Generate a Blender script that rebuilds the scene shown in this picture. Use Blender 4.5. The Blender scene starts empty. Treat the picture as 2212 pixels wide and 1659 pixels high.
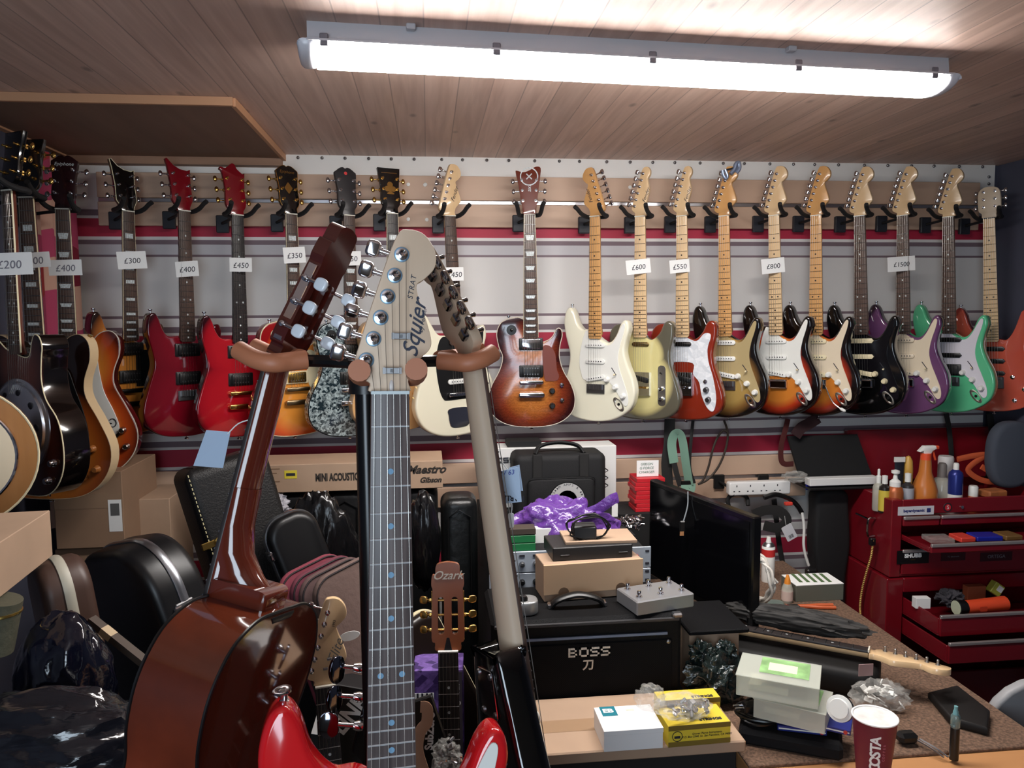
import bpy, math, random
from mathutils import Vector as V, Matrix, noise
SC = bpy.context.scene
COL = SC.collection
rad, PI = math.radians, math.pi
# ------------------------------------------------------------------ camera
FW, FH, FPX = 2212, 1659, 1660.0
EYE = V((0, 0, 1.70))
yaw, pit, rol = rad(6.2), rad(5.2), rad(.4)
FWD = V((math.sin(yaw)*math.cos(pit), math.cos(yaw)*math.cos(pit), -math.sin(pit)))
_r0 = V((math.cos(yaw), -math.sin(yaw), 0)); _u0 = _r0.cross(FWD)
RT = _r0*math.cos(rol) - _u0*math.sin(rol)
UP = _u0*math.cos(rol) + _r0*math.sin(rol)
cd = bpy.data.cameras.new('camera'); cd.sensor_width = 36; cd.lens = 36*FPX/FW; cd.clip_start = .02
cam = bpy.data.objects.new('camera', cd); COL.objects.link(cam)
m = Matrix((RT, UP, -FWD)).transposed().to_4x4(); m.translation = EYE
cam.matrix_world = m; SC.camera = cam
def ray(px, py): return FWD + RT*((px-FW/2)/FPX) - UP*((py-FH/2)/FPX)
def CD(px, py, d): return EYE + ray(px, py)*d            # a point at a given distance along the view
def PY(px, py, y): r = ray(px, py); return EYE + r*((y-EYE.y)/r.y)
def PZ(px, py, z): r = ray(px, py); return EYE + r*((z-EYE.z)/r.z)
def PX(px, py, x): r = ray(px, py); return EYE + r*((x-EYE.x)/r.x)
# ------------------------------------------------------------------ materials
MATS = {}
def lin(c):
    return tuple(((v/255)/12.92 if v/255 <= .04045 else ((v/255+.055)/1.055)**2.4) for v in c) + (1,)
def nm(mt, t, **kw):
    n = mt.node_tree.nodes.new(t)
    for k, v in kw.items(): setattr(n, k, v)
    return n
def mat(name, c, rough=.5, metal=0, coat=0, spec=.5, alpha=1, trans=0, emit=0, noise_amt=0, nscale=20, bump=0, bscale=60, stretch=None):
    if name in MATS: return MATS[name]
    mt = bpy.data.materials.new(name); mt.use_nodes = True; MATS[name] = mt
    nt = mt.node_tree; b = nt.nodes['Principled BSDF']; L = nt.links.new
    b.inputs['Base Color'].default_value = lin(c); b.inputs['Roughness'].default_value = rough
    b.inputs['Metallic'].default_value = metal; b.inputs['Coat Weight'].default_value = coat
    b.inputs['Coat Roughness'].default_value = .06
    b.inputs['Specular IOR Level'].default_value = spec; b.inputs['Alpha'].default_value = alpha
    b.inputs['Transmission Weight'].default_value = trans
    if emit:
        b.inputs['Emission Color'].default_value = lin(c); b.inputs['Emission Strength'].default_value = emit
    if noise_amt or bump:
        tc = nm(mt, 'ShaderNodeTexCoord'); mp = nm(mt, 'ShaderNodeMapping'); L(tc.outputs['Object'], mp.inputs[0])
        if stretch: mp.inputs['Scale'].default_value = stretch
    if noise_amt:
        n = nm(mt, 'ShaderNodeTexNoise'); n.inputs['Scale'].default_value = nscale; n.inputs['Detail'].default_value = 5
        L(mp.outputs[0], n.inputs[0])
        r = nm(mt, 'ShaderNodeValToRGB'); r.color_ramp.elements[0].position = .3; r.color_ramp.elements[1].position = .7
        r.color_ramp.elements[0].color = lin([v*(1-noise_amt) for v in c]); r.color_ramp.elements[1].color = lin([min(255, v*(1+noise_amt*.6)) for v in c])
        L(n.outputs[0], r.inputs[0]); L(r.outputs[0], b.inputs['Base Color'])
    if bump:
        n = nm(mt, 'ShaderNodeTexNoise'); n.inputs['Scale'].default_value = bscale; n.inputs['Detail'].default_value = 4
        L(mp.outputs[0], n.inputs[0]); bm = nm(mt, 'ShaderNodeBump'); bm.inputs['Strength'].default_value = bump; bm.inputs['Distance'].default_value = .01
        L(n.outputs[0], bm.inputs['Height']); L(bm.outputs[0], b.inputs['Normal'])
    return mt
def burst(name, cc, cm, ce, lo=(-.66, .175), hi=(-.46, .15), p=(.0, .28, .62), flame=0, rough=.12):
    """sunburst lacquer: colours run from the centre of the body to its rim"""
    if name in MATS: return MATS[name]
    mt = mat(name, cc, rough, coat=.8); nt = mt.node_tree; L = nt.links.new; b = nt.nodes['Principled BSDF']
    tc = nm(mt, 'ShaderNodeTexCoord'); sp = nm(mt, 'ShaderNodeSeparateXYZ'); L(tc.outputs['Object'], sp.inputs[0])
    def ma(op, a, c=None):
        n = nm(mt, 'ShaderNodeMath', operation=op)
        for i, v in enumerate((a, c)):
            if v is None: continue
            if isinstance(v, (int, float)): n.inputs[i].default_value = v
            else: L(v, n.inputs[i])
        return n.outputs[0]
    x2 = ma('POWER', ma('ABSOLUTE', sp.outputs[0]), 2)
    def lobe(cy, r):
        return ma('DIVIDE', ma('SQRT', ma('ADD', x2, ma('POWER', ma('ABSOLUTE', ma('SUBTRACT', sp.outputs[1], cy)), 2))), r)
    t = ma('SUBTRACT', 1, ma('MINIMUM', lobe(*lo), lobe(*hi)))
    zr = nm(mt, 'ShaderNodeMapRange'); L(sp.outputs[2], zr.inputs[0]); zr.inputs[1].default_value = -.020; zr.inputs[2].default_value = -.0128; t = ma('MULTIPLY', ma('MAXIMUM', t, 0), zr.outputs[0])
    r = nm(mt, 'ShaderNodeValToRGB'); e = r.color_ramp.elements
    e[0].position = p[0]; e[0].color = lin(ce); e[1].position = p[2]; e[1].color = lin(cc)
    k = e.new(p[1]); k.color = lin(cm)
    L(t, r.inputs[0])
    if flame:
        w = nm(mt, 'ShaderNodeTexWave', bands_direction='Y'); w.inputs['Scale'].default_value = 28; w.inputs['Distortion'].default_value = 9; w.inputs['Detail'].default_value = 3; w.inputs['Detail Scale'].default_value = 3
        L(tc.outputs['Object'], w.inputs[0]); mx = nm(mt, 'ShaderNodeMixRGB', blend_type='MULTIPLY'); mx.inputs[0].default_value = flame
        L(r.outputs[0], mx.inputs[1]); L(w.outputs[0], mx.inputs[2]); L(mx.outputs[0], b.inputs['Base Color'])
    else: L(r.outputs[0], b.inputs['Base Color'])
    return mt
def wood(name, c1, c2, rough=.4, coat=0, axis=1, scale=30, k=.06):
    if name in MATS: return MATS[name]
    mt = mat(name, c1, rough, coat=coat); nt = mt.node_tree; L = nt.links.new; b = nt.nodes['Principled BSDF']
    tc = nm(mt, 'ShaderNodeTexCoord'); mp = nm(mt, 'ShaderNodeMapping'); s = [1, 1, 1]; s[axis] = k; mp.inputs['Scale'].default_value = s
    L(tc.outputs['Object'], mp.inputs[0]); n = nm(mt, 'ShaderNodeTexNoise'); n.inputs['Scale'].default_value = scale; n.inputs['Detail'].default_value = 8
    L(mp.outputs[0], n.inputs[0]); r = nm(mt, 'ShaderNodeValToRGB'); r.color_ramp.elements[0].position = .32; r.color_ramp.elements[1].position = .68
    r.color_ramp.elements[0].color = lin(c1); r.color_ramp.elements[1].color = lin(c2); L(n.outputs[0], r.inputs[0]); L(r.outputs[0], b.inputs['Base Color'])
    return mt
def cells(name, c1, c2, scale=90, rough=.2, coat=.5):
    """mother-of-pearl / crackled plastic"""
    if name in MATS: return MATS[name]
    mt = mat(name, c1, rough, coat=coat); nt = mt.node_tree; L = nt.links.new; b = nt.nodes['Principled BSDF']
    tc = nm(mt, 'ShaderNodeTexCoord'); v = nm(mt, 'ShaderNodeTexVoronoi'); v.inputs['Scale'].default_value = scale; L(tc.outputs['Object'], v.inputs[0])
    n = nm(mt, 'ShaderNodeTexNoise'); n.inputs['Scale'].default_value = scale*.6; n.inputs['Distortion'].default_value = 2.5; L(tc.outputs['Object'], n.inputs[0])
    mm = nm(mt, 'ShaderNodeMath', operation='MULTIPLY'); sx = nm(mt, 'ShaderNodeSeparateXYZ'); L(v.outputs['Color'], sx.inputs[0]); L(sx.outputs[0], mm.inputs[0]); L(n.outputs[0], mm.inputs[1])
    r = nm(mt, 'ShaderNodeValToRGB'); r.color_ramp.elements[0].position = .1; r.color_ramp.elements[1].position = .5
    r.color_ramp.elements[0].color = lin(c1); r.color_ramp.elements[1].color = lin(c2); L(mm.outputs[0], r.inputs[0]); L(r.outputs[0], b.inputs['Base Color'])
    return mt
CHROME = mat('chrome', (215, 215, 220), .12, 1); STEEL = mat('brushed_steel', (150, 150, 152), .35, 1); GOLD = mat('gold_plate', (212, 170, 96), .22, 1)
BLACK = mat('black_plastic', (14, 14, 15), .35); DARK = mat('matt_black', (17, 17, 18), .8); RUBBER = mat('black_foam', (24, 23, 24), .75)
WHITE = mat('white_plastic', (235, 235, 230), .35); CREAM = mat('cream_plastic', (232, 218, 180), .35); PAPER = mat('white_paper', (238, 238, 236), .8)
INK = mat('dark_ink', (35, 35, 45), .8); BONE = mat('bone_nut', (225, 220, 205), .5)
# ------------------------------------------------------------------ mesh building
class MB:
    def __init__(s): s.v = []; s.f = []
    def add(s, vs, fs, M=None):
        o = len(s.v)
        s.v += [tuple(M @ V(p)) for p in vs] if M else [tuple(p) for p in vs]
        s.f += [tuple(i+o for i in f) for f in fs]; return s
    def box(s, c, d, M=None, b=0):
        x, y, z = (q/2 for q in d); c = V(c)
        if b:                                            # chamfered box
            vs, k = [], {}
            for sx in (-1, 1):
                for sy in (-1, 1):
                    for sz in (-1, 1):
                        for a in range(3):
                            p = [sx*x, sy*y, sz*z]
                            for j in range(3):
                                if j != a: p[j] -= (sx, sy, sz)[j]*b
                            k[sx, sy, sz, a] = len(vs); vs.append(c+V(p))
            fs = []
            for a in range(3):
                o1, o2 = (a+1) % 3, (a+2) % 3
                for sg in (-1, 1):
                    q = []
                    for (u, w) in ((-1, -1), (1, -1), (1, 1), (-1, 1)):
                        t = [0, 0, 0]; t[a] = sg; t[o1] = u; t[o2] = w; q.append(k[(*t, a)])
                    fs.append(q if sg > 0 else q[::-1])
            for a in range(3):                            # edges along axis a
                o1, o2 = (a+1) % 3, (a+2) % 3
                for u in (-1, 1):
                    for w in (-1, 1):
                        q = []
                        for sg, ax in ((-1, o1), (1, o1), (1, o2), (-1, o2)):
                            t = [0, 0, 0]; t[a] = sg; t[o1] = u; t[o2] = w; q.append(k[(*t, ax)])
                        fs.append(q if u*w < 0 else q[::-1])
            for sx in (-1, 1):
                for sy in (-1, 1):
                    for sz in (-1, 1):
                        q = [k[sx, sy, sz, a] for a in range(3)]; fs.append(q if sx*sy*sz > 0 else q[::-1])
            return s.add(vs, fs, M)
        vs = [c+V((i*x, j*y, k*z)) for i in (-1, 1) for j in (-1, 1) for k in (-1, 1)]
        return s.add(vs, [(0, 1, 3, 2), (4, 6, 7, 5), (0, 4, 5, 1), (2, 3, 7, 6), (0, 2, 6, 4), (1, 5, 7, 3)], M)
    def cyl(s, p0, p1, r0, r1=None, n=14, M=None, cap=True):
        p0, p1 = V(p0), V(p1); r1 = r0 if r1 is None else r1; d = (p1-p0).normalized()
        a = d.orthogonal().normalized(); b = d.cross(a)
        vs = [p+(a*math.cos(2*PI*i/n)+b*math.sin(2*PI*i/n))*r for p, r in ((p0, r0), (p1, r1)) for i in range(n)]
        fs = [(i, (i+1) % n, n+(i+1) % n, n+i) for i in range(n)]
        if cap: fs += [tuple(range(n-1, -1, -1)), tuple(range(n, 2*n))]
        return s.add(vs, fs, M)
    def lathe(s, prof, o=(0, 0, 0), axis=(0, 0, 1), n=24, M=None, sx=1):
        o, d = V(o), V(axis).normalized(); a = d.orthogonal().normalized(); b = d.cross(a); k = len(prof)
        vs = [o+d*h+(a*math.cos(2*PI*i/n)*sx+b*math.sin(2*PI*i/n))*r for r, h in prof for i in range(n)]
        fs = [(j*n+i, j*n+(i+1) % n, (j+1)*n+(i+1) % n, (j+1)*n+i) for j in range(k-1) for i in range(n)]
        if prof[0][0] > 1e-6: fs.append(tuple(range(n-1, -1, -1)))
        if prof[-1][0] > 1e-6: fs.append(tuple((k-1)*n+i for i in range(n)))
        return s.add(vs, fs, M)
    def tube(s, pts, r, n=8, sub=0, closed=False, flat=None, M=None, cap=True):
        pts = [V(p) for p in pts]
        if sub: pts = crom(pts, sub, closed)
        k = len(pts); vs, pa = [], None
        rr = r if isinstance(r, list) else None
        for i, p in enumerate(pts):
            t = (pts[(i+1) % k] - pts[i-1]) if (closed or 0 < i < k-1) else (pts[1]-pts[0] if i == 0 else pts[-1]-pts[-2])
            t.normalize()
            if pa is None: pa = flat.normalized() if flat else t.orthogonal().normalized()
            pa = (pa - t*pa.dot(t)).normalized(); b = t.cross(pa)
            q = rr[min(len(rr)-1, int(i*len(rr)/k))] if rr else r
            h = q if not isinstance(q, tuple) else q[0]; w = q if not isinstance(q, tuple) else q[1]
            vs += [p+pa*math.cos(2*PI*(j+.5)/n)*h+b*math.sin(2*PI*(j+.5)/n)*w for j in range(n)]
        e = k if closed else k-1
        fs = [(i*n+j, i*n+(j+1) % n, ((i+1) % k)*n+(j+1) % n, ((i+1) % k)*n+j) for i in range(e) for j in range(n)]
        if not closed and cap: fs += [tuple(range(n-1, -1, -1)), tuple((k-1)*n+j for j in range(n))]
        return s.add(vs, fs, M)
    def ell(s, c, r, nu=16, nv=10, M=None):
        r = r if isinstance(r, (tuple, list)) else (r, r, r); c = V(c); vs = [c+V((0, 0, r[2]))]; 
        for j in range(1, nv):
            a = PI*j/nv
            vs += [c+V((r[0]*math.sin(a)*math.cos(2*PI*i/nu), r[1]*math.sin(a)*math.sin(2*PI*i/nu), r[2]*math.cos(a))) for i in range(nu)]
        vs.append(c-V((0, 0, r[2]))); fs = [(0, 1+i, 1+(i+1) % nu) for i in range(nu)]
        fs += [(1+j*nu+i, 1+(j+1)*nu+i, 1+(j+1)*nu+(i+1) % nu, 1+j*nu+(i+1) % nu) for j in range(nv-2) for i in range(nu)]
        l = len(vs)-1; fs += [(l, 1+(nv-2)*nu+(i+1) % nu, 1+(nv-2)*nu+i) for i in range(nu)]
        return s.add(vs, fs, M)
    def ext(s, ol, z0, z1, r=0, k=3, M=None, dome=0):
        """extrude a 2-D outline (counter-clockwise) from z0 up to z1 with edges rounded by r"""
        n = len(ol)
        if sum(ol[i][0]*ol[(i+1) % n][1]-ol[(i+1) % n][0]*ol[i][1] for i in range(n)) < 0: ol = ol[::-1]
        rings = [(0, z0), (0, z1)] if not r else [(r*(1-math.sin(PI/2*i/k)), z0+r*(1-math.cos(PI/2*i/k))) for i in range(k+1)] + [(r*(1-math.cos(PI/2*i/k)), z1-r*(1-math.sin(PI/2*i/k))) for i in range(k+1)]
        nrm = []
        for i in range(n):
            t = V(ol[(i+1) % n][:2])-V(ol[i-1][:2]); t = t.normalized() if t.length else V((1, 0)); nrm.append((t.y, -t.x))
        vs = [(ol[i][0]-nrm[i][0]*d, ol[i][1]-nrm[i][1]*d, z) for d, z in rings for i in range(n)]; K = len(rings)
        fs = [(j*n+i, j*n+(i+1) % n, (j+1)*n+(i+1) % n, (j+1)*n+i) for j in range(K-1) for i in range(n)]
        fs += [tuple(range(n-1, -1, -1)), tuple((K-1)*n+i for i in range(n))]
        return s.add(vs, fs, M)
    def quad(s, a, b, c, d, th=.0006):
        """thin sheet with real thickness"""
        a, b, c, d = V(a), V(b), V(c), V(d); n = (b-a).cross(d-a).normalized()*th
        return s.add([a, b, c, d, a+n, b+n, c+n, d+n], [(3, 2, 1, 0), (4, 5, 6, 7), (0, 1, 5, 4), (1, 2, 6, 5), (2, 3, 7, 6), (3, 0, 4, 7)])
    def mesh(s, name, m, ang=35):
        me = bpy.data.meshes.new(name); me.from_pydata([tuple(v) for v in s.v], [], s.f); me.materials.append(m)
        me.polygons.foreach_set('use_smooth', [True]*len(me.polygons)); me.set_sharp_from_angle(angle=rad(ang)); me.update(); return me
    def build(s, name, m, parent=None, ang=35, M=None):
        o = bpy.data.objects.new(name, s.mesh(name, m, ang)); COL.objects.link(o)
        if parent: o.parent = parent
        if M: o.matrix_local = M
        return o
def crom(P, sub, closed=False):
    P = [V(p) for p in P]; n = len(P); out = []
    for i in range(n if closed else n-1):
        p0 = P[i-1] if (closed or i > 0) else P[0]*2-P[1]
        p1, p2 = P[i], P[(i+1) % n]; p3 = P[(i+2) % n] if (closed or i+2 < n) else P[-1]*2-P[-2]
        for k in range(sub):
            t = k/sub; out.append(.5*((2*p1)+(p2-p0)*t+(2*p0-5*p1+4*p2-p3)*t*t+(3*p1-p0-3*p2+p3)*t**3))
    if not closed: out.append(P[-1])
    return out
def spl(pts, sub=6, s=.001):
    return [(p.x*s, p.y*s) for p in crom([V((x, y, 0)) for x, y in pts], sub, True)]
def poly(pts, s=.001): return [(x*s, y*s) for x, y in pts]
def rrect(w, h, r, n=5, cx=0, cy=0):
    o = []
    for sx, sy, a in ((1, 1, 0), (-1, 1, 90), (-1, -1, 180), (1, -1, 270)):
        o += [(cx+sx*(w/2-r)+r*math.cos(rad(a+90*i/n)), cy+sy*(h/2-r)+r*math.sin(rad(a+90*i/n))) for i in range(n+1)]
    return o
def obj(name, me, parent=None, M=None):
    o = bpy.data.objects.new(name, me); COL.objects.link(o)
    if parent: o.parent = parent
    if M: o.matrix_local = M
    return o
def tag(o, label, cat, group=None):
    o['label'] = label; o['category'] = cat
    if group: o['group'] = group
    return o
def thing(name, label, cat, M=None, group=None):
    o = bpy.data.objects.new(name, None); o.empty_display_size = .05; COL.objects.link(o)
    if M is not None: o.matrix_world = M if isinstance(M, Matrix) else Matrix.Translation(V(M))
    return tag(o, label, cat, group)
def one(name, b, m, label, cat, group=None, M=None, ang=35):
    return tag(b.build(name, m, None, ang, M), label, cat, group)
def struct(o): o['kind'] = 'structure'; return o
def frame(o, x, y, z):
    m = Matrix((V(x).normalized(), V(y).normalized(), V(z).normalized())).transposed().to_4x4(); m.translation = V(o); return m
def zrot(p, deg): return Matrix.Translation(V(p)) @ Matrix.Rotation(rad(deg), 4, 'Z')
def basis(o, y, z):
    """frame with +Y along y and +Z as near z as possible"""
    y = V(y).normalized(); x = y.cross(V(z)).normalized(); return frame(o, x, y, x.cross(y))
TXT = {}
def text(s, size, m, parent, M, name='lettering', shear=0, sx=1, bold=0, th=.0004, align='CENTER', sp=1):
    """writing, standing in the local XY plane of M"""
    k = (s, size, m.name, shear, bold, align, sp, th)
    if k not in TXT:
        c = bpy.data.curves.new('writing', 'FONT'); c.body = s; c.size = size; c.shear = shear; c.offset = bold; c.extrude = th/2
        c.align_x = align; c.align_y = 'CENTER'; c.space_character = sp; c.resolution_u = 3
        t = bpy.data.objects.new('writing', c); me = bpy.data.meshes.new_from_object(t); me.name = name; me.materials.clear(); me.materials.append(m)
        bpy.data.objects.remove(t); bpy.data.curves.remove(c); TXT[k] = me
    return obj(name, TXT[k], parent, M @ Matrix.Diagonal((sx, 1, 1, 1)))
def blob(c, r, seed, amp=.25, fs=3.0, sub=4, ridged=True, M=None, zmin=None, fold=None):
    """crumpled skin: a sphere pushed about by noise"""
    import bmesh
    bm = bmesh.new(); bmesh.ops.create_icosphere(bm, subdivisions=sub, radius=1); b = MB(); vs = []
    for v in bm.verts:
        p = v.co.copy(); q = p*fs+V((seed*7.3, seed*3.1, seed*1.7))
        if fold: q = V((q.x*fold[0], q.y*fold[1], q.z*fold[2]))
        if ridged: d = .62-(abs(noise.noise(q))+.5*abs(noise.noise(q*2.1+V((3, 1, 7))))+.25*abs(noise.noise(q*4.3)))*2.2
        else: d = noise.fractal(q, 1.0, 2.0, 4)
        p = p*(1+amp*d); w = V(c)+V((p.x*r[0], p.y*r[1], p.z*r[2]))
        if zmin is not None and w.z < zmin: w.z = zmin
        vs.append(w)
    fs_ = [tuple(v.index for v in f.verts) for f in bm.faces]; bm.free()
    return b.add(vs, fs_, M)
# ------------------------------------------------------------------ the room
WY = 3.12                                                  # back wall
ZC = PY(1150, 343, WY).z                                   # ceiling
XL = PY(166, 500, WY).x - .02; XR = PY(2146, 420, WY).x + .015
YB = -.95
slate = mat('slate_blue_paint', (74, 76, 92), .7, noise_amt=.06, nscale=6)
def slab(name, c, d, m): return struct(MB().box(c, d).build(name, m))
slab('floor', ((XL+XR)/2, (WY+YB)/2, -.03), (XR-XL+.2, WY-YB+.2, .06), mat('brown_carpet', (70, 56, 48), .95, noise_amt=.3, nscale=80))
slab('wall_back', ((XL+XR)/2, WY+.04, ZC/2), (XR-XL+.2, .08, ZC), slate)
slab('wall_left', (XL-.04, (WY+YB)/2, ZC/2), (.08, WY-YB, ZC), slate)
slab('wall_right', (XR+.04, (WY+YB)/2, ZC/2), (.08, WY-YB, ZC), slate)
slab('wall_front', ((XL+XR)/2, YB-.04, ZC/2), (XR-XL+.2, .08, ZC), mat('pale_wall', (120, 118, 112), .8))
pine = bpy.data.materials.new('pine_boards'); pine.use_nodes = True
def pine_nodes(mt):
    nt = mt.node_tree; L = nt.links.new; b = nt.nodes['Principled BSDF']; b.inputs['Roughness'].default_value = .5
    tc = nm(mt, 'ShaderNodeTexCoord'); sp = nm(mt, 'ShaderNodeSeparateXYZ'); L(tc.outputs['Object'], sp.inputs[0])
    d = nm(mt, 'ShaderNodeMath', operation='DIVIDE'); L(sp.outputs[0], d.inputs[0]); d.inputs[1].default_value = .092
    fl = nm(mt, 'ShaderNodeMath', operation='FLOOR'); L(d.outputs[0], fl.inputs[0]); fr = nm(mt, 'ShaderNodeMath', operation='FRACT'); L(d.outputs[0], fr.inputs[0])
    cb = nm(mt, 'ShaderNodeCombineXYZ'); L(fl.outputs[0], cb.inputs[2]); mp = nm(mt, 'ShaderNodeVectorMath', operation='MULTIPLY'); L(tc.outputs['Object'], mp.inputs[0]); mp.inputs[1].default_value = (26, 1.3, 1)
    ad = nm(mt, 'ShaderNodeVectorMath', operation='ADD'); L(mp.outputs[0], ad.inputs[0]); L(cb.outputs[0], ad.inputs[1])
    n = nm(mt, 'ShaderNodeTexNoise'); n.inputs['Scale'].default_value = 1.6; n.inputs['Detail'].default_value = 7; n.inputs['Distortion'].default_value = .6; L(ad.outputs[0], n.inputs[0])
    r = nm(mt, 'ShaderNodeValToRGB'); r.color_ramp.elements[0].position = .28; r.color_ramp.elements[1].position = .72
    r.color_ramp.elements[0].color = lin((198, 166, 150)); r.color_ramp.elements[1].color = lin((226, 196, 180)); L(n.outputs[0], r.inputs[0])
    wn = nm(mt, 'ShaderNodeTexWhiteNoise', noise_dimensions='1D'); L(fl.outputs[0], wn.inputs['W'])
    mx = nm(mt, 'ShaderNodeMapRange'); L(wn.outputs[0], mx.inputs[0]); mx.inputs[3].default_value = .86; mx.inputs[4].default_value = 1.06
    gv = nm(mt, 'ShaderNodeMath', operation='LESS_THAN'); L(fr.outputs[0], gv.inputs[0]); gv.inputs[1].default_value = .035
    kv = nm(mt, 'ShaderNodeTexVoronoi'); kv.inputs['Scale'].default_value = 1; vm = nm(mt, 'ShaderNodeVectorMath', operation='MULTIPLY'); L(tc.outputs['Object'], vm.inputs[0]); vm.inputs[1].default_value = (9, 4.5, 1); L(vm.outputs[0], kv.inputs[0])
    kn = nm(mt, 'ShaderNodeMapRange'); L(kv.outputs['Distance'], kn.inputs[0]); kn.inputs[1].default_value = .05; kn.inputs[2].default_value = .13; kn.inputs[3].default_value = .55; kn.inputs[4].default_value = 1
    m1 = nm(mt, 'ShaderNodeMath', operation='MULTIPLY'); L(mx.outputs[0], m1.inputs[0]); L(kn.outputs[0], m1.inputs[1])
    g2 = nm(mt, 'ShaderNodeMapRange'); L(gv.outputs[0], g2.inputs[0]); g2.inputs[3].default_value = 1; g2.inputs[4].default_value = .62
    m2 = nm(mt, 'ShaderNodeMath', operation='MULTIPLY'); L(m1.outputs[0], m2.inputs[0]); L(g2.outputs[0], m2.inputs[1])
    fm = nm(mt, 'ShaderNodeVectorMath', operation='SCALE'); L(r.outputs[0], fm.inputs[0]); L(m2.outputs[0], fm.inputs['Scale']); L(fm.outputs[0], b.inputs['Base Color'])
pine_nodes(pine)
slab('ceiling', ((XL+XR)/2, (WY+YB)/2, ZC+.03), (XR-XL+.2, WY-YB+.2, .06), pine)
# plywood sheet screwed under the ceiling, at the left
zh = ZC-.022; c0 = PZ(500, 228, zh)
ply = wood('dull_plywood', (120, 92, 74), (138, 107, 88), .6, scale=14)
hp = struct(MB().box(((XL+c0.x)/2, (c0.y+WY)/2-.02, zh+.011), (c0.x-XL, WY-c0.y-.04, .022)).build('trim_1', ply))
ed = mat('pale_batten', (196, 148, 112), .6)
struct(MB().box(((XL+c0.x)/2, c0.y-.006, zh+.009), (c0.x-XL+.012, .012, .024)).build('trim_2', ed))
struct(MB().box((c0.x+.006, (c0.y+WY)/2, zh+.009), (.012, WY-c0.y, .024)).build('trim_3', ed))
struct(MB().box((XL+.012, (YB+WY)/2, ZC-.014), (.024, WY-YB, .028)).build('trim_4', ed))
struct(MB().box(((XL+c0.x)/2, WY-.03, ZC-.025), (c0.x-XL, .05, .05)).build('trim_5', wood('brown_batten', (142, 108, 86), (160, 124, 100), .6, axis=0)))
# striped awning cloth nailed across the back wall
aw = bpy.data.materials.new('striped_awning_cloth'); aw.use_nodes = True
def aw_nodes(mt):
    nt = mt.node_tree; L = nt.links.new; b = nt.nodes['Principled BSDF']; b.inputs['Roughness'].default_value = .6
    z = lambda y: PY(1200, y, WY-.01).z
    T = z(717.5)-z(951.5); z0 = z(951.5)-T*4
    tc = nm(mt, 'ShaderNodeTexCoord'); sp = nm(mt, 'ShaderNodeSeparateXYZ'); L(tc.outputs['Object'], sp.inputs[0])
    a = nm(mt, 'ShaderNodeMath', operation='SUBTRACT'); L(sp.outputs[2], a.inputs[0]); a.inputs[1].default_value = z0
    d = nm(mt, 'ShaderNodeMath', operation='DIVIDE'); L(a.outputs[0], d.inputs[0]); d.inputs[1].default_value = T
    f = nm(mt, 'ShaderNodeMath', operation='FRACT'); L(d.outputs[0], f.inputs[0])
    red, wh, pu, gr, li = (176, 38, 66), (226, 222, 220), (122, 104, 112), (196, 194, 198), (214, 212, 210)
    st = [(951.5, pu)] ; zz = z(951.5)
    bands = [(912, gr), (917.5, pu), (935, gr), (946.6, pu), (951.5, wh)]
    # (bottom pixel of each band, colour), read downward from the top of one red band
    rows = [(754, red), (760.5, wh), (769.4, pu), (790, gr), (794.7, pu), (912, li), (917.5, pu), (935, wh), (946.6, pu), (951.5, wh)]
    r = nm(mt, 'ShaderNodeValToRGB'); cr = r.color_ramp; cr.interpolation = 'CONSTANT'
    zt, zb = z(717.5), z(951.5); es = []
    for y, c in rows: es.append(((z(y)-zb)/T, c))
    es = es[::-1]
    cr.elements[0].position = 0; cr.elements[0].color = lin(es[0][1]); cr.elements[1].position = es[1][0]; cr.elements[1].color = lin(es[1][1])
    for p, c in es[2:]: e = cr.elements.new(p); e.color = lin(c)
    # above the pattern the cloth is plain white
    gt = nm(mt, 'ShaderNodeMath', operation='GREATER_THAN'); L(sp.outputs[2], gt.inputs[0]); gt.inputs[1].default_value = z(452)
    mx = nm(mt, 'ShaderNodeMixRGB'); L(gt.outputs[0], mx.inputs[0]); L(r.outputs[0], mx.inputs[1]); mx.inputs[2].default_value = lin((226, 224, 220))
    L(f.outputs[0], r.inputs[0]); L(mx.outputs[0], b.inputs['Base Color'])
aw_nodes(aw)
def sheet(P, nu, nv, th):
    """P(u,v) -> point; a cloth with thickness along -normal"""
    b = MB(); vs = [P(i/nu, j/nv) for j in range(nv+1) for i in range(nu+1)]; w = nu+1
    fs = [(j*w+i, j*w+i+1, (j+1)*w+i+1, (j+1)*w+i) for j in range(nv) for i in range(nu)]
    b.add(vs, fs); return b
xs0, xs1 = PY(167, 500, WY).x, PY(2143, 430, WY).x; zt = PY(1150, 342, WY).z
cloth = thing('awning_cloth', 'white cloth with red and grey stripes nailed across the whole back wall', 'wall cloth', (0, 0, 0))
sheet(lambda u, v: V((xs0+(xs1-xs0)*u, WY-.010+.0035*math.sin(u*47)*math.sin(v*9+1), zt-.012*(u < .004)+(.1-zt)*v)), 120, 40, .001).build('cloth_panel', aw, cloth)
nm_stud = MB().lathe([(.0065, 0), (.006, .003), (.0035, .0055), (0, .0065)], axis=(0, -1, 0), n=10).mesh('stud', STEEL)
for i in range(39):
    px = 185+(2122-185)*i/38+random.Random(i).uniform(-5, 5)
    p = PY(px, 334+(px-185)*.0135, WY-.016); obj('stud', nm_stud, cloth, Matrix.Translation((p.x, WY-.013, p.z)))
for q in (382, 397): p = PY(2137, q, WY-.016); obj('stud', nm_stud, cloth, Matrix.Translation((p.x, WY-.013, p.z)))
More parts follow.
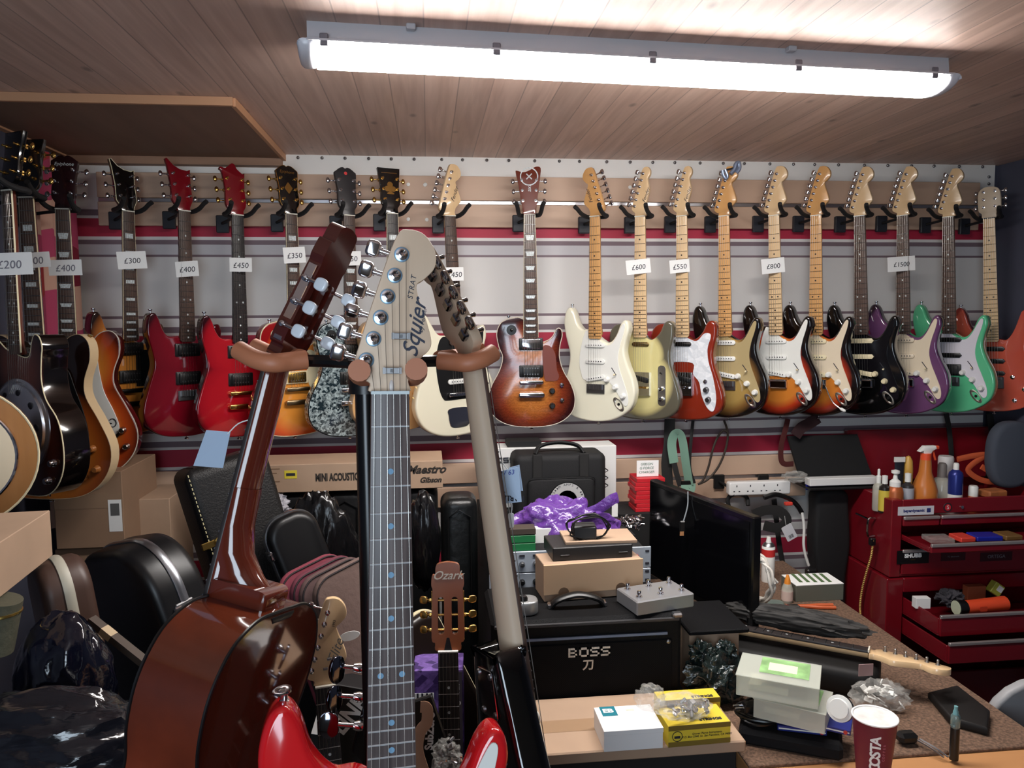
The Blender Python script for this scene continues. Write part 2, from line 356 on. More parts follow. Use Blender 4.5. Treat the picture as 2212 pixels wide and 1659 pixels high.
# pink curtain on the left wall, near the corner
cur = bpy.data.materials.new('pink_printed_cotton'); cur.use_nodes = True
def cur_nodes(mt):
    nt = mt.node_tree; L = nt.links.new; b = nt.nodes['Principled BSDF']; b.inputs['Roughness'].default_value = .9
    tc = nm(mt, 'ShaderNodeTexCoord'); v = nm(mt, 'ShaderNodeTexVoronoi'); v.inputs['Scale'].default_value = 7; L(tc.outputs['Object'], v.inputs[0])
    s = nm(mt, 'ShaderNodeSeparateXYZ'); L(v.outputs['Color'], s.inputs[0]); r = nm(mt, 'ShaderNodeValToRGB'); r.color_ramp.interpolation = 'CONSTANT'
    r.color_ramp.elements[0].color = lin((188, 74, 108)); r.color_ramp.elements[1].position = .62; r.color_ramp.elements[1].color = lin((186, 66, 66))
    e = r.color_ramp.elements.new(.78); e.color = lin((214, 170, 150)); e = r.color_ramp.elements.new(.9); e.color = lin((140, 40, 60)); L(s.outputs[0], r.inputs[0]); L(r.outputs[0], b.inputs['Base Color'])
cur_nodes(cur)
ya = PX(66, 420, XL+.03).y
one('curtain', sheet(lambda u, v: V((XL+.03+.014*math.sin(u*22), ya+(WY-.03-ya)*u, ZC-.05+(1.02-ZC)*v)), 60, 20, .001), cur, 'pink printed curtain hanging in the left corner behind the hung guitars', 'curtain')
# slatted display boards: two wooden planks with a metal channel between
brd = wood('pale_mdf', (196, 164, 140), (204, 173, 149), .5, axis=0, scale=6)
def slat(label, xa, xb, ytop, ych, ybot, xr):
    za, zc_, zb = (PY(xr, y, WY-.03).z for y in (ytop, ych, ybot)); t = thing('slat_board', label, 'display board', ((xa+xb)/2, WY-.028, zb), 'slatted boards on the back wall')
    B = lambda z1, z2, d, y: MB().box((0, y, (z1+z2)/2-zb), (xb-xa, d, z1-z2), b=.002)
    B(za, zc_+.008, .018, 0).build('plank', brd, t); B(zc_-.008, zb, .018, 0).build('plank', brd, t)
    B(zc_+.0078, zc_-.0078, .008, .003).build('channel', mat('aluminium', (206, 208, 214), .3, 1), t)
    return t, zb
bx0, bx1 = PY(212, 440, WY-.03).x, PY(2114, 440, WY-.03).x
sb, szb = slat('upper slatted display board that the guitar hangers hook into', bx0, bx1, 383, 439, 492, 1150)
for px, py in ((882, 399), (919, 399), (882, 474), (922, 475), (1360, 405), (918, 400), (1385, 475)):
    p = PY(px, py, WY-.03); MB().lathe([(.0075, 0), (.0065, .002), (0, .003)], (p.x-sb.location.x, -.009, p.z-szb), (0, -1, 0), 10).build('screw_cap', WHITE, sb)
slat('lower slatted display board behind the amplifier and bench', bx0, PY(1740, 1020, WY-.03).x, 983, 1028, 1073, 1640)
# ------------------------------------------------------------------ the lamp
fl, fr_ = PZ(652, 64, ZC-.02), PZ(2058, 143, ZC-.02)
lrot = math.degrees(math.atan2(fr_.y-fl.y, fr_.x-fl.x)); LL = (fr_-fl).length+.02; lc_ = (fl+fr_)/2+V((-(fr_.y-fl.y), fr_.x-fl.x, 0)).normalized()*.047
LMI = zrot((lc_.x, lc_.y, ZC), lrot).inverted(); LX0, LX1 = -LL/2, LL/2
lamp = thing('batten_light', 'long fluorescent batten light with grey base and glowing white cover on the ceiling', 'ceiling light', zrot((lc_.x, lc_.y, ZC), lrot))
hl = (LX1-LX0)/2
gb = mat('grey_lamp_plastic', (206, 204, 208), .5)
MB().ext([(-.044, 0), (.044, 0), (.048, -.03), (.048, -.047), (-.048, -.047), (-.048, -.03)], -hl+.02, hl-.02, M=frame((0, 0, 0), (0, 1, 0), (0, 0, 1), (1, 0, 0))).box((0, 0, -.0445), (2*hl-.04, .139, .004)).build('base', gb, lamp)  # thin wide lip added to shade the base and nearby ceiling from the cover
MB().ext([(-.066, -.044)]+[(-.066*math.cos(PI*i/10), -.050-.030*math.sin(PI*i/10)) for i in range(11)]+[(.066, -.044)], -hl+.035, hl-.035, M=frame((0, 0, 0), (0, 1, 0), (0, 0, 1), (1, 0, 0))).build('diffuser', mat('lit_diffuser', (255, 250, 246), .4, emit=52), lamp)
clr = mat('clear_end_plastic', (226, 228, 236), .25)
for s in (-1, 1):
    MB().ext([(-.068, -.043)]+[(-.0675*math.cos(PI*i/10), -.050-.0295*math.sin(PI*i/10)) for i in range(11)]+[(.068, -.043)], *(sorted((s*hl, s*(hl-.036)))), r=.012, M=frame((0, 0, 0), (0, 1, 0), (0, 0, 1), (1, 0, 0))).build('end_cap', clr, lamp)
for px in (702, 1070, 1410, 1735, 2045):
    x = (LMI @ PZ(px, 100+(px-700)*.035, ZC-.045)).x
    for s in (-1, 1): MB().box((x, s*.0665, -.044), (.018, .004, .026), b=.002).build('clip', mat('grey_clip', (120, 116, 124), .5), lamp)
for px in (885, 1695):
    x = (LMI @ PZ(px, 60+(px-700)*.05, ZC)).x; MB().box((x, -.058, -.006), (.02, .02, .012), b=.002).build('bracket', gb, lamp)
# daylight from the doorway behind the camera
al = bpy.data.lights.new('doorway_daylight', 'AREA'); al.shape = 'RECTANGLE'; al.size = .8; al.size_y = 1.2; al.energy = 23; al.color = (.72, .86, 1)
ao = bpy.data.objects.new('doorway_daylight', al); COL.objects.link(ao); ao.location = (-.3, YB+.05, 1.5); ao.rotation_euler = (rad(90), 0, 0)
w = bpy.data.worlds.new('world'); SC.world = w; w.use_nodes = True
w.node_tree.nodes['Background'].inputs[0].default_value = (.5, .55, .65, 1); w.node_tree.nodes['Background'].inputs[1].default_value = .02
SC.view_settings.view_transform = 'Standard'; SC.view_settings.look = 'None'; SC.view_settings.exposure = .2; SC.view_settings.gamma = 1
# ------------------------------------------------------------------ guitars: outlines in mm, nut at (0,0), neck runs to -y, player's side +z
O = {
 'strat': [(-30,-432),(-62,-428),(-86,-400),(-100,-360),(-116,-343),(-134,-356),(-144,-400),(-136,-460),(-119,-525),(-126,-585),(-150,-645),(-162,-695),(-150,-742),(-105,-776),(-40,-789),(25,-788),(88,-772),(142,-735),(163,-682),(158,-625),(133,-565),(120,-515),(127,-470),(138,-432),(133,-402),(118,-395),(102,-412),(84,-452),(60,-478),(30,-474)],
 'tele': [(-29,-424),(-72,-412),(-112,-416),(-136,-446),(-138,-490),(-124,-545),(-126,-590),(-148,-645),(-160,-695),(-150,-745),(-105,-778),(-40,-790),(40,-790),(105,-778),(150,-745),(160,-695),(146,-640),(124,-575),(119,-525),(130,-470),(132,-425),(118,-403),(96,-410),(78,-446),(52,-470),(29,-470)],
 'lp': [(-28,-388),(-75,-384),(-112,-400),(-129,-440),(-122,-490),(-108,-530),(-120,-580),(-152,-640),(-166,-692),(-156,-742),(-115,-780),(-50,-798),(50,-798),(115,-780),(156,-742),(166,-692),(152,-640),(122,-585),(108,-535),(110,-490),(119,-450),(113,-426),(99,-426),(82,-455),(56,-472),(30,-466)],
 'prs': [(-28,-440),(-66,-436),(-86,-410),(-97,-378),(-110,-356),(-127,-360),(-136,-388),(-137,-430),(-120,-500),(-118,-545),(-142,-620),(-160,-690),(-148,-745),(-100,-782),(-30,-794),(40,-793),(105,-778),(150,-738),(160,-680),(140,-610),(116,-545),(114,-500),(128,-450),(133,-418),(124,-396),(108,-398),(96,-420),(80,-448),(56,-468),(28,-460)],
 'semi': [(-26,-470),(-44,-468),(-66,-430),(-94,-396),(-128,-388),(-152,-412),(-154,-460),(-134,-520),(-136,-570),(-172,-640),(-202,-715),(-192,-785),(-145,-842),(-70,-868),(70,-868),(145,-842),(192,-785),(202,-715),(172,-640),(136,-570),(134,-520),(154,-460),(152,-412),(128,-388),(94,-396),(66,-430),(44,-468),(26,-470)],
 'offset': [(-29,-432),(-66,-424),(-92,-385),(-108,-356),(-126,-352),(-142,-378),(-146,-430),(-132,-500),(-136,-560),(-162,-630),(-172,-695),(-145,-758),(-85,-795),(0,-804),(85,-790),(142,-745),(162,-675),(150,-605),(122,-545),(118,-490),(132,-438),(126,-400),(108,-404),(84,-448),(54,-470),(29,-466)],
 'super': [(-28,-470),(-60,-462),(-82,-424),(-94,-380),(-108,-354),(-127,-358),(-138,-388),(-140,-430),(-126,-500),(-124,-560),(-146,-630),(-158,-690),(-146,-740),(-100,-772),(0,-784),(95,-770),(146,-732),(158,-670),(140,-600),(118,-540),(118,-490),(133,-430),(135,-396),(123,-374),(106,-378),(95,-406),(78,-452),(54,-488),(28,-486)],
 'reso': [(-26,-455),(-60,-446),(-105,-420),(-140,-432),(-152,-470),(-140,-520),(-140,-570),(-172,-640),(-192,-715),(-184,-785),(-140,-842),(-70,-866),(70,-866),(140,-842),(184,-785),(192,-715),(172,-640),(122,-585),(104,-530),(108,-470),(114,-435),(102,-408),(80,-404),(66,-430),(54,-462),(26,-468)],
 'vee': [(-28,-402),(-34,-395),(-44,-418),(-70,-540),(-120,-720),(-168,-890),(-176,-930),(-160,-945),(-130,-935),(-100,-880),(-50,-760),(-20,-705),(0,-698),(20,-705),(50,-760),(100,-880),(130,-935),(160,-945),(176,-930),(168,-890),(120,-720),(70,-540),(44,-418),(34,-395),(28,-402)],
 'classical': [(-20,-325),(-70,-328),(-116,-352),(-140,-400),(-138,-455),(-122,-505),(-124,-555),(-156,-620),(-182,-690),(-176,-750),(-130,-800),(-60,-822),(60,-822),(130,-800),(176,-750),(182,-690),(156,-620),(124,-555),(122,-505),(138,-455),(140,-400),(116,-352),(70,-328),(20,-325)],
}
G = {  # pickguards, in mm
 'strat': [(-32,-434),(-50,-450),(-66,-505),(-72,-560),(-64,-603),(-46,-628),(40,-628),(66,-640),(92,-672),(112,-708),(126,-722),(137,-712),(136,-680),(120,-632),(103,-585),(95,-540),(103,-492),(118,-445),(124,-414),(116,-408),(104,-426),(84,-464),(62,-488),(32,-484)],
 'tele_f': [(-32,-440),(-66,-452),(-92,-490),(-92,-545),(-80,-600),(-48,-604),(-46,-566),(40,-566),(42,-608),(66,-640),(76,-690),(96,-735),(118,-752),(130,-735),(134,-690),(122,-620),(104,-560),(100,-510),(112,-470),(110,-452),(86,-452),(60,-478),(32,-474)],
 'jag': [(-32,-436),(-60,-440),(-76,-480),(-84,-540),(-76,-620),(-62,-660),(-40,-668),(48,-668),(66,-690),(90,-700),(118,-680),(124,-640),(106,-580),(100,-520),(112,-460),(116,-420),(104,-416),(80,-462),(52,-482),(32,-476)],
 'lp': [(44,-500),(70,-490),(92,-520),(98,-580),(106,-604),(98,-622),(70,-624),(50,-612)],
 'casino': [(46,-520),(60,-495),(84,-470),(92,-520),(104,-585),(132,-650),(148,-700),(138,-728),(104,-732),(70,-700),(50,-640)],
 'sheraton': [(40,-505),(66,-480),(92,-492),(108,-540),(130,-610),(142,-680),(128,-716),(96,-718),(64,-690),(46,-630)],
 'black_lp': [(20,-490),(112,-490),(112,-622),(20,-622)],
}
H = {  # headstocks
 'strat': [(-21,0),(-22,10),(-33,16),(-40,27),(-33,55),(-15,112),(8,176),(22,185),(40,180),(52,162),(52,143),(40,129),(31,122),(33,108),(41,84),(47,62),(46,50),(37,40),(26,28),(21,12),(21,0)],
 'tele': [(-21,0),(-22,12),(-32,22),(-36,34),(-24,75),(-8,125),(6,172),(18,184),(32,182),(40,168),(38,152),(30,140),(32,124),(36,104),(34,84),(26,60),(22,30),(21,0)],
 'open': [(-21,0),(-24,20),(-36,42),(-37,90),(-41,150),(-37,165),(-22,171),(-9,166),(0,171),(9,166),(22,171),(37,165),(41,150),(37,90),(36,42),(24,20),(21,0)],
 'epi': [(-21,0),(-24,20),(-36,42),(-35,95),(-41,150),(-36,160),(-20,172),(-8,175),(0,171),(8,175),(20,172),(36,160),(41,150),(35,95),(36,42),(24,20),(21,0)],
 'square': [(-21,0),(-24,20),(-37,44),(-35,100),(-42,160),(-38,168),(0,166),(38,168),(42,160),(35,100),(37,44),(24,20),(21,0)],
 'prs': [(-21,0),(-24,14),(-38,36),(-37,90),(-43,150),(-48,178),(-42,180),(-22,158),(0,147),(26,144),(38,150),(36,130),(34,90),(37,40),(24,14),(21,0)],
 'crown': [(-21,0),(-24,14),(-38,38),(-36,95),(-42,150),(-50,160),(-46,168),(-28,166),(-6,184),(6,182),(14,166),(34,150),(40,152),(35,95),(36,38),(24,14),(21,0)],
 'axl': [(-21,0),(-26,22),(-34,70),(-42,120),(-50,158),(-46,164),(-20,158),(4,166),(26,178),(44,172),(40,130),(32,70),(26,22),(21,0)],
 'slab': [(-22,0),(-26,18),(-38,34),(-40,90),(-34,112),(-14,124),(16,122),(34,110),(40,80),(40,34),(26,18),(22,0)],
 'classic': [(-26,0),(-30,18),(-38,30),(-36,118),(-35,140),(-38,150),(-36,172),(-29,174),(-26,196),(-8,202),(8,202),(26,196),(29,174),(36,172),(38,150),(35,140),(36,118),(38,30),(30,18),(26,0)],
}
OUT = {k: spl(v, 5) for k, v in O.items()}
PGO = {k: (spl(v, 4) if k != 'black_lp' else poly(v)) for k, v in G.items()}
HDO = {k: spl(v, 4) for k, v in H.items()}
HDO['prs'] = poly(H['prs']); HDO['axl'] = spl(H['axl'], 3)
MAPLE = wood('maple', (224, 188, 142), (234, 202, 158), .25, coat=.5); AMBER = wood('amber_maple', (212, 158, 98), (222, 170, 110), .22, coat=.6)
ROSE = wood('rosewood', (62, 46, 40), (92, 70, 60), .45); EBONY = wood('ebony', (34, 30, 30), (52, 47, 46), .4)
MAHOG = wood('mahogany_lacquer', (78, 30, 20), (104, 42, 26), .2, coat=.7); PEARL = mat('pearl_inlay', (215, 222, 222), .2, coat=.5, noise_amt=.15, nscale=160)
BDOT = mat('black_dot', (40, 28, 22), .5); BLK = mat('black_lacquer', (10, 10, 11), .1, coat=.8)
BRN = mat('dark_brown_lacquer', (40, 22, 16), .15, coat=.8); SILK = mat('strings_steel', (190, 186, 178), .3, 1)
def fy(n, L=.648): return -L*(1-2**(-n/12))
_ms = {}
def once(k, f):
    if k not in _ms: _ms[k] = f()
    return _ms[k]
def peg_mesh(m, key, big=1.0, hole=0):
    """post, bushing, shaft and key: post at origin along +z, key towards -x"""
    b = MB().lathe([(.0055*big, -.004), (.0055*big, .002), (.0035*big, .0022), (.003*big, .008), (.0036*big, .012), (.0022*big, .0135), (0, .0135)], n=12)
    b.cyl((-.006, 0, -.020), (-.027, 0, -.020), .0024)
    b.box((-.002, 0, -.019), (.016, .015, .009), b=.002)
    if key == 'oval': b.ell((-.033, 0, -.020), (.0075, .0105, .0052))
    elif key == 'kid': b.ext(spl([(-27, -4), (-33, -10), (-41, -8), (-43, 0), (-41, 8), (-33, 10), (-27, 4)], 4), -.0225, -.0175, .0015, 2)
    else: b.cyl((-.026, 0, -.020), (-.030, 0, -.020), .005); b.ext(rrect(.013, .019, .005, cx=-.036), -.0245, -.0155, .003, 2)
    return b.mesh('tuning_peg', m)
def wfb(y, w0, w1, L): return w0+(w1-w0)*min(1, -y/L)
def build_guitar(root, s):
    """parts of one guitar under its root, in metres, nut at the origin"""
    L = s.get('L', .648); nfr = s.get('fr', 21); w0, w1 = s.get('w0', .042), s.get('w1', .056)
    fb_end = s.get('fbend', fy(nfr, L)-.010); zt = s.get('zt', -.010); th = s.get('th', .045); hollow = s.get('neck_end', -.45)
    if s.get('body'):
        ol = OUT[s['body']]
        MB().ext(ol, zt-th, zt, s.get('r', .005 if s['body'] in ('prs', 'super') else .009), 4).build('body', s['bm'], root, 40)
        if 'side' in s:
            c = MB(); k = 1.0; n = len(ol); q = []
            for i in range(n):
                t = V(ol[(i+1) % n])-V(ol[i-1]); t.normalize(); q.append((ol[i][0]+t.y*.0006, ol[i][1]-t.x*.0006))
            a = sum(q[i][0]*q[(i+1) % n][1]-q[(i+1) % n][0]*q[i][1] for i in range(n))
            if a < 0: q = [(2*o[0]-p[0], 2*o[1]-p[1]) for o, p in zip(ol, q)]
            z0, z1 = s.get('side_z', (zt-th+.001, zt-.0005)); 
            b = MB(); b.add([(x, y, z) for z in (z0, z1) for x, y in q], [(i, (i+1) % n, n+(i+1) % n, n+i) for i in range(n)]); 
            ii = [(o[0]*.985, (o[1]+.6)*.985-.6) for o in ol]
            b.add([(x, y, z1) for x, y in q]+[(p[0]*2-x, p[1]*2-y, z1) for (x, y), p in zip(q, ol)], [(i, (i+1) % n, n+(i+1) % n, n+i) for i in range(n)])
            b.build(s.get('side_name', 'body_side'), s['side'], root, 40)
        if 'binding' in s:
            b = MB(); b.tube([(x, y, zt-.0018) for x, y in ol], .0019, 6, closed=True); b.build('binding', s['binding'], root)
    # neck: half-round loft
    b = MB(); vs = []; st = [0, -.06, -.15, -.25, hollow+.03, hollow+.012, hollow]; nd = s.get('neck_depth', .0165)
    for i, y in enumerate(st):
        w = wfb(y, w0, w1, .46)/2-.0004; d = nd+.002*i/6
        if i >= 5: d = max(d, min(.045, -zt+.012))
        vs += [(w*math.cos(PI*j/10), y, -.0062-d*math.sin(PI*j/10)**(.8 if i < 5 else .5)) for j in range(11)]
    fs = [(i*11+j, i*11+j+1, (i+1)*11+j+1, (i+1)*11+j) for i in range(len(st)-1) for j in range(10)]
    fs += [(i*11+10, i*11, (i+1)*11, (i+1)*11+10) for i in range(len(st)-1)]+[tuple(range(10, -1, -1)), tuple((len(st)-1)*11+j for j in range(11))]
    b.add(vs, fs).build('neck', s['nm'], root, 50)
    we = wfb(fb_end, w0, w1, .46)/2
    fbm = s.get('fbm', s['nm']); rr = .006
    f = MB().ext([(-w0/2, 0), (w0/2, 0), (we, fb_end+rr), (we-rr, fb_end), (-we+rr, fb_end), (-we, fb_end+rr)][::-1], -.0065, 0, .0012, 2).build('fretboard', fbm, root)
    if 'fbind' in s:
        for sx in (-1, 1): MB().tube([(sx*w0/2, -.001, -.003), (sx*we, fb_end+rr, -.003)], (.0032, .0012), 4, flat=V((0, 0, 1))).build('edge_binding', s['fbind'], f)
    fm = s.get('fretm', STEEL); me = once(('fret', fm.name), lambda: MB().tube([(-.5, 0, 0), (.5, 0, 0)], (.0011, .0011), 6).mesh('fret', fm))
    for i in range(1, nfr+1):
        y = fy(i, L)
        if y < fb_end: break
        obj('fret', me, f, Matrix.Translation((0, y, .0003)) @ Matrix.Diagonal((wfb(y, w0, w1, .46)-.0015, 1, 1, 1)))
    im = s.get('im', PEARL); ik = s.get('inlay', 'dot')
    for i in (3, 5, 7, 9, 12, 15, 17, 19, 21):
        if ik is None or (i > nfr) or fy(i, L) < fb_end: continue
        y = (fy(i, L)+fy(i-1, L))/2; w = wfb(y, w0, w1, .46); h = fy(i-1, L)-fy(i, L)
        if ik == 'dot':
            me2 = once(('dot', im.name, s.get('dr', .0032)), lambda: MB().cyl((0, 0, -.0004), (0, 0, .0004), s.get('dr', .0032), n=14).mesh('inlay', im))
            for dx in ((-w*.23, w*.23) if i == 12 else (0,)): obj('inlay', me2, f, Matrix.Translation((dx, y, 0)))
        elif ik == 'block': MB().box((0, y, 0), (w*.62, h*.55, .0008)).build('inlay', im, f)
        else:
            a, c = w*.36, w*.28; MB().ext([(-c, y-h*.3), (c, y-h*.3), (a, y+h*.3), (-a, y+h*.3)], -.0004, .0005).build('inlay', im, f)
    MB().box((0, .0015, -.0005), (w0+.0004, .004, .008), b=.0006).build('nut', s.get('nutm', BONE), root)
    # headstock
    hk = s.get('head', 'strat'); ang = s.get('hang', 0 if hk in ('strat', 'tele') else 9); ho = HDO[hk]; mir = s.get('mirror', False)
    if mir: ho = [(-x, y) for x, y in ho]
    HM = Matrix.Translation((0, .002, -.005 if ang == 0 else -.003)) @ Matrix.Rotation(-rad(ang), 4, 'X')
    if s.get('slots'):
        hd = classic_head(root, s, HM)
    else: hd = MB().ext(ho, -.015, 0, .0015, 2).build('headstock', s.get('hm', s['nm']), root, 40, HM)
    if 'hbind' in s: MB().tube([(x, y, -.001) for x, y in ho], .0014, 5, closed=True).build('binding', s['hbind'], hd)
    pm = s.get('pegm', CHROME); key = s.get('key', 'oval' if hk not in ('strat', 'tele') else 'block')
    pmesh = once(('peg', pm.name, key), lambda: peg_mesh(pm, key))
    if s.get('pegs', True) and not s.get('slots'):
        if hk in ('strat', 'tele'):
            a, c = ((-26, 36), (14, 156)) if hk == 'strat' else ((-24, 40), (12, 160))
            for i in range(6):
                x, y = (a[0]+(c[0]-a[0])*i/5)/1000, (a[1]+(c[1]-a[1])*i/5)/1000; q = -18
                R = Matrix.Rotation(rad(q), 4, 'Z')
                if mir: x = -x; R = Matrix.Rotation(rad(180-q), 4, 'Z')
                obj('tuning_peg', pmesh, root, HM @ Matrix.Translation((x, y, 0)) @ R)
        else:
            for i in range(3):
                for sx in (-1, 1):
                    x, y = sx*(.024+.002*i), .052+.038*i
                    if hk == 'slab': x, y = sx*.02, .045+.03*i
                    obj('tuning_peg', pmesh, root, HM @ Matrix.Translation((x, y, 0)) @ Matrix.Rotation(0 if sx < 0 else PI, 4, 'Z'))
    for t in s.get('logo', ()):                             # (words, size, x mm, y mm, turn, material, shear)
        text(t[0], t[1], t[5], hd, Matrix.Translation((t[2]/1000*(-1 if mir else 1), t[3]/1000, .0006)) @ Matrix.Rotation(rad(t[4]), 4, 'Z'), 'maker_lettering', t[6] if len(t) > 6 else .25, bold=t[7] if len(t) > 7 else 0)
    if not s.get('body'): return f, hd
    # top furniture
    zp = zt
    if s.get('pg'):
        zp = zt+.0024; MB().ext(PGO[s['pg']], zt-.0005, zp, .0006, 1, M=Matrix.Translation((0, 0, s.get('pgz', 0)))).build('pickguard', s['pgm'], root)
    else: zp = zt
    for kind, y, m, *a in s.get('pu', ()):
        turn = a[0] if a else 0; px = a[1] if len(a) > 1 else 0
        M = Matrix.Translation((px, y, zp)) @ Matrix.Rotation(rad(turn), 4, 'Z')
        if kind == 'sc':
            p = obj('pickup', once(('sc', m.name), lambda: MB().ext(rrect(.084, .0185, .009), 0, .007, .002, 2).mesh('pickup', m)), root, M)
            obj('pole_pieces', once('poles', lambda: sum_poles(-.026, .0104, .0024)), p)
        elif kind == 'blade': obj('pickup', once(('blade', m.name), lambda: MB().ext([(-.048, 0), (-.040, .0095), (.040, .0095), (.048, 0), (.040, -.0095), (-.040, -.0095)], 0, .006, .0015, 2).mesh('pickup', m)), root, M)
        elif kind == 'lip': obj('pickup', once(('lip', m.name), lambda: MB().ext(rrect(.072, .017, .0085), 0, .006, .002, 2).mesh('pickup', m)), root, M)
        elif kind in ('hb', 'hbc', 'p90'):
            rm = a[2] if len(a) > 2 else BLACK
            p = obj('pickup', once(('ring', rm.name), lambda: MB().ext(rrect(.091, .046, .004), -.001, .006, .0015, 2).mesh('pickup', rm)), root, M)
            obj('cover', once(('hbc', m.name), lambda: MB().ext(rrect(.071, .037, .004), .004, .011, .0015, 2).mesh('cover', m)), p)
            if kind == 'hb':
                obj('pole_pieces', once('poles_hb', lambda: sum_poles(-.025, .010, .0022, (.011, -.011), .0115, STEEL)), p)
    bk = s.get('bridge', 'strat'); by = -L
    if bk == 'strat':
        br = MB().box((0, by-.012, zt+.004), (.078, .036, .005), b=.001).build('bridge', s.get('brm', STEEL), root)
        sd = once(('saddle', s.get('brm', STEEL).name), lambda: MB().box((0, 0, 0), (.0095, .022, .008), b=.001).mesh('saddle', s.get('brm', STEEL)))
        for i in range(6): obj('saddle', sd, br, Matrix.Translation((-.026+.0104*i, by-.004, zt+.009)))
        if s.get('brcover'): MB().box((.0, by-.012, zt+.012), (.084, .03, .016), b=.003).build('bridge_cover', CHROME, br)
    elif bk == 'tele':
        br = MB().box((0, by-.0, zp+.001), (.080, .092, .003), b=.0008).build('bridge', CHROME, root)
        for w, h, x, y in ((.080, .003, 0, by-.0445), (.003, .092, -.0385, by), (.003, .092, .0385, by)): MB().box((x, y, zp+.006), (w, h, .010)).build('bridge_wall', CHROME, br)
        for i in range(3): MB().cyl((-.030+.021*i, by-.014, zp+.008), (-.013+.021*i, by-.014, zp+.008), .004).build('saddle', GOLD if s.get('brass') else CHROME, br)
        MB().ext(rrect(.070, .019, .006), 0, .008, .002, 2).build('bridge_pickup', BLACK, br, M=Matrix.Translation((0, by+.020, zp+.002)) @ Matrix.Rotation(rad(-13), 4, 'Z'))
    elif bk == 'tom':
        m = s.get('brm', CHROME); MB().ext(rrect(.092, .015, .006), zp+.006, zp+.018, .003, 2, M=Matrix.Translation((0, by, 0))).build('bridge', m, root)
        br = MB().ext(rrect(.100, .019, .008), zp+.008, zp+.020, .004, 2, M=Matrix.Translation((0, by-.048, 0))).build('tailpiece', m, root)
        for x in (-.041, .041):
            MB().cyl((x, by, zp-.001), (x, by, zp+.008), .005).build('bridge_post', m, br); MB().cyl((x, by-.048, zp-.001), (x, by-.048, zp+.009), .007).build('tailpiece_post', m, br)
    elif bk == 'jag':
        MB().ext(rrect(.085, .014, .004), zp+.004, zp+.014, .002, 2, M=Matrix.Translation((0, by, 0))).build('bridge', CHROME, root)
        MB().ext(spl([(-40, -700), (40, -700), (44, -730), (36, -765), (0, -772), (-36, -765), (-44, -730)], 5), zt, zt+.003, .001, 1).build('tailpiece', CHROME, root)
    elif bk == 'trap':
        MB().ext(rrect(.105, .015, .006), zp+.004, zp+.016, .003, 2, M=Matrix.Translation((0, by, 0))).build('bridge', s.get('brm', CHROME), root)
        MB().tube([(-.03, by-.09, zp+.012), (-.016, -.86, zp+.006), (.016, -.86, zp+.006), (.03, by-.09, zp+.012)], .003, 6).box((0, by-.09, zp+.012), (.08, .014, .007), b=.002).build('tailpiece', s.get('brm', CHROME), root)
    elif bk == 'edge':
        MB().box((0, by-.015, zt+.006), (.085, .05, .012), b=.003).box((0, by+.004, zt+.013), (.07, .014, .008), b=.002).build('bridge', s.get('brm', BLACK), root)
    km = s.get('km', WHITE); kmesh = once(('knob', km.name, s.get('kr', .0118)), lambda: MB().lathe([(s.get('kr', .0118), 0), (s.get('kr', .0118)*.96, .004), (s.get('kr', .0118)*.82, .006), (s.get('kr', .0118)*.76, .015), (s.get('kr', .0118)*.6, .017), (0, .017)], n=18).mesh('knob', km))
    for x, y in s.get('knobs', ()): obj('knob', kmesh, root, Matrix.Translation((x/1000, y/1000, zp)))
    for x, y in s.get('minis', ()): MB().lathe([(.009, 0), (.008, .005), (0, .007)], (x/1000, y/1000, zp), n=12).build('knob', CHROME, root)
    if s.get('jack') == 'boat':
        J = Matrix.Translation((.098, -.716, zt)) @ Matrix.Rotation(rad(-52), 4, 'Z')
        j = MB().lathe([(.5, -.0003), (.49, .003), (.40, .0035), (.3, -.0002), (0, -.002)], n=24, M=Matrix.Diagonal((.064, .029, 1, 1))).build('jack_plate', mat('nickel', (205, 200, 190), .3, 1), root, M=J)
        MB().cyl((0, 0, -.002), (0, 0, .002), .0055).build('jack_socket', BLACK, j)
    if s.get('sw') == 'strat': sw_ = MB().box((.078, -.590, zp+.0002), (.003, .034, .0006), M=Matrix.Translation((.078, -.59, 0)) @ Matrix.Rotation(rad(35), 4, 'Z') @ Matrix.Translation((-.078, .59, 0))).build('switch_slot', INK, root); MB().cyl((.084, -.600, zp), (.086, -.602, zp+.013), .0015).ell((.086, -.602, zp+.014), (.004, .004, .006)).build('switch_lever', s.get('swm', CREAM), sw_)
    if s.get('sw') == 'lp': MB().lathe([(.019, 0), (.018, .0015), (.006, .002), (.005, .008), (.003, .009), (.003, .019), (.0045, .022), (0, .024)], (-.073, -.428, zp), n=18).build('selector_switch', s.get('swm', CREAM), root)
    if s.get('sw') == 'telecontrol':
        c = MB().ext(rrect(.032, .158, .014), 0, .0018, .0006, 1).build('control_plate', mat('nickel', (205, 200, 190), .3, 1), root, M=Matrix.Translation((.088, -.652, zt)))
        for y in (-.012, -.052): obj('knob', once('dome', lambda: MB().lathe([(.010, 0), (.010, .012), (.008, .017), (0, .018)], n=18).mesh('knob', CHROME)), c, Matrix.Translation((0, y, .0018)))
        MB().cyl((0, .045, 0), (0, .050, .012), .002).ell((0, .051, .014), (.004, .004, .006)).build('switch', BLACK, c)
    if s.get('fhole'):
        for sx in (-1, 1):
            MB().tube([(sx*.085, -.60, zt), (sx*.102, -.615, zt), (sx*.098, -.65, zt), (sx*.125, -.71, zt), (sx*.142, -.725, zt), (sx*.130, -.742, zt)], (.0008, .0055), 6, sub=5, flat=V((0, 0, 1))).build('sound_hole', mat('dark_grey_hole', (60, 50, 42), .9), root)
    bmk = s.get('btn', CHROME); tip = min(OUT[s['body']], key=lambda p: (-p[1]) if p[0] < -.08 else 9); bot = min(OUT[s['body']], key=lambda p: p[1])
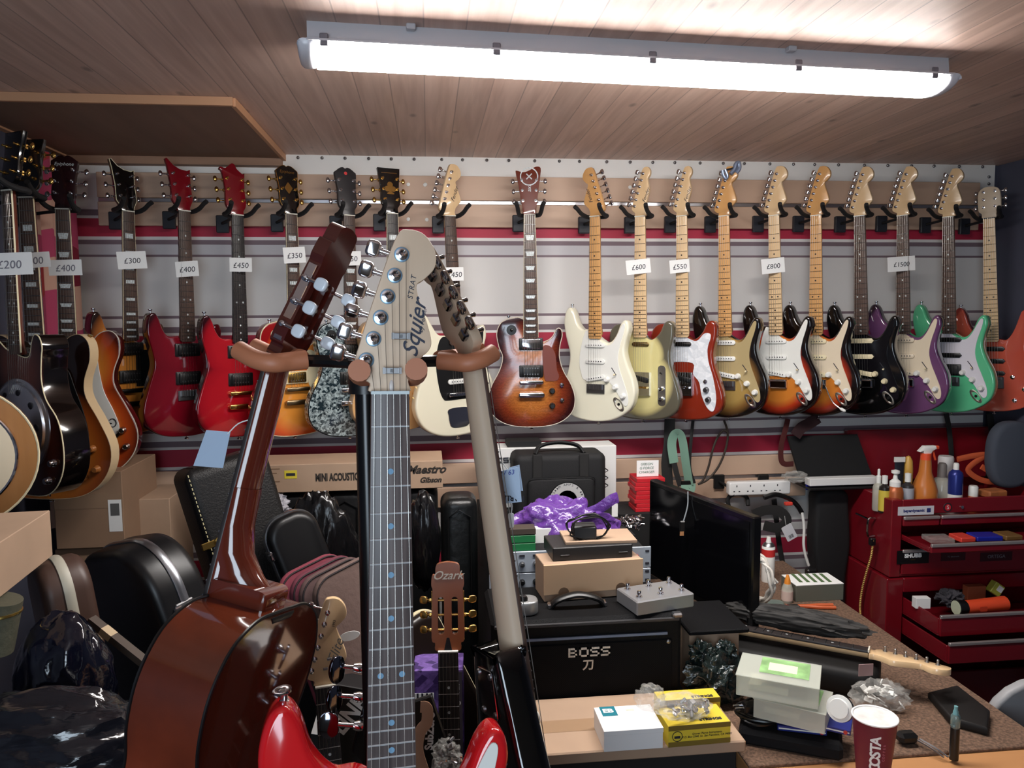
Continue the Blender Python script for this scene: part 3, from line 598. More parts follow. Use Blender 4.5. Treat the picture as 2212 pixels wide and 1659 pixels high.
    btn = once(('btn', bmk.name), lambda: MB().lathe([(.0035, -.002), (.0035, .006), (.0075, .009), (.0075, .012), (0, .0125)], n=12).mesh('strap_button', bmk))
    Q = Matrix.Rotation(rad(-90), 4, 'X')
    if s.get('hornbtn', True): obj('strap_button', btn, root, Matrix.Translation((tip[0], tip[1], zt-th/2)) @ Q)
    obj('strap_button', btn, root, Matrix.Translation((0, bot[1], zt-th/2)) @ Q.inverted())
    if s.get('strings', True):
        for i in range(6):
            k = i/5-.5; r = .00062-.00008*i
            MB().tube([(k*(w0-.007), .002, .0035), (k*.052, by, zp+.0165 if bk != 'strat' else zt+.0135)], r, 5).build('string', SILK, root)
    if s.get('trem'): MB().tube([(.030, by-.012, zt+.008), (.045, by-.02, zt+.022), (.075, by-.075, zt+.03), (.105, by-.10, zt+.032)], .0026, 8, sub=5).build('tremolo_arm', CHROME, root); MB().lathe([(.003, 0), (.006, .006), (.0055, .022), (0, .026)], (.105, by-.10, zt+.032), (.9, -.45, .02), 12).build('tremolo_tip', WHITE, root)
    return f, hd
def sum_poles(x0, dx, r, rows=(0,), z=.0073, m=None):
    b = MB()
    for y in rows:
        for i in range(6): b.cyl((x0+dx*i, y, z-.002), (x0+dx*i, y, z), r, n=8)
    return b.mesh('pole_pieces', m or INK)
# ------------------------------------------------------------------ the guitars on the walls
HY = 2.93
foam = RUBBER; blk = mat('black_bracket', (20, 20, 22), .5)
def hang_frame(nx, ny, bx, by, th, L, y=HY):
    a, b = PY(nx, ny, y), PY(bx, by, y); up = (a-b); sc = up.length/L; up.normalize()
    n = V((math.sin(rad(th)), -math.cos(rad(th)), 0)); M = basis(a, up, n)
    return M, sc
def hanger(M, sc, label, wall='back'):
    """yoke with two foam prongs under the headstock, an arm and a block hooked on the slatted board"""
    p = M.translation; h = thing('guitar_hanger', label, 'guitar hanger', (p.x, p.y, p.z), 'foam guitar hangers')
    R = M.to_3x3().to_4x4()
    for sx in (-1, 1): MB().tube([(0, .003, -.050), (sx*.022, .002, -.046), (sx*.038, .003, -.030), (sx*.041, .005, -.002), (sx*.044, .013, .026), (sx*.047, .027, .048), (sx*.052, .036, .062)], .0082, 10, sub=4, M=R).build('foam_prong', foam, h)
    q = R @ V((0, .003, -.050))
    if wall == 'back':
        w = V((max(-.1, min(0, -.05+.06*p.x)), WY-.054-p.y, -.014)); MB().tube([q, (q.x*.7+w.x*.3, (q.y+w.y)/2, -.004), w], .0055, 8, sub=4).build('arm', blk, h)
        MB().box((w.x, WY-.047-p.y, -.016), (.046, .018, .066), b=.003).build('mounting_block', mat('block_plastic', (36, 38, 46), .5), h)
    else:
        w = V((XL+.02-p.x, q.y, -.014)); MB().tube([q, ((q.x+w.x)/2, q.y, -.004), w], .0055, 8, sub=4).build('arm', blk, h)
        MB().box((w.x-.006, w.y, -.016), (.028, .046, .066), b=.003).build('mounting_block', blk, h)
def tagcard(px, py, y, words, w, h, label, tilt=0, ink=INK, size=.024, th=0, off=0):
    p = PY(px, py, y); M = Matrix.Translation(p) @ Matrix.Rotation(rad(90), 4, 'X')
    M = Matrix.Translation(p) @ Matrix.Rotation(rad(th), 4, 'Z') @ Matrix.Rotation(rad(90), 4, 'X') @ Matrix.Rotation(rad(tilt), 4, 'Z')
    t = one('price_tag', MB().ext(rrect(w, h, .001, 2), -.0004, .0004), PAPER, label, 'price tag', 'price tags on the hung guitars', M)
    text(words, size, ink, t, Matrix.Translation((off, -.003, .0008)), 'handwriting', .1); return t
std = dict(knobs=[(50, -622), (86, -650), (118, -683)], jack='boat', sw='strat', pg='strat')
SC3 = lambda m, k='sc', sl=-10: [(k, -.490, m), (k, -.553, m), (k, -.618, m, sl)]
FL = lambda: [('Fender', .020, 24, 78, 68, INK, .35)]
SB = dict(lo=(-.642, .150), hi=(-.535, .108)); LB = dict(lo=(-.665, .165), hi=(-.495, .115))
sun3 = burst('three_colour_sunburst', (206, 124, 48), (168, 50, 22), (18, 10, 9), p=(.06, .22, .42), **SB)
hb = lambda y, m=BLACK, r=BLACK, k='hb': (k, y, m, 0, 0, r)
WALL = [
 # nut px, bottom px, turn, label, spec, tag
 ((278, 457), (289, 938), 50, 'brown sunburst electric guitar with a dark bound headstock, leftmost on the back wall', dict(body='prs', L=.635, bm=burst('brown_burst', (196, 124, 50), (150, 84, 34), (40, 22, 16), p=(.02, .16, .36)), nm=BRN, hm=BLK, hbind=CREAM, fbm=ROSE, fbind=CREAM, head='prs', inlay='block', pu=[hb(-.485), hb(-.585)], pg='black_lp', pgm=BLACK, pgz=-.001, bridge='tom', brm=mat('black_metal', (40, 38, 36), .4, 1), nutm=BONE)),
 ((399, 456), (413, 942), 44, 'cherry red double cutaway electric guitar with red headstock', dict(body='prs', L=.635, bm=burst('cherry_red', (124, 14, 30), (106, 10, 24), (50, 6, 14), p=(0, .1, .5)), nm=MAHOG, hm=mat('red_headstock', (120, 14, 26), .15, coat=.8), fbm=ROSE, head='prs', pu=[hb(-.485), hb(-.585)], bridge='strat', btn=CHROME)),
 ((514, 465), (525, 943), 38, 'bright red electric guitar with a pointed dark red headstock', dict(body='prs', L=.635, bm=burst('bright_red', (182, 22, 34), (164, 16, 30), (50, 6, 14), p=(.02, .16, .38)), nm=MAHOG, hm=mat('red_headstock', (120, 14, 26), .15, coat=.8), fbm=EBONY, head='crown', pegm=GOLD, pu=[hb(-.485), hb(-.585)], bridge='tom', brm=GOLD)),
 ((630, 463), (646, 940), 36, 'orange cherry sunburst single cutaway guitar with cream pickup rings and gold-bound black headstock', dict(body='lp', L=.628, r=.003, bm=burst('cherry_sunburst', (232, 150, 60), (214, 84, 30), (150, 18, 20), p=(0, .2, .5), **LB), binding=CREAM, nm=MAHOG, hm=BLK, hbind=GOLD, fbm=ROSE, fbind=CREAM, head='epi', inlay='block', pegm=GOLD, pu=[hb(-.482, GOLD, CREAM), hb(-.585, GOLD, CREAM)], pg='lp', pgm=CREAM, bridge='tom', brm=mat('aged_nickel', (150, 130, 100), .3, 1), logo=[('Epiphone', .015, 0, 152, 0, GOLD, .2), ('♦', .04, 0, 92, 0, GOLD, 0)], sw='lp', knobs=[(80, -662), (80, -718), (122, -640), (122, -700)], km=GOLD)),
 ((755, 466), (764, 941), 30, 'grey pearl single cutaway guitar with a black headstock, behind the front stand', dict(body='lp', L=.628, r=.003, bm=cells('grey_pearloid', (30, 44, 50), (170, 186, 188), 130), binding=BLK, nm=BRN, hm=mat('charcoal_lacquer', (46, 44, 46), .3), fbm=ROSE, head='epi', inlay='trap', fr=22, pu=[hb(-.482), hb(-.585)], bridge='tom', knobs=[(80, -662), (80, -718)], km=BLACK, logo=[('●', .016, 0, 152, 0, mat('red_badge', (210, 60, 60), .5), 0)], sw='lp', swm=BLACK)),
 ((848, 462), (858, 932), 24, 'natural tan guitar with black headstock and gold tuners, mostly hidden behind the front guitar', dict(body='lp', L=.628, r=.003, bm=wood('natural_tan', (206, 158, 104), (218, 172, 118), .25, coat=.5), nm=MAHOG, hm=BLK, fbm=EBONY, fbind=CREAM, head='square', inlay='block', pegm=GOLD, pu=[hb(-.482, GOLD), hb(-.585, GOLD)], bridge='tom', brm=GOLD, knobs=[(80, -662), (80, -718), (122, -640), (122, -700)], km=GOLD, logo=[('═══', .02, 0, 148, 0, GOLD, 0), ('♣', .045, 0, 92, 0, GOLD, 0)])),
 ((973, 467), (997, 942), 24, 'white offset electric guitar with black pickguard and long maple headstock', dict(body='offset', L=.648, bm=mat('cream_white_lacquer', (236, 230, 206), .12, coat=.8), nm=MAPLE, fbm=ROSE, head='strat', pg='jag', pgm=BLACK, pu=[('sc', -.50, WHITE), ('sc', -.60, WHITE)], bridge='jag', knobs=[(96, -650), (98, -684)], km=BLACK, logo=FL())),
 ((1144, 464), (1149, 922), -6, 'flame maple sunburst single cutaway guitar with brown headstock, hanging in the middle', dict(body='lp', L=.628, r=.003, bm=burst('flame_sunburst', (186, 112, 50), (128, 52, 28), (48, 12, 16), p=(.03, .3, .62), flame=.25, **LB), binding=mat('ivory_binding', (206, 196, 180), .3), nm=MAHOG, hm=mat('brown_headstock', (104, 42, 28), .2, coat=.7), fbm=ROSE, fbind=CREAM, head='axl', inlay='trap', fr=22, hang=5, pu=[('hbc', -.482, CHROME, 0, 0, BLACK), hb(-.585)], bridge='tom', knobs=[(79, -662), (79, -719)], km=BLACK, minis=[(116, -640), (117, -698)], sw='lp', swm=BLACK, pg='lp', pgm=mat('clear_brown_guard', (112, 48, 30), .35), logo=[('⊗', .05, 0, 138, 0, PEARL, 0), ('axl', .022, 0, 96, 90, PEARL, .2)], nutm=mat('grey_nut', (150, 140, 130), .5))),
 ((1284, 468), (1285, 911), -40, 'vintage white guitar with white pickguard and a reversed amber headstock', dict(std, body='strat', bm=mat('vintage_white', (238, 234, 212), .12, coat=.8), nm=AMBER, head='strat', mirror=True, im=BDOT, fretm=mat('dark_fret', (120, 96, 70), .4, 1), pgm=mat('white_guard', (232, 232, 226), .25), pu=SC3(WHITE, 'sc', 10), logo=[('Fender', .020, 24, 78, 110, INK, .35)], trem=False)),
 ((1382, 468), (1382, 907), -40, 'antigua burst single cutaway guitar with pale green centre and grey rim', dict(body='tele', bm=burst('antigua_burst', (212, 202, 142), (190, 178, 124), (92, 88, 74), p=(.08, .2, .3), **SB), nm=MAPLE, head='tele', im=BDOT, fretm=mat('dark_fret', (120, 96, 70), .4, 1), pu=[('lip', -.492, mat('aged_cover', (140, 120, 80), .3, 1))], bridge='tele', brass=True, sw='telecontrol', hornbtn=False, btn=CHROME, logo=FL())),
 ((1472, 467), (1474, 907), -42, 'red-brown single cutaway guitar with white pearl pickguard', dict(body='tele', bm=mat('red_brown_lacquer', (132, 42, 24), .12, coat=.8), nm=MAPLE, head='tele', im=BDOT, fretm=mat('dark_fret', (120, 96, 70), .4, 1), pg='tele_f', pgm=cells('white_pearloid', (214, 218, 224), (240, 242, 246), 50), pu=[('lip', -.492, mat('dark_cover', (70, 66, 64), .3, 1))], bridge='tele', knobs=[(96, -668), (104, -706)], km=mat('satin_knob', (130, 130, 132), .3, 1), minis=[(92, -636)], hornbtn=False, logo=FL())),
 ((1563, 467), (1567, 903), -45, 'dark sunburst guitar with gold pickguard and amber neck, capo clipped on its headstock', dict(std, body='strat', bm=burst('gold_burst', (168, 138, 78), (120, 86, 44), (20, 15, 13), p=(.06, .22, .42), **SB), nm=AMBER, head='strat', im=BDOT, fretm=mat('dark_fret', (120, 96, 70), .4, 1), pgm=mat('gold_guard', (190, 170, 124), .3, .2), pu=SC3(WHITE))),
 ((1671, 466), (1678, 899), -48, 'three colour sunburst guitar with white pickguard and maple neck priced 800', dict(std, body='strat', bm=sun3, nm=MAPLE, head='strat', im=BDOT, fretm=mat('dark_fret', (120, 96, 70), .4, 1), pgm=mat('white_guard', (232, 232, 226), .25), pu=SC3(WHITE), brcover=True)),
 ((1762, 466), (1761, 899), -50, 'sunburst guitar with cream pickguard and white-tipped tremolo arm', dict(std, body='strat', bm=sun3, nm=AMBER, head='strat', im=BDOT, fretm=mat('dark_fret', (120, 96, 70), .4, 1), pgm=mat('parchment_guard', (228, 212, 186), .3), pu=SC3(CREAM), trem=True)),
 ((1856, 467), (1862, 897), -52, 'all black guitar with cream pickup covers and dark fretboard', dict(std, body='strat', bm=BLK, nm=MAPLE, fbm=ROSE, head='strat', pgm=mat('black_guard', (16, 14, 18), .2), pu=SC3(CREAM, 'blade'), km=CREAM, brcover=True, nutm=WHITE)),
 ((1949, 466), (1951, 895), -54, 'purple guitar with parchment pickguard priced 1500', dict(std, body='strat', bm=burst('plum_purple', (112, 72, 112), (104, 64, 104), (44, 28, 46), p=(0, .08, .4)), nm=MAPLE, fbm=ROSE, head='strat', pgm=mat('parchment_guard', (228, 212, 186), .3), pu=SC3(mat('parchment_guard', (228, 212, 186), .3)), brcover=True)),
 ((2048, 469), (2049, 892), -56, 'sea green guitar with white pickguard and black pickups', dict(std, body='strat', bm=mat('sea_green', (96, 198, 146), .14, coat=.8), nm=MAPLE, fbm=ROSE, head='strat', pgm=mat('lilac_white_guard', (226, 222, 230), .25), pu=[('blade', -.490, BLACK), ('blade', -.553, BLACK), ('hbc', -.612, BLACK)], bridge='strat')),
 ((2136, 472), (2143, 890), -52, 'salmon red guitar with three black pickups, rightmost on the back wall', dict(body='super', bm=burst('salmon_red', (206, 92, 72), (204, 86, 66), (150, 44, 36), p=(0, .06, .3)), nm=MAPLE, head='slab', hang=4, fr=24, im=BDOT, fretm=mat('dark_fret', (120, 96, 70), .4, 1), pu=[('blade', -.525, BLACK), ('blade', -.575, BLACK), ('blade', -.625, BLACK)], bridge='edge', brm=STEEL, minis=[(72, -640), (112, -690), (78, -735)], nutm=BLACK, hm=mat('pale_headstock', (206, 186, 160), .4), trem=False)),
]
LEN = {'strat': .789, 'tele': .790, 'lp': .798, 'prs': .794, 'offset': .804, 'super': .784, 'semi': .868, 'reso': .866}
for (n, b, th, lab, sp) in WALL:
    M, sc = hang_frame(*n, *b, th, LEN[sp['body']])
    g = thing('electric_guitar', lab, 'guitar', M @ Matrix.Scale(sc, 4), 'electric guitars hung along the back wall')
    build_guitar(g, sp)
    hanger(M, sc, 'foam hanger holding the ' + lab.split(',')[0].split(' with')[0].split(' priced')[0])
TG = [(285, 562, '£300', .095, .062, 50, 4), (404, 581, '£400', .078, .055, 6, 4), (520, 572, '£450', .078, .05, 6, -1), (636, 551, '£350', .078, .058, 30, 4), (760, 558, '350', .068, .052, 20, 2), (982, 592, '£450', .068, .05, 5, 1), (1379, 576, '£600', .095, .055, -5, 6), (1468, 575, '£550', .078, .05, -5, 5), (1670, 574, '£800', .092, .058, -8, 6), (1947, 570, '£1500', .112, .058, -8, 4)]
WHO = ['brown sunburst guitar at the left end', 'cherry red guitar', 'bright red guitar', 'orange cherry sunburst guitar', 'grey pearl guitar', 'white offset guitar', 'antigua burst guitar', 'red-brown guitar', 'sunburst guitar with white pickguard', 'purple guitar']
for (px, py, w_, a, b, th, ti), who in zip(TG, WHO):
    tagcard(px, py, HY-.016, w_, a, b, f'white handwritten price card reading {w_.replace("£","")} on the {who}', ti, th=th*.5, size=.027 if len(w_) < 5 else .026)
# capo clipped over the top of the amber headstock
cq = PY(1580, 372, HY-.03); cpo = thing('capo', 'blue-grey spring capo clipped on top of the amber headstock', 'capo', cq); BGM = mat('blue_grey_metal', (150, 164, 190), .3, .6)
w_ = lambda x, y, d=0: PY(x, y, HY-.03+d)-cq
MB().tube([w_(1560, 368), w_(1562, 378), w_(1568, 386), w_(1571, 380), w_(1566, 366)], .006, 10, sub=4).build('handle', BGM, cpo); MB().tube([w_(1578, 376), w_(1586, 366), w_(1590, 354), w_(1596, 352), w_(1597, 364), w_(1590, 374)], .008, 10, sub=4).build('jaw', BGM, cpo); MB().tube([w_(1566, 367), w_(1574, 366), w_(1584, 363)], .0035, 8, sub=3).build('spring', BLACK, cpo)
# ------------------------------------------------------------------ guitars hung along the left wall
def ext_holes(ol, holes, z0, z1):
    from mathutils.geometry import tessellate_polygon
    b = MB(); loops = [[V((x, y, 0)) for x, y in l] for l in [ol]+holes]; flat = [p for l in loops for p in l]; n = len(flat)
    tri = tessellate_polygon(loops); vs = [(p.x, p.y, z0) for p in flat]+[(p.x, p.y, z1) for p in flat]; fs = []
    for t in tri:
        a, c, d = (flat[i] for i in t); up = (c-a).cross(d-a).z > 0
        t = t if up else t[::-1]; fs.append(tuple(i+n for i in t)); fs.append(t[::-1])
    o = 0
    for l in loops:
        k = len(l)
        for i in range(k): fs.append((o+i, o+(i+1) % k, n+o+(i+1) % k, n+o+i))
        o += k
    return b.add(vs, fs)
def classic_head(root, s, HM):
    sl = [rrect(.0145, .086, .007, cx=sx*.016, cy=.080) for sx in (-1, 1)]; zf, zb = 0, -.020
    hd = ext_holes(HDO['classic'], sl, zb, zf).build('headstock', s['hm'], root, 30, HM)
    pm, bm = s.get('pegm', CHROME), s.get('btnm', CHROME); sideways = s.get('sideways', False)
    for sx in (-1, 1):
        pl = MB().box((sx*.0372, .080, -.010), (.0016, .112, .013), b=.0006).build('machine_plate', pm, root, M=HM)
        for i in range(3):
            y = .046+.034*i
            MB().cyl((sx*.034, y, -.010), (sx*.004, y, -.010), .0045 if not sideways else .003).build('string_roller', BONE if not sideways else pm, hd)
            d = V((sx*.25, 0, -1)).normalized() if not sideways else V((sx, 0, -.35)).normalized()
            o = V((sx*.040, y, -.010)); b = MB().cyl(o-d*.004, o+d*(.020 if not sideways else .010), .0026).lathe([(.004, 0), (.005, .004), (.004, .008), (0, .009)], o-V((sx*.003, 0, 0)), (sx, 0, 0), 10); b.build('tuner_shaft', pm, pl)
            k = MB(); q = o+d*(.029 if not sideways else .018)
            F = basis(q, V((0, 1, 0)), d.cross(V((0, 1, 0)))); k.ext(spl([(-8, -7), (0, -9), (8, -7), (10, 0), (8, 7), (0, 9), (-8, 7), (-10, 0)], 4), -.0035, .0035, .0028, 3, M=F); k.build('tuner_button', bm, pl)
    return hd
def left_frame(nx, ny, bx, by, d, th, L): return hang_frame(nx, ny, bx, by, th, L, CD(nx, ny, d).y)
sb_semi = dict(lo=(-.72, .205), hi=(-.50, .165))
LW = [
 ((134, 452), (158, 1030), 2.50, 0, 'orange sunburst hollow guitar with white pickguard and black headstock', dict(body='semi', L=.6285, fbend=-.452, zt=-.012, r=.003, bm=burst('orange_hollow_burst', (214, 138, 52), (178, 70, 26), (70, 20, 14), p=(0, .2, .5), **sb_semi), binding=mat('ivory_binding', (206, 196, 180), .3), nm=MAHOG, hm=mat('dark_wine_headstock', (38, 12, 16), .25, coat=.5), fbm=ROSE, fbind=CREAM, head='epi', inlay='trap', fr=18, neck_end=-.46, pu=[hb(-.49, CHROME), hb(-.58, CHROME)], pg='casino', pgm=mat('white_guard', (232, 232, 226), .25), pgz=.004, bridge='trap', fhole=True, knobs=[(120, -745), (158, -715), (128, -800), (168, -770)], km=mat('silver_knob', (190, 184, 176), .25, 1), logo=[('Epiphone', .016, 0, 146, 0, PEARL, .2)], hornbtn=False, pegm=CHROME)),
 ((55, 427), (96, 1078), 2.30, -10, 'brown sunburst hollow guitar with cream sides and black pickguard', dict(body='semi', L=.6285, fbend=-.465, zt=-.012, th=.042, r=.002, bm=burst('brown_hollow_burst', (190, 112, 40), (150, 74, 28), (26, 12, 10), p=(.0, .2, .4), lo=(-.735, .215), hi=(-.70, .12)), side=mat('cream_side', (216, 190, 150), .3), nm=MAHOG, hm=BLK, fbm=ROSE, fbind=CREAM, head='square', inlay='block', fr=20, neck_end=-.47, pu=[hb(-.50, BLACK), hb(-.58, BLACK)], pg='sheraton', pgm=BLACK, pgz=.004, bridge='trap', fhole=True, knobs=[(112, -750), (150, -720), (118, -805), (160, -780)], km=mat('amber_knob', (150, 92, 46), .25), logo=[], hornbtn=False, pegm=GOLD)),
]
for (n, b, d, th, lab, sp) in LW:
    M, sc = left_frame(*n, *b, d, th, .868)
    g = thing('semi_hollow_guitar', lab+', hung on the left wall', 'guitar', M @ Matrix.Scale(sc, 4), 'guitars hung along the left wall'); build_guitar(g, sp); hanger(M, sc, 'foam hanger on the left wall holding the '+lab.split(' hollow')[0]+' hollow guitar', 'left')
    if 'white pickguard' in lab: MB().tube([(.128-.012*math.cos(a), -.690-.014*math.sin(a), -.0045) for a in [rad(40+i*28) for i in range(11)]], .0014, 6).tube([(.116, -.690, -.0045), (.126, -.692, -.0045)], .0014, 6).build('guard_emblem', INK, g)
    else: obj('strap_button', once(('btn', 'gold'), lambda: MB().lathe([(.0035, -.002), (.0035, .006), (.0075, .009), (.0075, .012), (0, .0125)], n=12).mesh('strap_button', GOLD)), g, Matrix.Translation((.138, -.40, -.04)) @ Matrix.Rotation(rad(62), 4, 'Z') @ Matrix.Rotation(rad(90), 4, 'Y'))
M, sc = left_frame(13, 412, 46, 1067, 2.03, -34, .866)
g = thing('resonator_guitar', 'dark sunburst resonator guitar with a chrome cone cover at the left edge', 'guitar', M @ Matrix.Scale(sc, 4), 'guitars hung along the left wall')
build_guitar(g, dict(body='reso', L=.648, fbend=-.46, zt=-.010, th=.08, r=.002, bm=burst('dark_reso_burst', (90, 40, 24), (52, 22, 16), (12, 8, 8), p=(0, .2, .55), lo=(-.72, .2), hi=(-.5, .14)), binding=CREAM, nm=MAHOG, hm=BLK, fbm=ROSE, fbind=CREAM, head='square', pegm=GOLD, fr=19, neck_end=-.46, bridge='none', hornbtn=False, knobs=[(150, -762), (124, -815)], km=CHROME))
MB().lathe([(.135, -.001), (.135, .004), (.128, .007), (.122, .005), (.118, .010), (.085, .018), (.05, .020), (0, .021)], (0, -.665, -.010), n=48).build('cone_cover', mat('satin_chrome', (225, 226, 230), .22, .9), g)
for i in range(9):
    a = 2*PI*i/9; MB().ell((.095*math.cos(a), -.665+.095*math.sin(a), .0055), (.011, .011, .002), 12, 6).build('cover_hole', INK, g)
hanger(M, sc, 'foam hanger on the left wall holding the resonator guitar', 'left')
bj = CD(-100, 990, 1.86); M = basis(bj, V((0, 0, 1)), V((.35, -.93, 0)))
g = thing('banjo', 'banjo with tan rim and cream drum head, cut by the left photo edge', 'banjo', M, 'guitars hung along the left wall')
tanw = wood('tan_lacquer', (150, 104, 62), (164, 116, 72), .25, coat=.5)
MB().lathe([(.11, -.09), (.16, -.075), (.178, -.02), (.178, -.004), (.172, 0), (0, 0)], n=48).build('resonator', tanw, g)
MB().tube([(.176*math.cos(2*PI*i/48), .176*math.sin(2*PI*i/48), -.002) for i in range(48)], .003, 6, closed=True).build('rim_binding', CREAM, g)
MB().lathe([(.128, -.004), (.128, .012), (.122, .014), (0, .013)], n=48).build('drum_head', mat('cream_head', (216, 200, 172), .6), g)
MB().tube([(.13*math.cos(2*PI*i/48), .13*math.sin(2*PI*i/48), .010) for i in range(48)], .004, 6, closed=True).build('tension_hoop', CHROME, g)
MB().box((0, .42, -.01), (.05, .50, .026), b=.006).build('neck', MAHOG, g); MB().box((0, .42, .007), (.048, .50, .008), b=.002).build('fretboard', EBONY, g)
MB().ext([(x, y+.67) for x, y in HDO['open']], -.02, -.005, .001, 1).build('headstock', BLK, g)
hanger(basis(M @ V((0, .67, .01)), V((0, 0, 1)), V((.35, -.93, 0))), 1, 'foam hanger on the left wall holding the banjo', 'left')
for px, py, d, w_, a, b, lab, ti in ((20, 570, 2.03, '£200', .115, .058, 'white card reading 200 at the far left, on the resonator guitar', 2), (70, 562, 2.30, '£500', .10, .045, 'white card half hidden behind the 200 card, on the brown hollow guitar', 4), (141, 578, 2.50, '£400', .102, .050, 'white card reading 400 on the orange sunburst hollow guitar', 1)):
    tagcard(px, py, CD(px, py, d-.02).y, w_, a, b, lab, ti, size=.030, ink=mat('faint_ink', (120, 118, 128), .8))
# ------------------------------------------------------------------ three guitars on a stand, close to the camera
def cdir(r, u, f): return RT*r+UP*u+FWD*f
# front: natural headstock, red body, facing the camera
N0, N1 = CD(843, 851, .862), CD(849, 2375, .856)
up = (N0-N1).normalized(); M = basis(N0, up, cdir(math.sin(rad(14)), 0, -math.cos(rad(14))))
RED = mat('fiesta_red', (205, 26, 32), .12, coat=.8)
sq = thing('electric_guitar', 'red electric guitar with pale maple headstock on the front of the floor stand', 'guitar', M)
MPALE = wood('pale_satin_maple', (208, 182, 156), (220, 196, 170), .5, scale=22)
RW = wood('open_rosewood', (64, 56, 56), (100, 88, 86), .38, scale=90, k=.03)
f, hd = build_guitar(sq, dict(std, body='strat', bm=RED, nm=wood('red_side_rosewood', (70, 36, 28), (88, 48, 38), .4), hm=MPALE, fbm=RW, head='strat', pegs=False, im=mat('daylight_blue_pearl_dot', (120, 160, 190), .2, coat=.6), dr=.0034, pgm=mat('white_guard', (232, 232, 226), .25), pu=SC3(WHITE), nutm=mat('pale_nut', (200, 212, 214), .4), strings=False, fretm=mat('bright_fret', (222, 226, 230), .3, .6), w0=.0425))  # inlay dots have the daylight's blue reflection put into their colour
HM = Matrix.Translation((0, .002, -.005)); bush = MB().lathe([(.0072, 0), (.0068, .002), (.0048, .0024), (.0036, .0024), (.0032, .010), (.0040, .013), (.0030, .0145), (0, .013)], n=20).mesh('tuner_post', CHROME)
hexn = MB().lathe([(.0088, .0002), (.0086, .0012), (.0076, .0018), (.005, .0018)], n=24).mesh('bushing', mat('daylight_blue_steel', (150, 186, 214), .3, .6))  # bushing blue is reflected daylight painted into the metal
rot = [20, 15, 75, 35, 25, 10]
for i in range(6):
    x, y = -.026+.040*i/5, .036+.120*i/5; P = HM @ Matrix.Translation((x, y, 0))
    q = obj('tuner_post', bush, sq, P); obj('bushing', hexn, q)
    b = MB().cyl((-.012, 0, -.020), (-.024, 0, -.020), .003).cyl((-.0215, 0, -.020), (-.0235, 0, -.020), .0046).box((-.003, 0, -.019), (.017, .016, .009), b=.002)
    R = Matrix.Rotation(rad(-17), 4, 'Z')
    KM = Matrix.Translation((-.032, 0, -.020)) @ Matrix.Rotation(rad(rot[i]), 4, 'X')
    b.ext(rrect(.0165, .0195, .0055), -.0055, .0055, .0035, 3, M=KM); b.build('tuning_key', CHROME, sq, M=P @ R)
for x, y in ((.012, .063), (.002, .024)):
    MB().box((x, y, .0035), (.004, .004, .007)).box((x, y, .0062), (.021, .0072, .0016), b=.0005).box((x-.009, y, .0072), (.003, .0072, .002)).box((x+.009, y, .0072), (.003, .0072, .002)).build('string_tree', STEEL, sq, M=HM)
MB().ell((.002, .006, 0), (.003, .008, .0012), 12, 6).build('truss_rod_hole', mat('pale_plug', (205, 196, 190), .3), hd)
lm = mat('logo_navy', (38, 46, 66), .6)
text('Squier', .0255, lm, hd, Matrix.Translation((.0285, .072, .0006)) @ Matrix.Rotation(rad(80), 4, 'Z'), 'maker_lettering', .42, bold=.0002, sx=1.0)
text('STRAT', .0085, lm, hd, Matrix.Translation((.0255, .119, .0006)) @ Matrix.Rotation(rad(80), 4, 'Z'), 'model_lettering', .2, sp=1.15)
text('by Fender', .0072, lm, hd, Matrix.Translation((.0375, .082, .0006)) @ Matrix.Rotation(rad(80), 4, 'Z'), 'maker_lettering', .35)
for i, k in enumerate((-.5, -.3, -.1, .1, .3, .5)):
    pi = i; px, py = -.026+.040*pi/5, .036+.120*pi/5
    if i < 3: MB().tube([(k*.035, .001, .0032), (k*.052, -.648, .012)], .00030, 6).build('string', SILK, sq)
    MB().tube([(k*.035, .001, .0032), (px+.004, py, .003)], .0003, 5).build('string_end', mat('thin_string', (120, 112, 106), .4, 1), sq)
for i in (3, 4, 5): k = i/5-.5; MB().tube([(k*.035, .001, .0032), (k*.052, -.648, .012)], .00020, 6).build('string', SILK, sq)
MB().lathe([(.0065, 0), (.0035, .003), (.0045, .009), (.0105, .012), (.0105, .014), (.008, .0142), (0, .0125)], (-.117, -.3445, -.034), (-.15, 1, .1), 20).build('strap_lock', CHROME, sq)
# left: nylon-string guitar seen from behind
nb = cdir(math.sin(rad(80)), .02, -math.cos(rad(80)))
C0 = CD(591, 772, 1.06); C1 = CD(591-.25*820, 772+820, 1.02); up = (C0-C1).normalized(); M = basis(C0, up, -nb)
cl = thing('acoustic_guitar', 'reddish nylon-string acoustic guitar seen from behind on the left of the floor stand', 'guitar', M)
RM = wood('red_brown_gloss', (84, 32, 20), (96, 38, 24), .12, coat=.8, scale=8); SIDE = mat('amber_red_side', (104, 42, 20), .13, coat=.8, noise_amt=.4, nscale=4)
BACK = wood('dark_red_back', (56, 20, 13), (74, 28, 17), .1, coat=.9, scale=6)
build_guitar(cl, dict(body='classical', L=.650, w0=.052, w1=.063, fbend=-.46, fr=18, zt=-.0068, th=.096, r=.0015, bm=BACK, side=SIDE, side_z=(-.101, -.008), nm=RM, hm=mat('dark_red_headstock', (70, 24, 18), .14, coat=.8), fbm=EBONY, head='classic', hang=13, slots=True, btnm=mat('pearl_white_button', (216, 226, 236), .2, coat=.5), neck_end=-.335, neck_depth=.0165, inlay=None, bridge='none', hornbtn=False, strings=False))
for z in (-.1015, -.0078): MB().tube([(x*1.004, (y+.6)*1.004-.6, z) for x, y in OUT['classical']], .0022, 6, closed=True).build('binding', BLACK, cl)
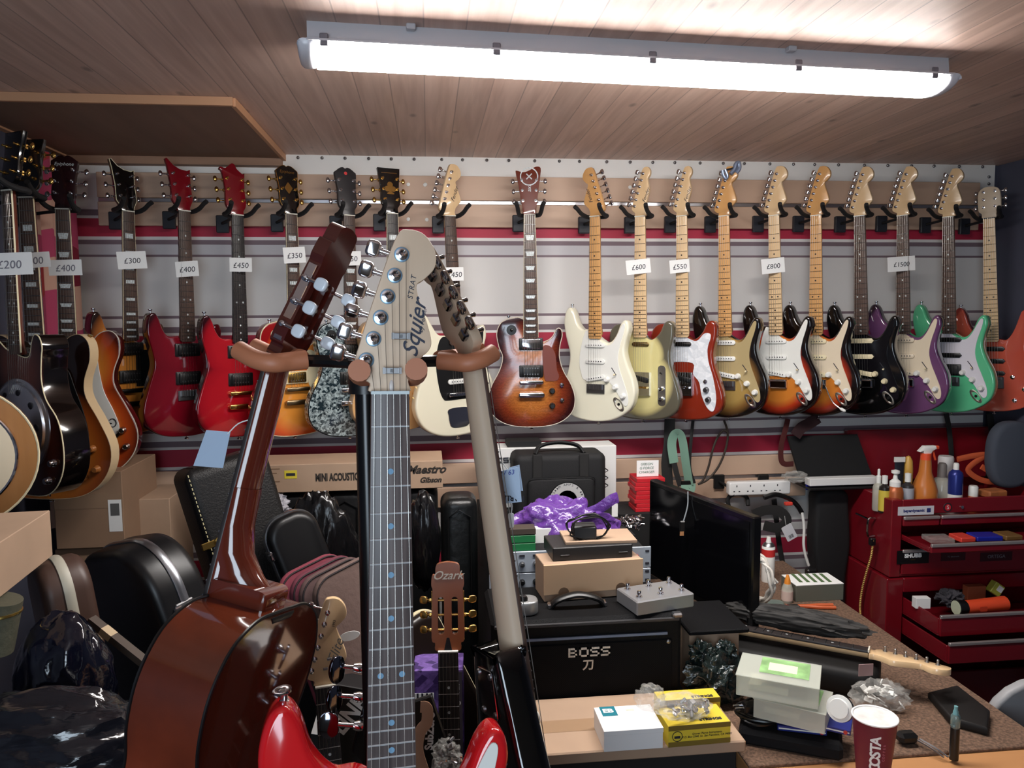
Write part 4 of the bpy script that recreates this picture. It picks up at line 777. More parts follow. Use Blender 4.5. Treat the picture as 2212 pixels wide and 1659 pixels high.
MB().ext([(-.034, -.300), (.034, -.300), (.031, -.334), (-.031, -.334)], -.090, -.006, .012, 4).build('heel', RM, cl, 50)
MB().ext([(-.031, -.328), (.031, -.328), (.026, -.338), (-.026, -.338)], -.104, -.088, .003, 2).build('heel_cap', BLACK, cl)
hv = MB(); st = [(-.18, .018), (-.23, .021), (-.265, .032), (-.29, .055), (-.31, .080), (-.325, .088)]; vs = []
for y, d in st: vs += [((.0295-.002*(d > .05))*math.cos(PI*j/12), y, -.0066-d*math.sin(PI*j/12)**.75) for j in range(13)]
hv.add(vs, [(i*13+j, i*13+j+1, (i+1)*13+j+1, (i+1)*13+j) for i in range(5) for j in range(12)]); hv.build('heel_curve', RM, cl, 60)
MB().cyl((0, -.822, -.05), (0, -.832, -.05), .006).build('end_pin', BLACK, cl)
# right: black guitar with pale satin neck, seen from behind
nb = cdir(-math.sin(rad(64)), .03, -math.cos(rad(64)))
R0 = CD(1034, 778, 1.10); R1 = CD(1034+.142*900, 778+900, 1.05); up = (R0-R1).normalized(); M = basis(R0, up, -nb)
rg = thing('electric_guitar', 'black electric guitar with pale neck seen from behind, right side of floor stand', 'guitar', M)
PN = wood('satin_neck', (176, 156, 134), (192, 170, 146), .55, scale=10)
build_guitar(rg, dict(std, body='vee', bridge='edge', pg=None, hornbtn=False, jack=None, hang=13, sw=None, bm=BLK, nm=PN, fbm=ROSE, hm=PN, head='strat', pgm=BLACK, pu=SC3(WHITE), key='kid', neck_end=-.475, neck_depth=.019, dr=.002, pegm=mat('smoky_chrome', (150, 152, 156), .1, 1)))
for i in range(6): MB().cyl((-.0221-.0005*i, -.09-.06*i, -.003), (-.0217-.0005*i, -.09-.06*i, -.003), .0012, n=8).build('side_dot', WHITE, rg)
MB().ext(rrect(.050, .064, .006), -.0572, -.0555, .0008, 1, M=Matrix.Translation((0, -.452, 0))).build('neck_plate', CHROME, rg)
for x in (-.019, .019):
    for y in (-.427, -.477): MB().lathe([(.0045, 0), (.004, -.002), (0, -.0025)], (x, y, -.0572), n=12).build('plate_screw', STEEL, rg)
# the stand
Z0 = .02
pp = CD(788, 790, .985); st = thing('guitar_stand', 'black floor stand with orange rubber yokes carrying three guitars', 'guitar stand', (pp.x, pp.y, 0))
o = V((pp.x, pp.y, 0)); tanr = mat('orange_rubber', (176, 112, 80), .5); tube_b = mat('black_tube', (12, 12, 13), .25)
MB().cyl((0, 0, .12), (0, 0, pp.z+.012), .0135, n=20).build('pole', tube_b, st)
MB().cyl((0, 0, pp.z-.035), (0, 0, pp.z+.008), .021, n=20).build('collar', BLACK, st)
for k in range(3):
    a = rad(100+120*k); MB().tube([(0, 0, .16), (.16*math.cos(a), .16*math.sin(a), .10), (.36*math.cos(a), .36*math.sin(a), .014)], .012, 10, sub=5).build('foot', tube_b, st)
def yoke(arm, prongs):
    MB().tube([p-o for p in arm], .0082, 10, sub=4).build('arm', tube_b, st)
    for p in prongs: MB().tube([q-o for q in p], [.0125]*9+[.0125], 14, sub=5).build('rubber_yoke', tanr, st)
yoke([CD(784, 786, .985), CD(720, 781, .995), CD(648, 779, 1.02)], [[CD(662, 777, 1.008), CD(625, 781, .998), CD(590, 784, .985), CD(552, 776, .988), CD(515, 756, 1.0)], [CD(650, 774, 1.04), CD(622, 770, 1.09), CD(586, 764, 1.125), CD(548, 748, 1.135)]])
yoke([CD(790, 786, 1.0), CD(850, 782, 1.03), CD(962, 779, 1.062)], [[CD(948, 779, 1.055), CD(985, 782, 1.05), CD(1010, 784, 1.045), CD(1040, 776, 1.05), CD(1066, 762, 1.065)], [CD(950, 776, 1.075), CD(985, 772, 1.13), CD(1015, 768, 1.16), CD(1045, 755, 1.17)]])
yoke([CD(786, 790, .985), CD(800, 792, .96), CD(812, 806, .94)], [[CD(808, 806, .945), CD(788, 812, .92), CD(777, 808, .88), CD(776, 800, .845)]])
yoke([CD(790, 790, .985), CD(850, 800, .965), CD(872, 806, .945)], [[CD(868, 806, .945), CD(890, 812, .92), CD(899, 806, .88), CD(899, 797, .845)]])
BLUEP = mat('pale_blue_paper', (176, 194, 216), .85)
def card(name, pts, m, label, cat, group=None): return one(name, MB().quad(*pts), m, label, cat, group)
card('paper_tag', [CD(418, 1006, 1.10), CD(482, 1011, 1.09), CD(498, 933, 1.075), CD(446, 929, 1.085)], BLUEP, 'pale blue paper tag hanging beside the neck of the nylon-string guitar', 'paper tag')
card('paper_tag', [CD(1084, 1088, 1.115), CD(1127, 1084, 1.11), CD(1121, 1008, 1.105), CD(1072, 1020, 1.105)], BLUEP, 'pale blue paper tag hanging beside the neck of the black guitar', 'paper tag')
card('paper_tag', [CD(1098, 1062, 1.125), CD(1130, 1060, 1.12), CD(1122, 1004, 1.115), CD(1100, 1010, 1.115)], BLUEP, 'second pale blue paper sheet just behind the one beside the black guitar neck', 'paper tag')
pt = bpy.data.objects['paper_tag.001']; PF = basis(CD(1104, 1076, 1.1105), UP*.998+RT*.04, -FWD); text('HARLEY', .0105, INK, pt, PF @ Matrix.Rotation(PI, 4, 'Z'), bold=.0004); text('MV 63', .0095, mat('blue_ink', (70, 80, 160), .8), pt, basis(CD(1092, 1022, 1.104), UP*.99-RT*.1, -FWD), 'handwriting', .2)
one('swing_ticket', MB().ext(rrect(.0085, .021, .0025), -.0004, .0004), PAPER, 'small white swing ticket on a string below the blue paper tag', 'paper tag', M=basis(CD(1104, 1124, 1.12), UP, -FWD)).name = 'swing_ticket'

_pt0 = bpy.data.objects['paper_tag']
MB().tube([CD(492, 937, 1.075), CD(515, 915, 1.07), CD(545, 905, 1.06)], .0009, 6, sub=3).build('tag_thread', PAPER, _pt0)
MB().tube([CD(1096, 1014, 1.106), CD(1080, 995, 1.10), CD(1058, 985, 1.095)], .0009, 6, sub=3).build('tag_thread', PAPER, pt)
MB().tube([CD(1104, 1112, 1.12), CD(1106, 1095, 1.118), CD(1104, 1083, 1.112)], .0008, 6, sub=3).build('tag_thread', PAPER, bpy.data.objects['paper_tag.002'])
# ------------------------------------------------------------------ bench, amplifier and the things around them
CARD = mat('brown_cardboard', (174, 146, 122), .8, noise_amt=.05, nscale=5); CARD2 = mat('dull_cardboard', (146, 116, 92), .85, noise_amt=.06, nscale=5)
TOLEX = mat('black_tolex', (13, 13, 15), .6, spec=.15, bump=.25, bscale=500)
def bx(name, label, cat, p, w, d, h, m, rz=0, b=.001, group=None):
    """box standing on p; a top-level thing whose mesh is its body"""
    return one(name, MB().box((0, 0, h/2), (w, d, h), b=b), m, label, cat, group, zrot(p, rz))
def fr(o, name, m, c, d, b=0): return MB().box(c, d, b=b).build(name, m, o)
FRONT = Matrix.Rotation(rad(90), 4, 'X')                     # writing that faces the viewer (-Y)
def wr(o, s, size, m, x, y, z, **k): return text(s, size, m, o, Matrix.Translation((x, y, z)) @ FRONT, **k)
def flat(o, s, size, m, x, y, z, rz=0, **k): return text(s, size, m, o, Matrix.Translation((x, y, z)) @ Matrix.Rotation(rad(rz), 4, 'Z'), **k)
ZB = .72
fr_cx = PZ(1612, 1600, .775).x+.006; mr = PZ(1815, 1312, ZB); mf = PZ(2190, 1613, ZB)
xr = (mr.x+PZ(2190, 1578, ZB).x)/2; bl = fr_cx; yfar = mr.y+.04
bw = wood('bare_bench_wood', (176, 124, 78), (192, 140, 92), .5, axis=0, scale=9)
be = thing('workbench', 'wooden workbench with a brown carpet mat, running back along the right side', 'workbench', ((bl+xr+.04)/2, (2.84+.95)/2, 0))
W2, D2 = (xr+.04-bl), (2.84-.95)
MB().box((0, 0, ZB-.028), (W2, D2, .04), b=.003).build('worktop', bw, be)
for sx in (-1, 1):
    for sy in (-1, 1): MB().box((sx*(W2/2-.05), sy*(D2/2-.05), (ZB-.048)/2), (.06, .06, ZB-.048), b=.003).build('leg', bw, be)
matm = mat('brown_carpet_mat', (112, 87, 70), .95, noise_amt=.3, nscale=140, bump=.4, bscale=300)
one('carpet_mat', MB().box((0, 0, .004), (xr+.036-bl, 2.835-mf.y, .008), b=.002), matm, 'brown carpet mat covering the workbench top', 'mat', M=Matrix.Translation(((bl+xr+.036)/2, (2.835+mf.y)/2, ZB-.008)))
# amplifier
ap = CD(1270, 1335, 1.86); AW, AH, AD = .47, .40, .235; az = ap.z-AH
am = thing('guitar_amplifier', 'black guitar amplifier with silver lettering on its grille cloth', 'amplifier', (ap.x, ap.y, az))
MB().box((0, AD/2, AH/2), (AW, AD, AH), b=.009).build('cabinet', TOLEX, am)
gm = mat('grille_cloth', (16, 16, 18), .85, spec=.15); nt = gm.node_tree; ck = nm(gm, 'ShaderNodeTexChecker'); ck.inputs['Scale'].default_value = 420; ck.inputs[1].default_value = lin((7, 7, 9)); ck.inputs[2].default_value = lin((20, 20, 22)); tcc = nm(gm, 'ShaderNodeTexCoord'); nt.links.new(tcc.outputs['Object'], ck.inputs[0]); nt.links.new(ck.outputs[0], nt.nodes['Principled BSDF'].inputs['Base Color'])
gr = MB().box((0, -.001, .175), (AW-.05, .006, .325), b=.002).build('grille', gm, am)
MB().box((0, -.003, AH-.012), (AW-.014, .006, .009), b=.002).build('top_edge', mat('satin_black_edge', (60, 60, 62), .3), am)
MB().box((-.01, -.0025, AH-.047), (AW-.055, .004, .006)).build('trim_line', mat('blue_grey_trim', (110, 124, 150), .35), am)
SILV = mat('silver_lettering', (196, 192, 184), .35, .5)
# squared block capitals
def strokes(o, segs, t, m, M, name='maker_badge'):
    b = MB()
    for x0, y0, x1, y1 in segs: b.box(((x0+x1)/2, (y0+y1)/2, .0015), (abs(x1-x0)+t, abs(y1-y0)+t, .003))
    return b.build(name, m, o, M=M)
def block_word(o, h, M, m):
    t = h*.2; w = h*1.02; x = 0; b = []
    B = [(0, 0, 0, 1), (.28, 0, .9, 0), (.28, 1, .85, 1), (.28, .5, .9, .5), (.9, 0, .9, .5), (.85, .5, .85, 1)]
    Oo = [(0, 0, 1, 0), (0, 1, 1, 1), (0, 0, 0, 1), (1, 0, 1, 1)]; S = [(0, 0, 1, 0), (1, 0, 1, .5), (0, .5, 1, .5), (0, .5, 0, 1), (0, 1, 1, 1)]
    for L_ in (B, Oo, S, S):
        for a in L_: b.append((x+a[0]*w*.8, a[1]*(h-t), x+a[2]*w*.8, a[3]*(h-t)))
        x += w*1.16
    mid = (x-w*.16)/2-t; return strokes(o, [(a-mid, c-h/2, d-mid, e-h/2) for a, c, d, e in b], t, m, M)
block_word(am, .0225, Matrix.Translation((.0, -.0045, AH-.080)) @ FRONT, SILV)
wr(am, '刀', .029, SILV, 0, -.005, AH-.116, bold=.0006, th=.003)
MB().ell((AW/2-.035, -.004, AH-.068), (.006, .004, .006), 10, 6).build('grille_screw', STEEL, am)
hx = -.012; hd_ = MB().tube([(hx-.068, .075, AH-.001), (hx-.052, .07, AH+.020), (hx, .068, AH+.034), (hx+.052, .07, AH+.020), (hx+.068, .075, AH-.001)], (.013, .007), 10, sub=6, flat=V((0, 1, 0))).build('carry_handle', BLACK, am)
for s in (-1, 1): MB().box((hx+s*.069, .075, AH+.006), (.012, .022, .014), b=.003).build('handle_fitting', CHROME, hd_)
MB().box((AW/2-.012, .003, AH-.004), (.026, .022, .013), b=.004).build('corner', STEEL, am)
for s in (-1, 1): MB().box((s*.18, .12, -.012), (.05, .16, .024), b=.003).build('foot', DARK, am)
bx('crate', 'dark crate the amplifier stands on, behind the front cardboard box', 'crate', (ap.x, ap.y+AD/2, 0), .5, .24, az-.024, DARK)
AT = az+AH
# things on the amplifier
def spread(px0, py0, px1, py1, z):
    a, b = PZ(px0, py0, z), PZ(px1, py1, z); d = b-a; return (a+b)/2, d.length, math.degrees(math.atan2(d.y, d.x)), d.normalized()
c, w_, rz, d_ = spread(1180, 1308, 1392, 1290, AT)
lid = thing('cardboard_box', 'small brown cardboard box with finger notches lying on top of the amplifier', 'box', zrot((c.x-d_.y*.06, c.y+d_.x*.06, AT+.001), rz))
MB().box((0, .01, .048), (w_, .10, .096), b=.0015).build('carton', CARD, lid)
MB().box((0, -.042, .058), (w_+.004, .006, .078), b=.001).build('lid_flap', mat('light_cardboard', (200, 166, 132), .8), lid)
for s in (-.62, .55): MB().cyl((s*w_/2, -.0455, .023), (s*w_/2, -.0445, .023), .014, n=20).build('finger_notch', mat('shadowed_board', (112, 88, 68), .85), lid)  # nothing is cut: dark discs paint the shade inside the notches
BT = AT+.0965
c, w2, rz2, _ = spread(1192, 1214, 1364, 1204, BT)
un = thing('black_unit', 'slim black electronic unit on the small cardboard box', 'electronic unit', zrot((c.x, c.y+.06, BT), rz2))
MB().box((0, 0, .018), (w2, .12, .036), b=.002).build('casing', mat('black_casing', (30, 30, 32), .45), un)
for s in (-.35, .38): MB().box((s*w2, -.0605, .014), (.025, .003, .006), b=.001).build('slot', BLACK, un)
UT = BT+.036
fb_ = bx('flat_carton', 'flat brown carton lying on the slim black unit', 'box', (c.x+.03, c.y+.07, UT), .19, .11, .008, CARD, rz2-4)
ad = thing('power_adapter', 'black power adapter with a coiled lead in front of the purple bag', 'power adapter', zrot((c.x-.01, c.y+.055, UT+.008), rz2-8))
MB().box((0, 0, .018), (.062, .05, .036), b=.004).build('adapter_body', mat('grey_black_plastic', (36, 37, 39), .5), ad)
rn = random.Random(4); pts = []
for i in range(46): a = i*.62; pts.append((.012+(.052+rn.uniform(-.008, .008))*math.cos(a), -.01+.02*math.sin(a*.5)+rn.uniform(-.005, .005), .030+.032*math.sin(a)+rn.uniform(-.004, .004)))
MB().tube(pts, .0019, 6, sub=4).build('lead', BLACK, ad)
# silver footswitch pedal
c, w_, rz, d_ = spread(1383, 1329, 1503, 1318, AT)
pd = thing('switch_pedal', 'silver metal footswitch box with six switches on the right of the amplifier', 'pedal', zrot((c.x-d_.y*.055-.012, c.y+d_.x*.055, AT), rz+9))
MB().box((0, 0, .019), (w_*1.12, .105, .036), b=.003).build('enclosure', mat('silver_hammered', (146, 146, 148), .4, .5), pd)
fs_ = MB().lathe([(.008, 0), (.008, .003), (.0045, .0035), (.0045, .009), (.0052, .0095), (.0052, .015), (.004, .017), (0, .0172)], n=14).mesh('footswitch', CHROME)
for x in (-.38, 0, .38):
    for y in (-.026, .032): obj('footswitch', fs_, pd, Matrix.Translation((x*w_*1.1, y, .037)))
p = PZ(1138, 1333, AT)
rd = thing('metal_tin', 'round-ended silver tin with a black knob on the left of the amplifier', 'tin', (p.x, p.y+.03, AT+.001))
MB().ext(rrect(.062, .06, .024), 0, .034, .005, 3).build('tin', mat('satin_tin', (170, 172, 172), .4, .7), rd); MB().lathe([(.011, 0), (.011, .006), (.008, .011), (0, .012)], (-.006, -.01, .034)).build('knob', BLACK, rd)
# rack units behind, on a second cabinet
CB = .97; cx0, cx1 = PY(1045, 1150, 2.62).x, bl-.006
bx('storage_cabinet', 'black storage cabinet behind the amplifier, carrying the boxes and bag', 'cabinet', ((cx0+cx1)/2, 2.71, 0), cx1-cx0, .56, CB, DARK)
rk = PZ(1245, 1285, AT); rkc = CD(1250, 1258, 2.2); zr = .90
bx('shelf_box', 'black box under the grey rack units behind the amplifier', 'box', (rkc.x, 2.29, 0), .44, .22, zr, DARK)
RG = mat('pale_rack_panel', (176, 186, 198), .4, .3)
for k, hz, lab in ((0, .044, 'lower pale rack unit with black knobs, behind the small cardboard box'), (1, .088, 'upper pale rack unit with grey knobs and red button, behind the small cardboard box')):
    u = thing('rack_unit', lab, 'rack unit', (rkc.x-.01, 2.17, zr+.001+k*.046), 'rack units behind the amplifier')
    h_ = .043 if k == 0 else .062
    MB().box((0, .12, h_/2), (.44, .22, h_), b=.002).build('chassis', DARK, u); MB().box((0, .006, h_/2), (.483, .006, h_), b=.001).build('front_panel', RG, u)
    for i in range(9): MB().lathe([(.009, 0), (.0085, .008), (.006, .012), (0, .0125)], (-.185+.04*i, .003, h_*.4), (0, -1, 0), 14).build('knob', STEEL if k else BLACK, u)
    if k:
        for i in range(9): MB().box((-.185+.04*i, .002, h_*.8), (.016, .002, .006)).build('legend', INK, u)
        MB().cyl((.198, .003, h_*.55), (.198, -.003, h_*.55), .006).build('red_button', mat('red_button', (206, 60, 60), .4), u)
    for s in (-1, 1):
        for y in (.2, .8): MB().box((s*.230, .0025, h_*y), (.012, .002, .006), b=.0008).build('rack_slot', INK, u)
ZR = zr+.001+.046+.063
gp = PY(1129, 1228, 2.19)
for k in range(2): bx('green_box', ('lower' if k == 0 else 'upper')+' small green box stacked left of the purple bag', 'box', (gp.x, 2.203, ZR+.024*k), .074, .05, .0215, mat('green_card', (30, 116, 66), .5), 0, group='small green boxes')
bx('dark_carton', 'small dark carton lying on top of the two green boxes', 'box', (gp.x, 2.203, ZR+.048), .076, .05, .018, mat('dark_card', (70, 60, 52), .7))
wp = PY(1176, 1225, 2.22); wb_ = bx('white_carton', 'small white carton between the green boxes and slim black unit', 'box', (wp.x, 2.27, ZR), .05, .05, .045, PAPER)
# purple carrier bag
pc = CD(1222, 1150, 2.32)
PURP = mat('purple_polythene', (104, 64, 148), .22, coat=.3, spec=.6, bump=1, bscale=26)
pb = thing('purple_bag', 'crumpled purple plastic carrier bag on top of the equipment behind the amplifier', 'plastic bag', (pc.x, pc.y+.06, 0))
blob((0, .02, pc.z-.012), (.165, .09, .098), 5, .26, 1.35, 5, fold=(1, 1, .7)).build('bag', PURP, pb, 60)
MB().tube([(.06, .0, pc.z+.035), (.11, -.01, pc.z+.055), (.15, -.02, pc.z+.085), (.172, -.01, pc.z+.09)], (.004, .018), 8, sub=5, flat=V((0, 1, 0))).build('bag_handle', PURP, pb)
blob((.13, .03, pc.z-.02), (.06, .06, .05), 9, .25, 1.5, 4).build('bag_fold', PURP, pb, 60)
# white product box and black bag on the cabinet
wb = PY(1197, 1120, 2.86); zw = PY(1300, 963, 2.84).z
bo = thing('white_box', 'large white equipment box standing behind the black bag', 'box', (wb.x, 2.90, CB))
x0, x1 = PY(1050, 1060, 2.84).x-wb.x, PY(1331, 1060, 2.84).x-wb.x
MB().box(((x0+x1)/2, 0, (zw-CB)/2), (x1-x0, .12, zw-CB), b=.002).build('carton', mat('white_card', (226, 226, 224), .6), bo)
q = PY(1085, 993, 2.838); block_word(bo, .020, Matrix.Translation((q.x-wb.x, -.0605, q.z-CB)) @ FRONT, INK)
ra = PY(1130, 952, 2.9); bx('black_device', 'dark flat device lying on the large white box', 'device', (ra.x, 2.90, zw), .13, .09, .022, DARK)
BG = mat('black_nylon', (17, 17, 19), .75, bump=.15, bscale=400)
b0, b1 = PY(1108, 1080, 2.70), PY(1306, 1080, 2.70); bw_ = b1.x-b0.x; zt_ = PY(1205, 978, 2.70).z
bg = thing('gig_bag', 'black nylon equipment bag with two handle straps and round white badge', 'bag', ((b0.x+b1.x)/2, 2.74, CB))
hgt = zt_-CB
MB().ext(rrect(bw_, .15, .03), 0, hgt, .025, 4).build('bag_body', BG, bg)
MB().ext(rrect(bw_*.72, hgt*.55, .025), 0, .022, .012, 3, M=Matrix.Translation((0, -.072, hgt*.38)) @ FRONT).build('front_pocket', BG, bg)
MB().tube([(-bw_*.36, -.0945, hgt*.64), (-bw_*.2, -.0955, hgt*.655), (bw_*.3, -.0955, hgt*.66), (bw_*.36, -.0945, hgt*.55)], .0015, 6, sub=4).build('zip', BLACK, bg)
for s in (-1, 1):
    MB().box((s*bw_*.25, -.078, hgt*.80), (.034, .006, hgt*.42), b=.002).build('strap', mat('black_webbing', (30, 29, 29), .8), bg)
MB().tube([(-bw_*.27, -.05, hgt-.004), (-bw_*.2, -.03, hgt+.024), (0, -.02, hgt+.034), (bw_*.2, -.03, hgt+.024), (bw_*.27, -.05, hgt-.004)], (.016, .007), 10, sub=5, flat=V((0, 1, 0))).build('carry_handle', BG, bg)
bd = MB().lathe([(.066, 0), (.066, .002), (0, .002)], (.02, -.094, hgt*.30), (0, -1, 0), 36).build('badge', BLACK, bg)
MB().lathe([(.063, .0021), (.050, .0022)], (.02, -.094, hgt*.30), (0, -1, 0), 36).build('badge_ring', mat('badge_grey', (186, 186, 186), .6), bd)
for i in range(17):
    a = PI*(.06+.88*i/16); ch = 'CUSTOM AMPS & FX '[::-1][i]
    if ch != ' ': text(ch, .012, INK, bd, Matrix.Translation((.02+.0565*math.cos(a), -.0965, hgt*.30+.0565*math.sin(a))) @ FRONT @ Matrix.Rotation(a-PI/2, 4, 'Z'), 'badge_lettering') if ch in 'AMPS& ' else MB().box((0, 0, 0), (.004, .006, .0005), M=Matrix.Translation((.02+.0565*math.cos(a), -.0965, hgt*.30+.0565*math.sin(a))) @ FRONT @ Matrix.Rotation(a-PI/2, 4, 'Z')).build('badge_mark', INK, bd)
MB().lathe([(.042, .0021), (.036, .0022)], (.02, -.094, hgt*.30), (0, -1, 0), 30).build('badge_ring', mat('badge_grey', (186, 186, 186), .6), bd)
MB().lathe([(.03, .0021), (.022, .0022)], (.02, -.094, hgt*.30), (0, -1, 0), 30).build('badge_ring', mat('badge_grey', (186, 186, 186), .6), bd)
for k in range(3): MB().tube([(bw_/2+.004, -.03, hgt*(.72-.12*k)), (bw_/2+.014, -.03, hgt*(.69-.12*k)), (bw_/2+.004, -.03, hgt*(.66-.12*k))], .002, 6, sub=4).build('buckle', CHROME, bg)
st_ = PY(1328, 1102, 2.66); one('luggage_tag', MB().ext(rrect(.022, .05, .004), 0, .001), PAPER, 'white luggage tag hanging at the right side of the black bag', 'tag', M=Matrix.Translation(st_) @ FRONT)
bx('black_case', 'black case standing on the back of the bench under the stack of red boxes', 'case', (bl+.10, 2.76, ZB+.001), .19, .14, CB-ZB-.001, DARK)
# stack of red boxes with a hand-written card
r0, r1 = PY(1373, 1080, 2.71), PY(1434, 1080, 2.71); rw = r1.x-r0.x; ztop = PY(1400, 1033, 2.71).z; hb_ = (ztop-CB)/8
redc = mat('red_card', (196, 34, 44), .45)
ORD = ['bottom', 'second', 'third', 'fourth', 'fifth', 'sixth', 'seventh', 'topmost']
for k in range(8):
    bx('red_box', f'thin red box, {ORD[k]} of the stack behind the black monitor'.replace('second', 'second lowest').replace('third', 'third lowest').replace('fourth', 'fourth lowest').replace('fifth', 'fourth highest').replace('sixth', 'third highest').replace('seventh', 'second highest'), 'box', (r0.x+rw/2+.004*math.sin(k*2.1), 2.76, CB+hb_*k+.0002), rw, .10, hb_-.0012, redc, .8*math.sin(k*3), .001, 'stack of thin red boxes')
cc = PY(1399, 1013, 2.74); cs = one('sign_card', MB().box((0, 0, 0), (.083, .001, .060)), PAPER, 'white card with green handwriting standing on the stack of red boxes', 'sign', M=Matrix.Translation((cc.x, 2.74, ztop+.0305)))
GI = mat('green_ink', (40, 96, 72), .8)
for i, s in enumerate(('GIBSON', 'G FORCE', 'CHARGER')): wr(cs, s, .013, GI, -.004, -.0008, .016-.015*i, name='handwriting', shear=.15)
# pile of little chrome parts
rn = random.Random(5); hp_ = MB(); hc = PY(1362, 1158, 2.52)
for i in range(70):
    p = V((hc.x+rn.uniform(-.035, .035), 2.52+rn.uniform(-.04, .04), CB+.006+rn.uniform(0, .03))); d = V((rn.uniform(-1, 1), rn.uniform(-1, 1), rn.uniform(-.6, .6))).normalized()*rn.uniform(.006, .014); hp_.cyl(p-d, p+d, rn.uniform(.0015, .004), n=7)
o = one('hardware_pile', hp_, CHROME, 'heap of small chrome guitar hardware behind the top of the monitor', 'hardware'); o['kind'] = 'stuff'
# monitor
mlt, mlb, mrt, mrb = CD(1405, 1038, 2.64), CD(1402, 1250, 2.64), CD(1630, 1110, 2.14), CD(1624, 1362, 2.14)
ce = (mlt+mlb+mrt+mrb)/4; ax = ((mrt-mlt)+(mrb-mlb)); ax.z = 0; wid = ax.length/2; ax.normalize(); hm_ = ((mlt-mlb).length+(mrt-mrb).length)/2
MM = frame((ce.x, ce.y, ce.z), ax, V((0, 0, 1)).cross(ax), (0, 0, 1))
mo = thing('monitor', 'large black flat monitor seen at an angle behind the amplifier', 'monitor', MM)
MB().box((0, .012, 0), (wid, .03, hm_), b=.004).build('casing', mat('gloss_black_case', (12, 12, 13), .2), mo)
MB().box((0, -.0035, .004), (wid-.03, .002, hm_-.04)).build('screen', mat('dark_screen', (7, 7, 10), .12), mo)
MB().box((0, .04, -hm_/2-.005), (.06, .03, .12), b=.005).build('stand_neck', BLACK, mo)
zb_ = -ce.z+ZB; MB().box((0, .03, zb_+.010), (.26, .18, .016), b=.005).build('stand_base', BLACK, mo); MB().box((0, .045, (-hm_/2+zb_)/2), (.045, .02, abs(-hm_/2-zb_)), b=.003).build('stand_neck', BLACK, mo)
# lead with a black plug hanging from the green strap, in front of the screen
uc = CD(1486, 1062, 2.4)
ul = thing('usb_lead', 'short grey lead with a black plug hanging in front of the monitor screen', 'lead', uc)
q = CD(1474, 1140, 2.4)-uc; MB().tube([(0, 0, 0), q*.4+V((.006, 0, 0)), q*.85], .0022, 6, sub=4).build('cable', mat('grey_cable', (140, 146, 150), .5), ul)
MB().box(q+V((0, 0, .005)), (.018, .009, .034), b=.003).build('plug_body', BLACK, ul); MB().box(q+V((-.002, 0, -.018)), (.013, .0045, .014)).build('plug_tip', CHROME, ul)
# tan box right of the amplifier, with black tray on it
tl, tr = CD(1486, 1500, 1.98), CD(1600, 1496, 1.98); tz = CD(1540, 1366, 1.98).z
bx('tall_carton', 'plain brown cardboard box standing right of the amplifier, under a black tray', 'box', (tl.x*.5+tr.x*.5+.006, tl.y+.075, ZB), tr.x-tl.x-.002, .12, tz-ZB, CARD)
bx('black_tray', 'flat black tray lying on the plain brown box right of the amplifier', 'tray', (tl.x*.5+tr.x*.5+.01, tl.y+.09, tz+.001), tr.x-tl.x+.025, .2, .012, TOLEX, 0, .003)
# front cardboard box with white and yellow boxes
ZF = .775; fr_c = PZ(1612, 1600, ZF); fx0 = PZ(1185, 1655, ZF).x-.05; fy1 = ap.y-.012
fb = thing('cardboard_box', 'wide brown cardboard lid on a dark box in front of the amplifier', 'box', ((fx0+fr_c.x)/2, (fr_c.y+fy1)/2, 0))
fw, fd = fr_c.x-fx0, fy1-fr_c.y
MB().box((0, 0, ZF-.013), (fw, fd, .026), b=.003).build('lid', CARD, fb); MB().box((0, .01, (ZF-.028)/2), (fw-.02, fd-.03, ZF-.028), b=.003).build('carton', mat('very_dark_card', (30, 27, 26), .8), fb)
TAPE = mat('brown_tape', (164, 134, 106), .3, coat=.3); MB().box((-fw*.18, -.01, ZF+.0002), (fw*.62, .05, .0006)).build('tape', TAPE, fb)
def lay(a, b, bk, z, h):
    """box whose front bottom edge runs a-b on height z and whose back top-left corner is seen at bk"""
    A, B, K = PZ(*a, z), PZ(*b, z), PZ(*bk, z+h); d = B-A; n = V((-d.y, d.x, 0)).normalized(); dep = abs((K-A).dot(n)); c = (A+B)/2+n*dep/2
    return Matrix.Translation(c) @ Matrix.Rotation(math.atan2(d.y, d.x), 4, 'Z'), d.length, dep
M, w_, dp = lay((1305, 1625), (1432, 1616), (1281, 1529), ZF, .046)
wbx = thing('white_box', 'white box with a teal badge on the brown cardboard lid', 'box', M)
MB().box((0, 0, .023), (w_, dp, .046), b=.0008).build('carton', mat('bright_white_card', (238, 238, 238), .5), wbx); MB().box((0, -.0005, .041), (w_+.0015, dp+.0015, .0105), b=.0006).build('lid', mat('bright_white_card', (238, 238, 238), .5), wbx)
tb = MB().box((-w_*.28, dp*.30, .0466), (.034, .040, .0004)).build('badge', mat('teal_print', (22, 118, 134), .5), wbx)
flat(tb, 'EB', .022, PAPER, -w_*.29, dp*.30, .0472, bold=.001); MB().box((w_*.1, dp*.3, .0466), (.018, .007, .0005)).build('sticker', mat('cream_sticker', (220, 214, 196), .6), wbx)
YEL = mat('yellow_card', (222, 196, 56), .5); OLI = mat('olive_band', (120, 100, 34), .6)
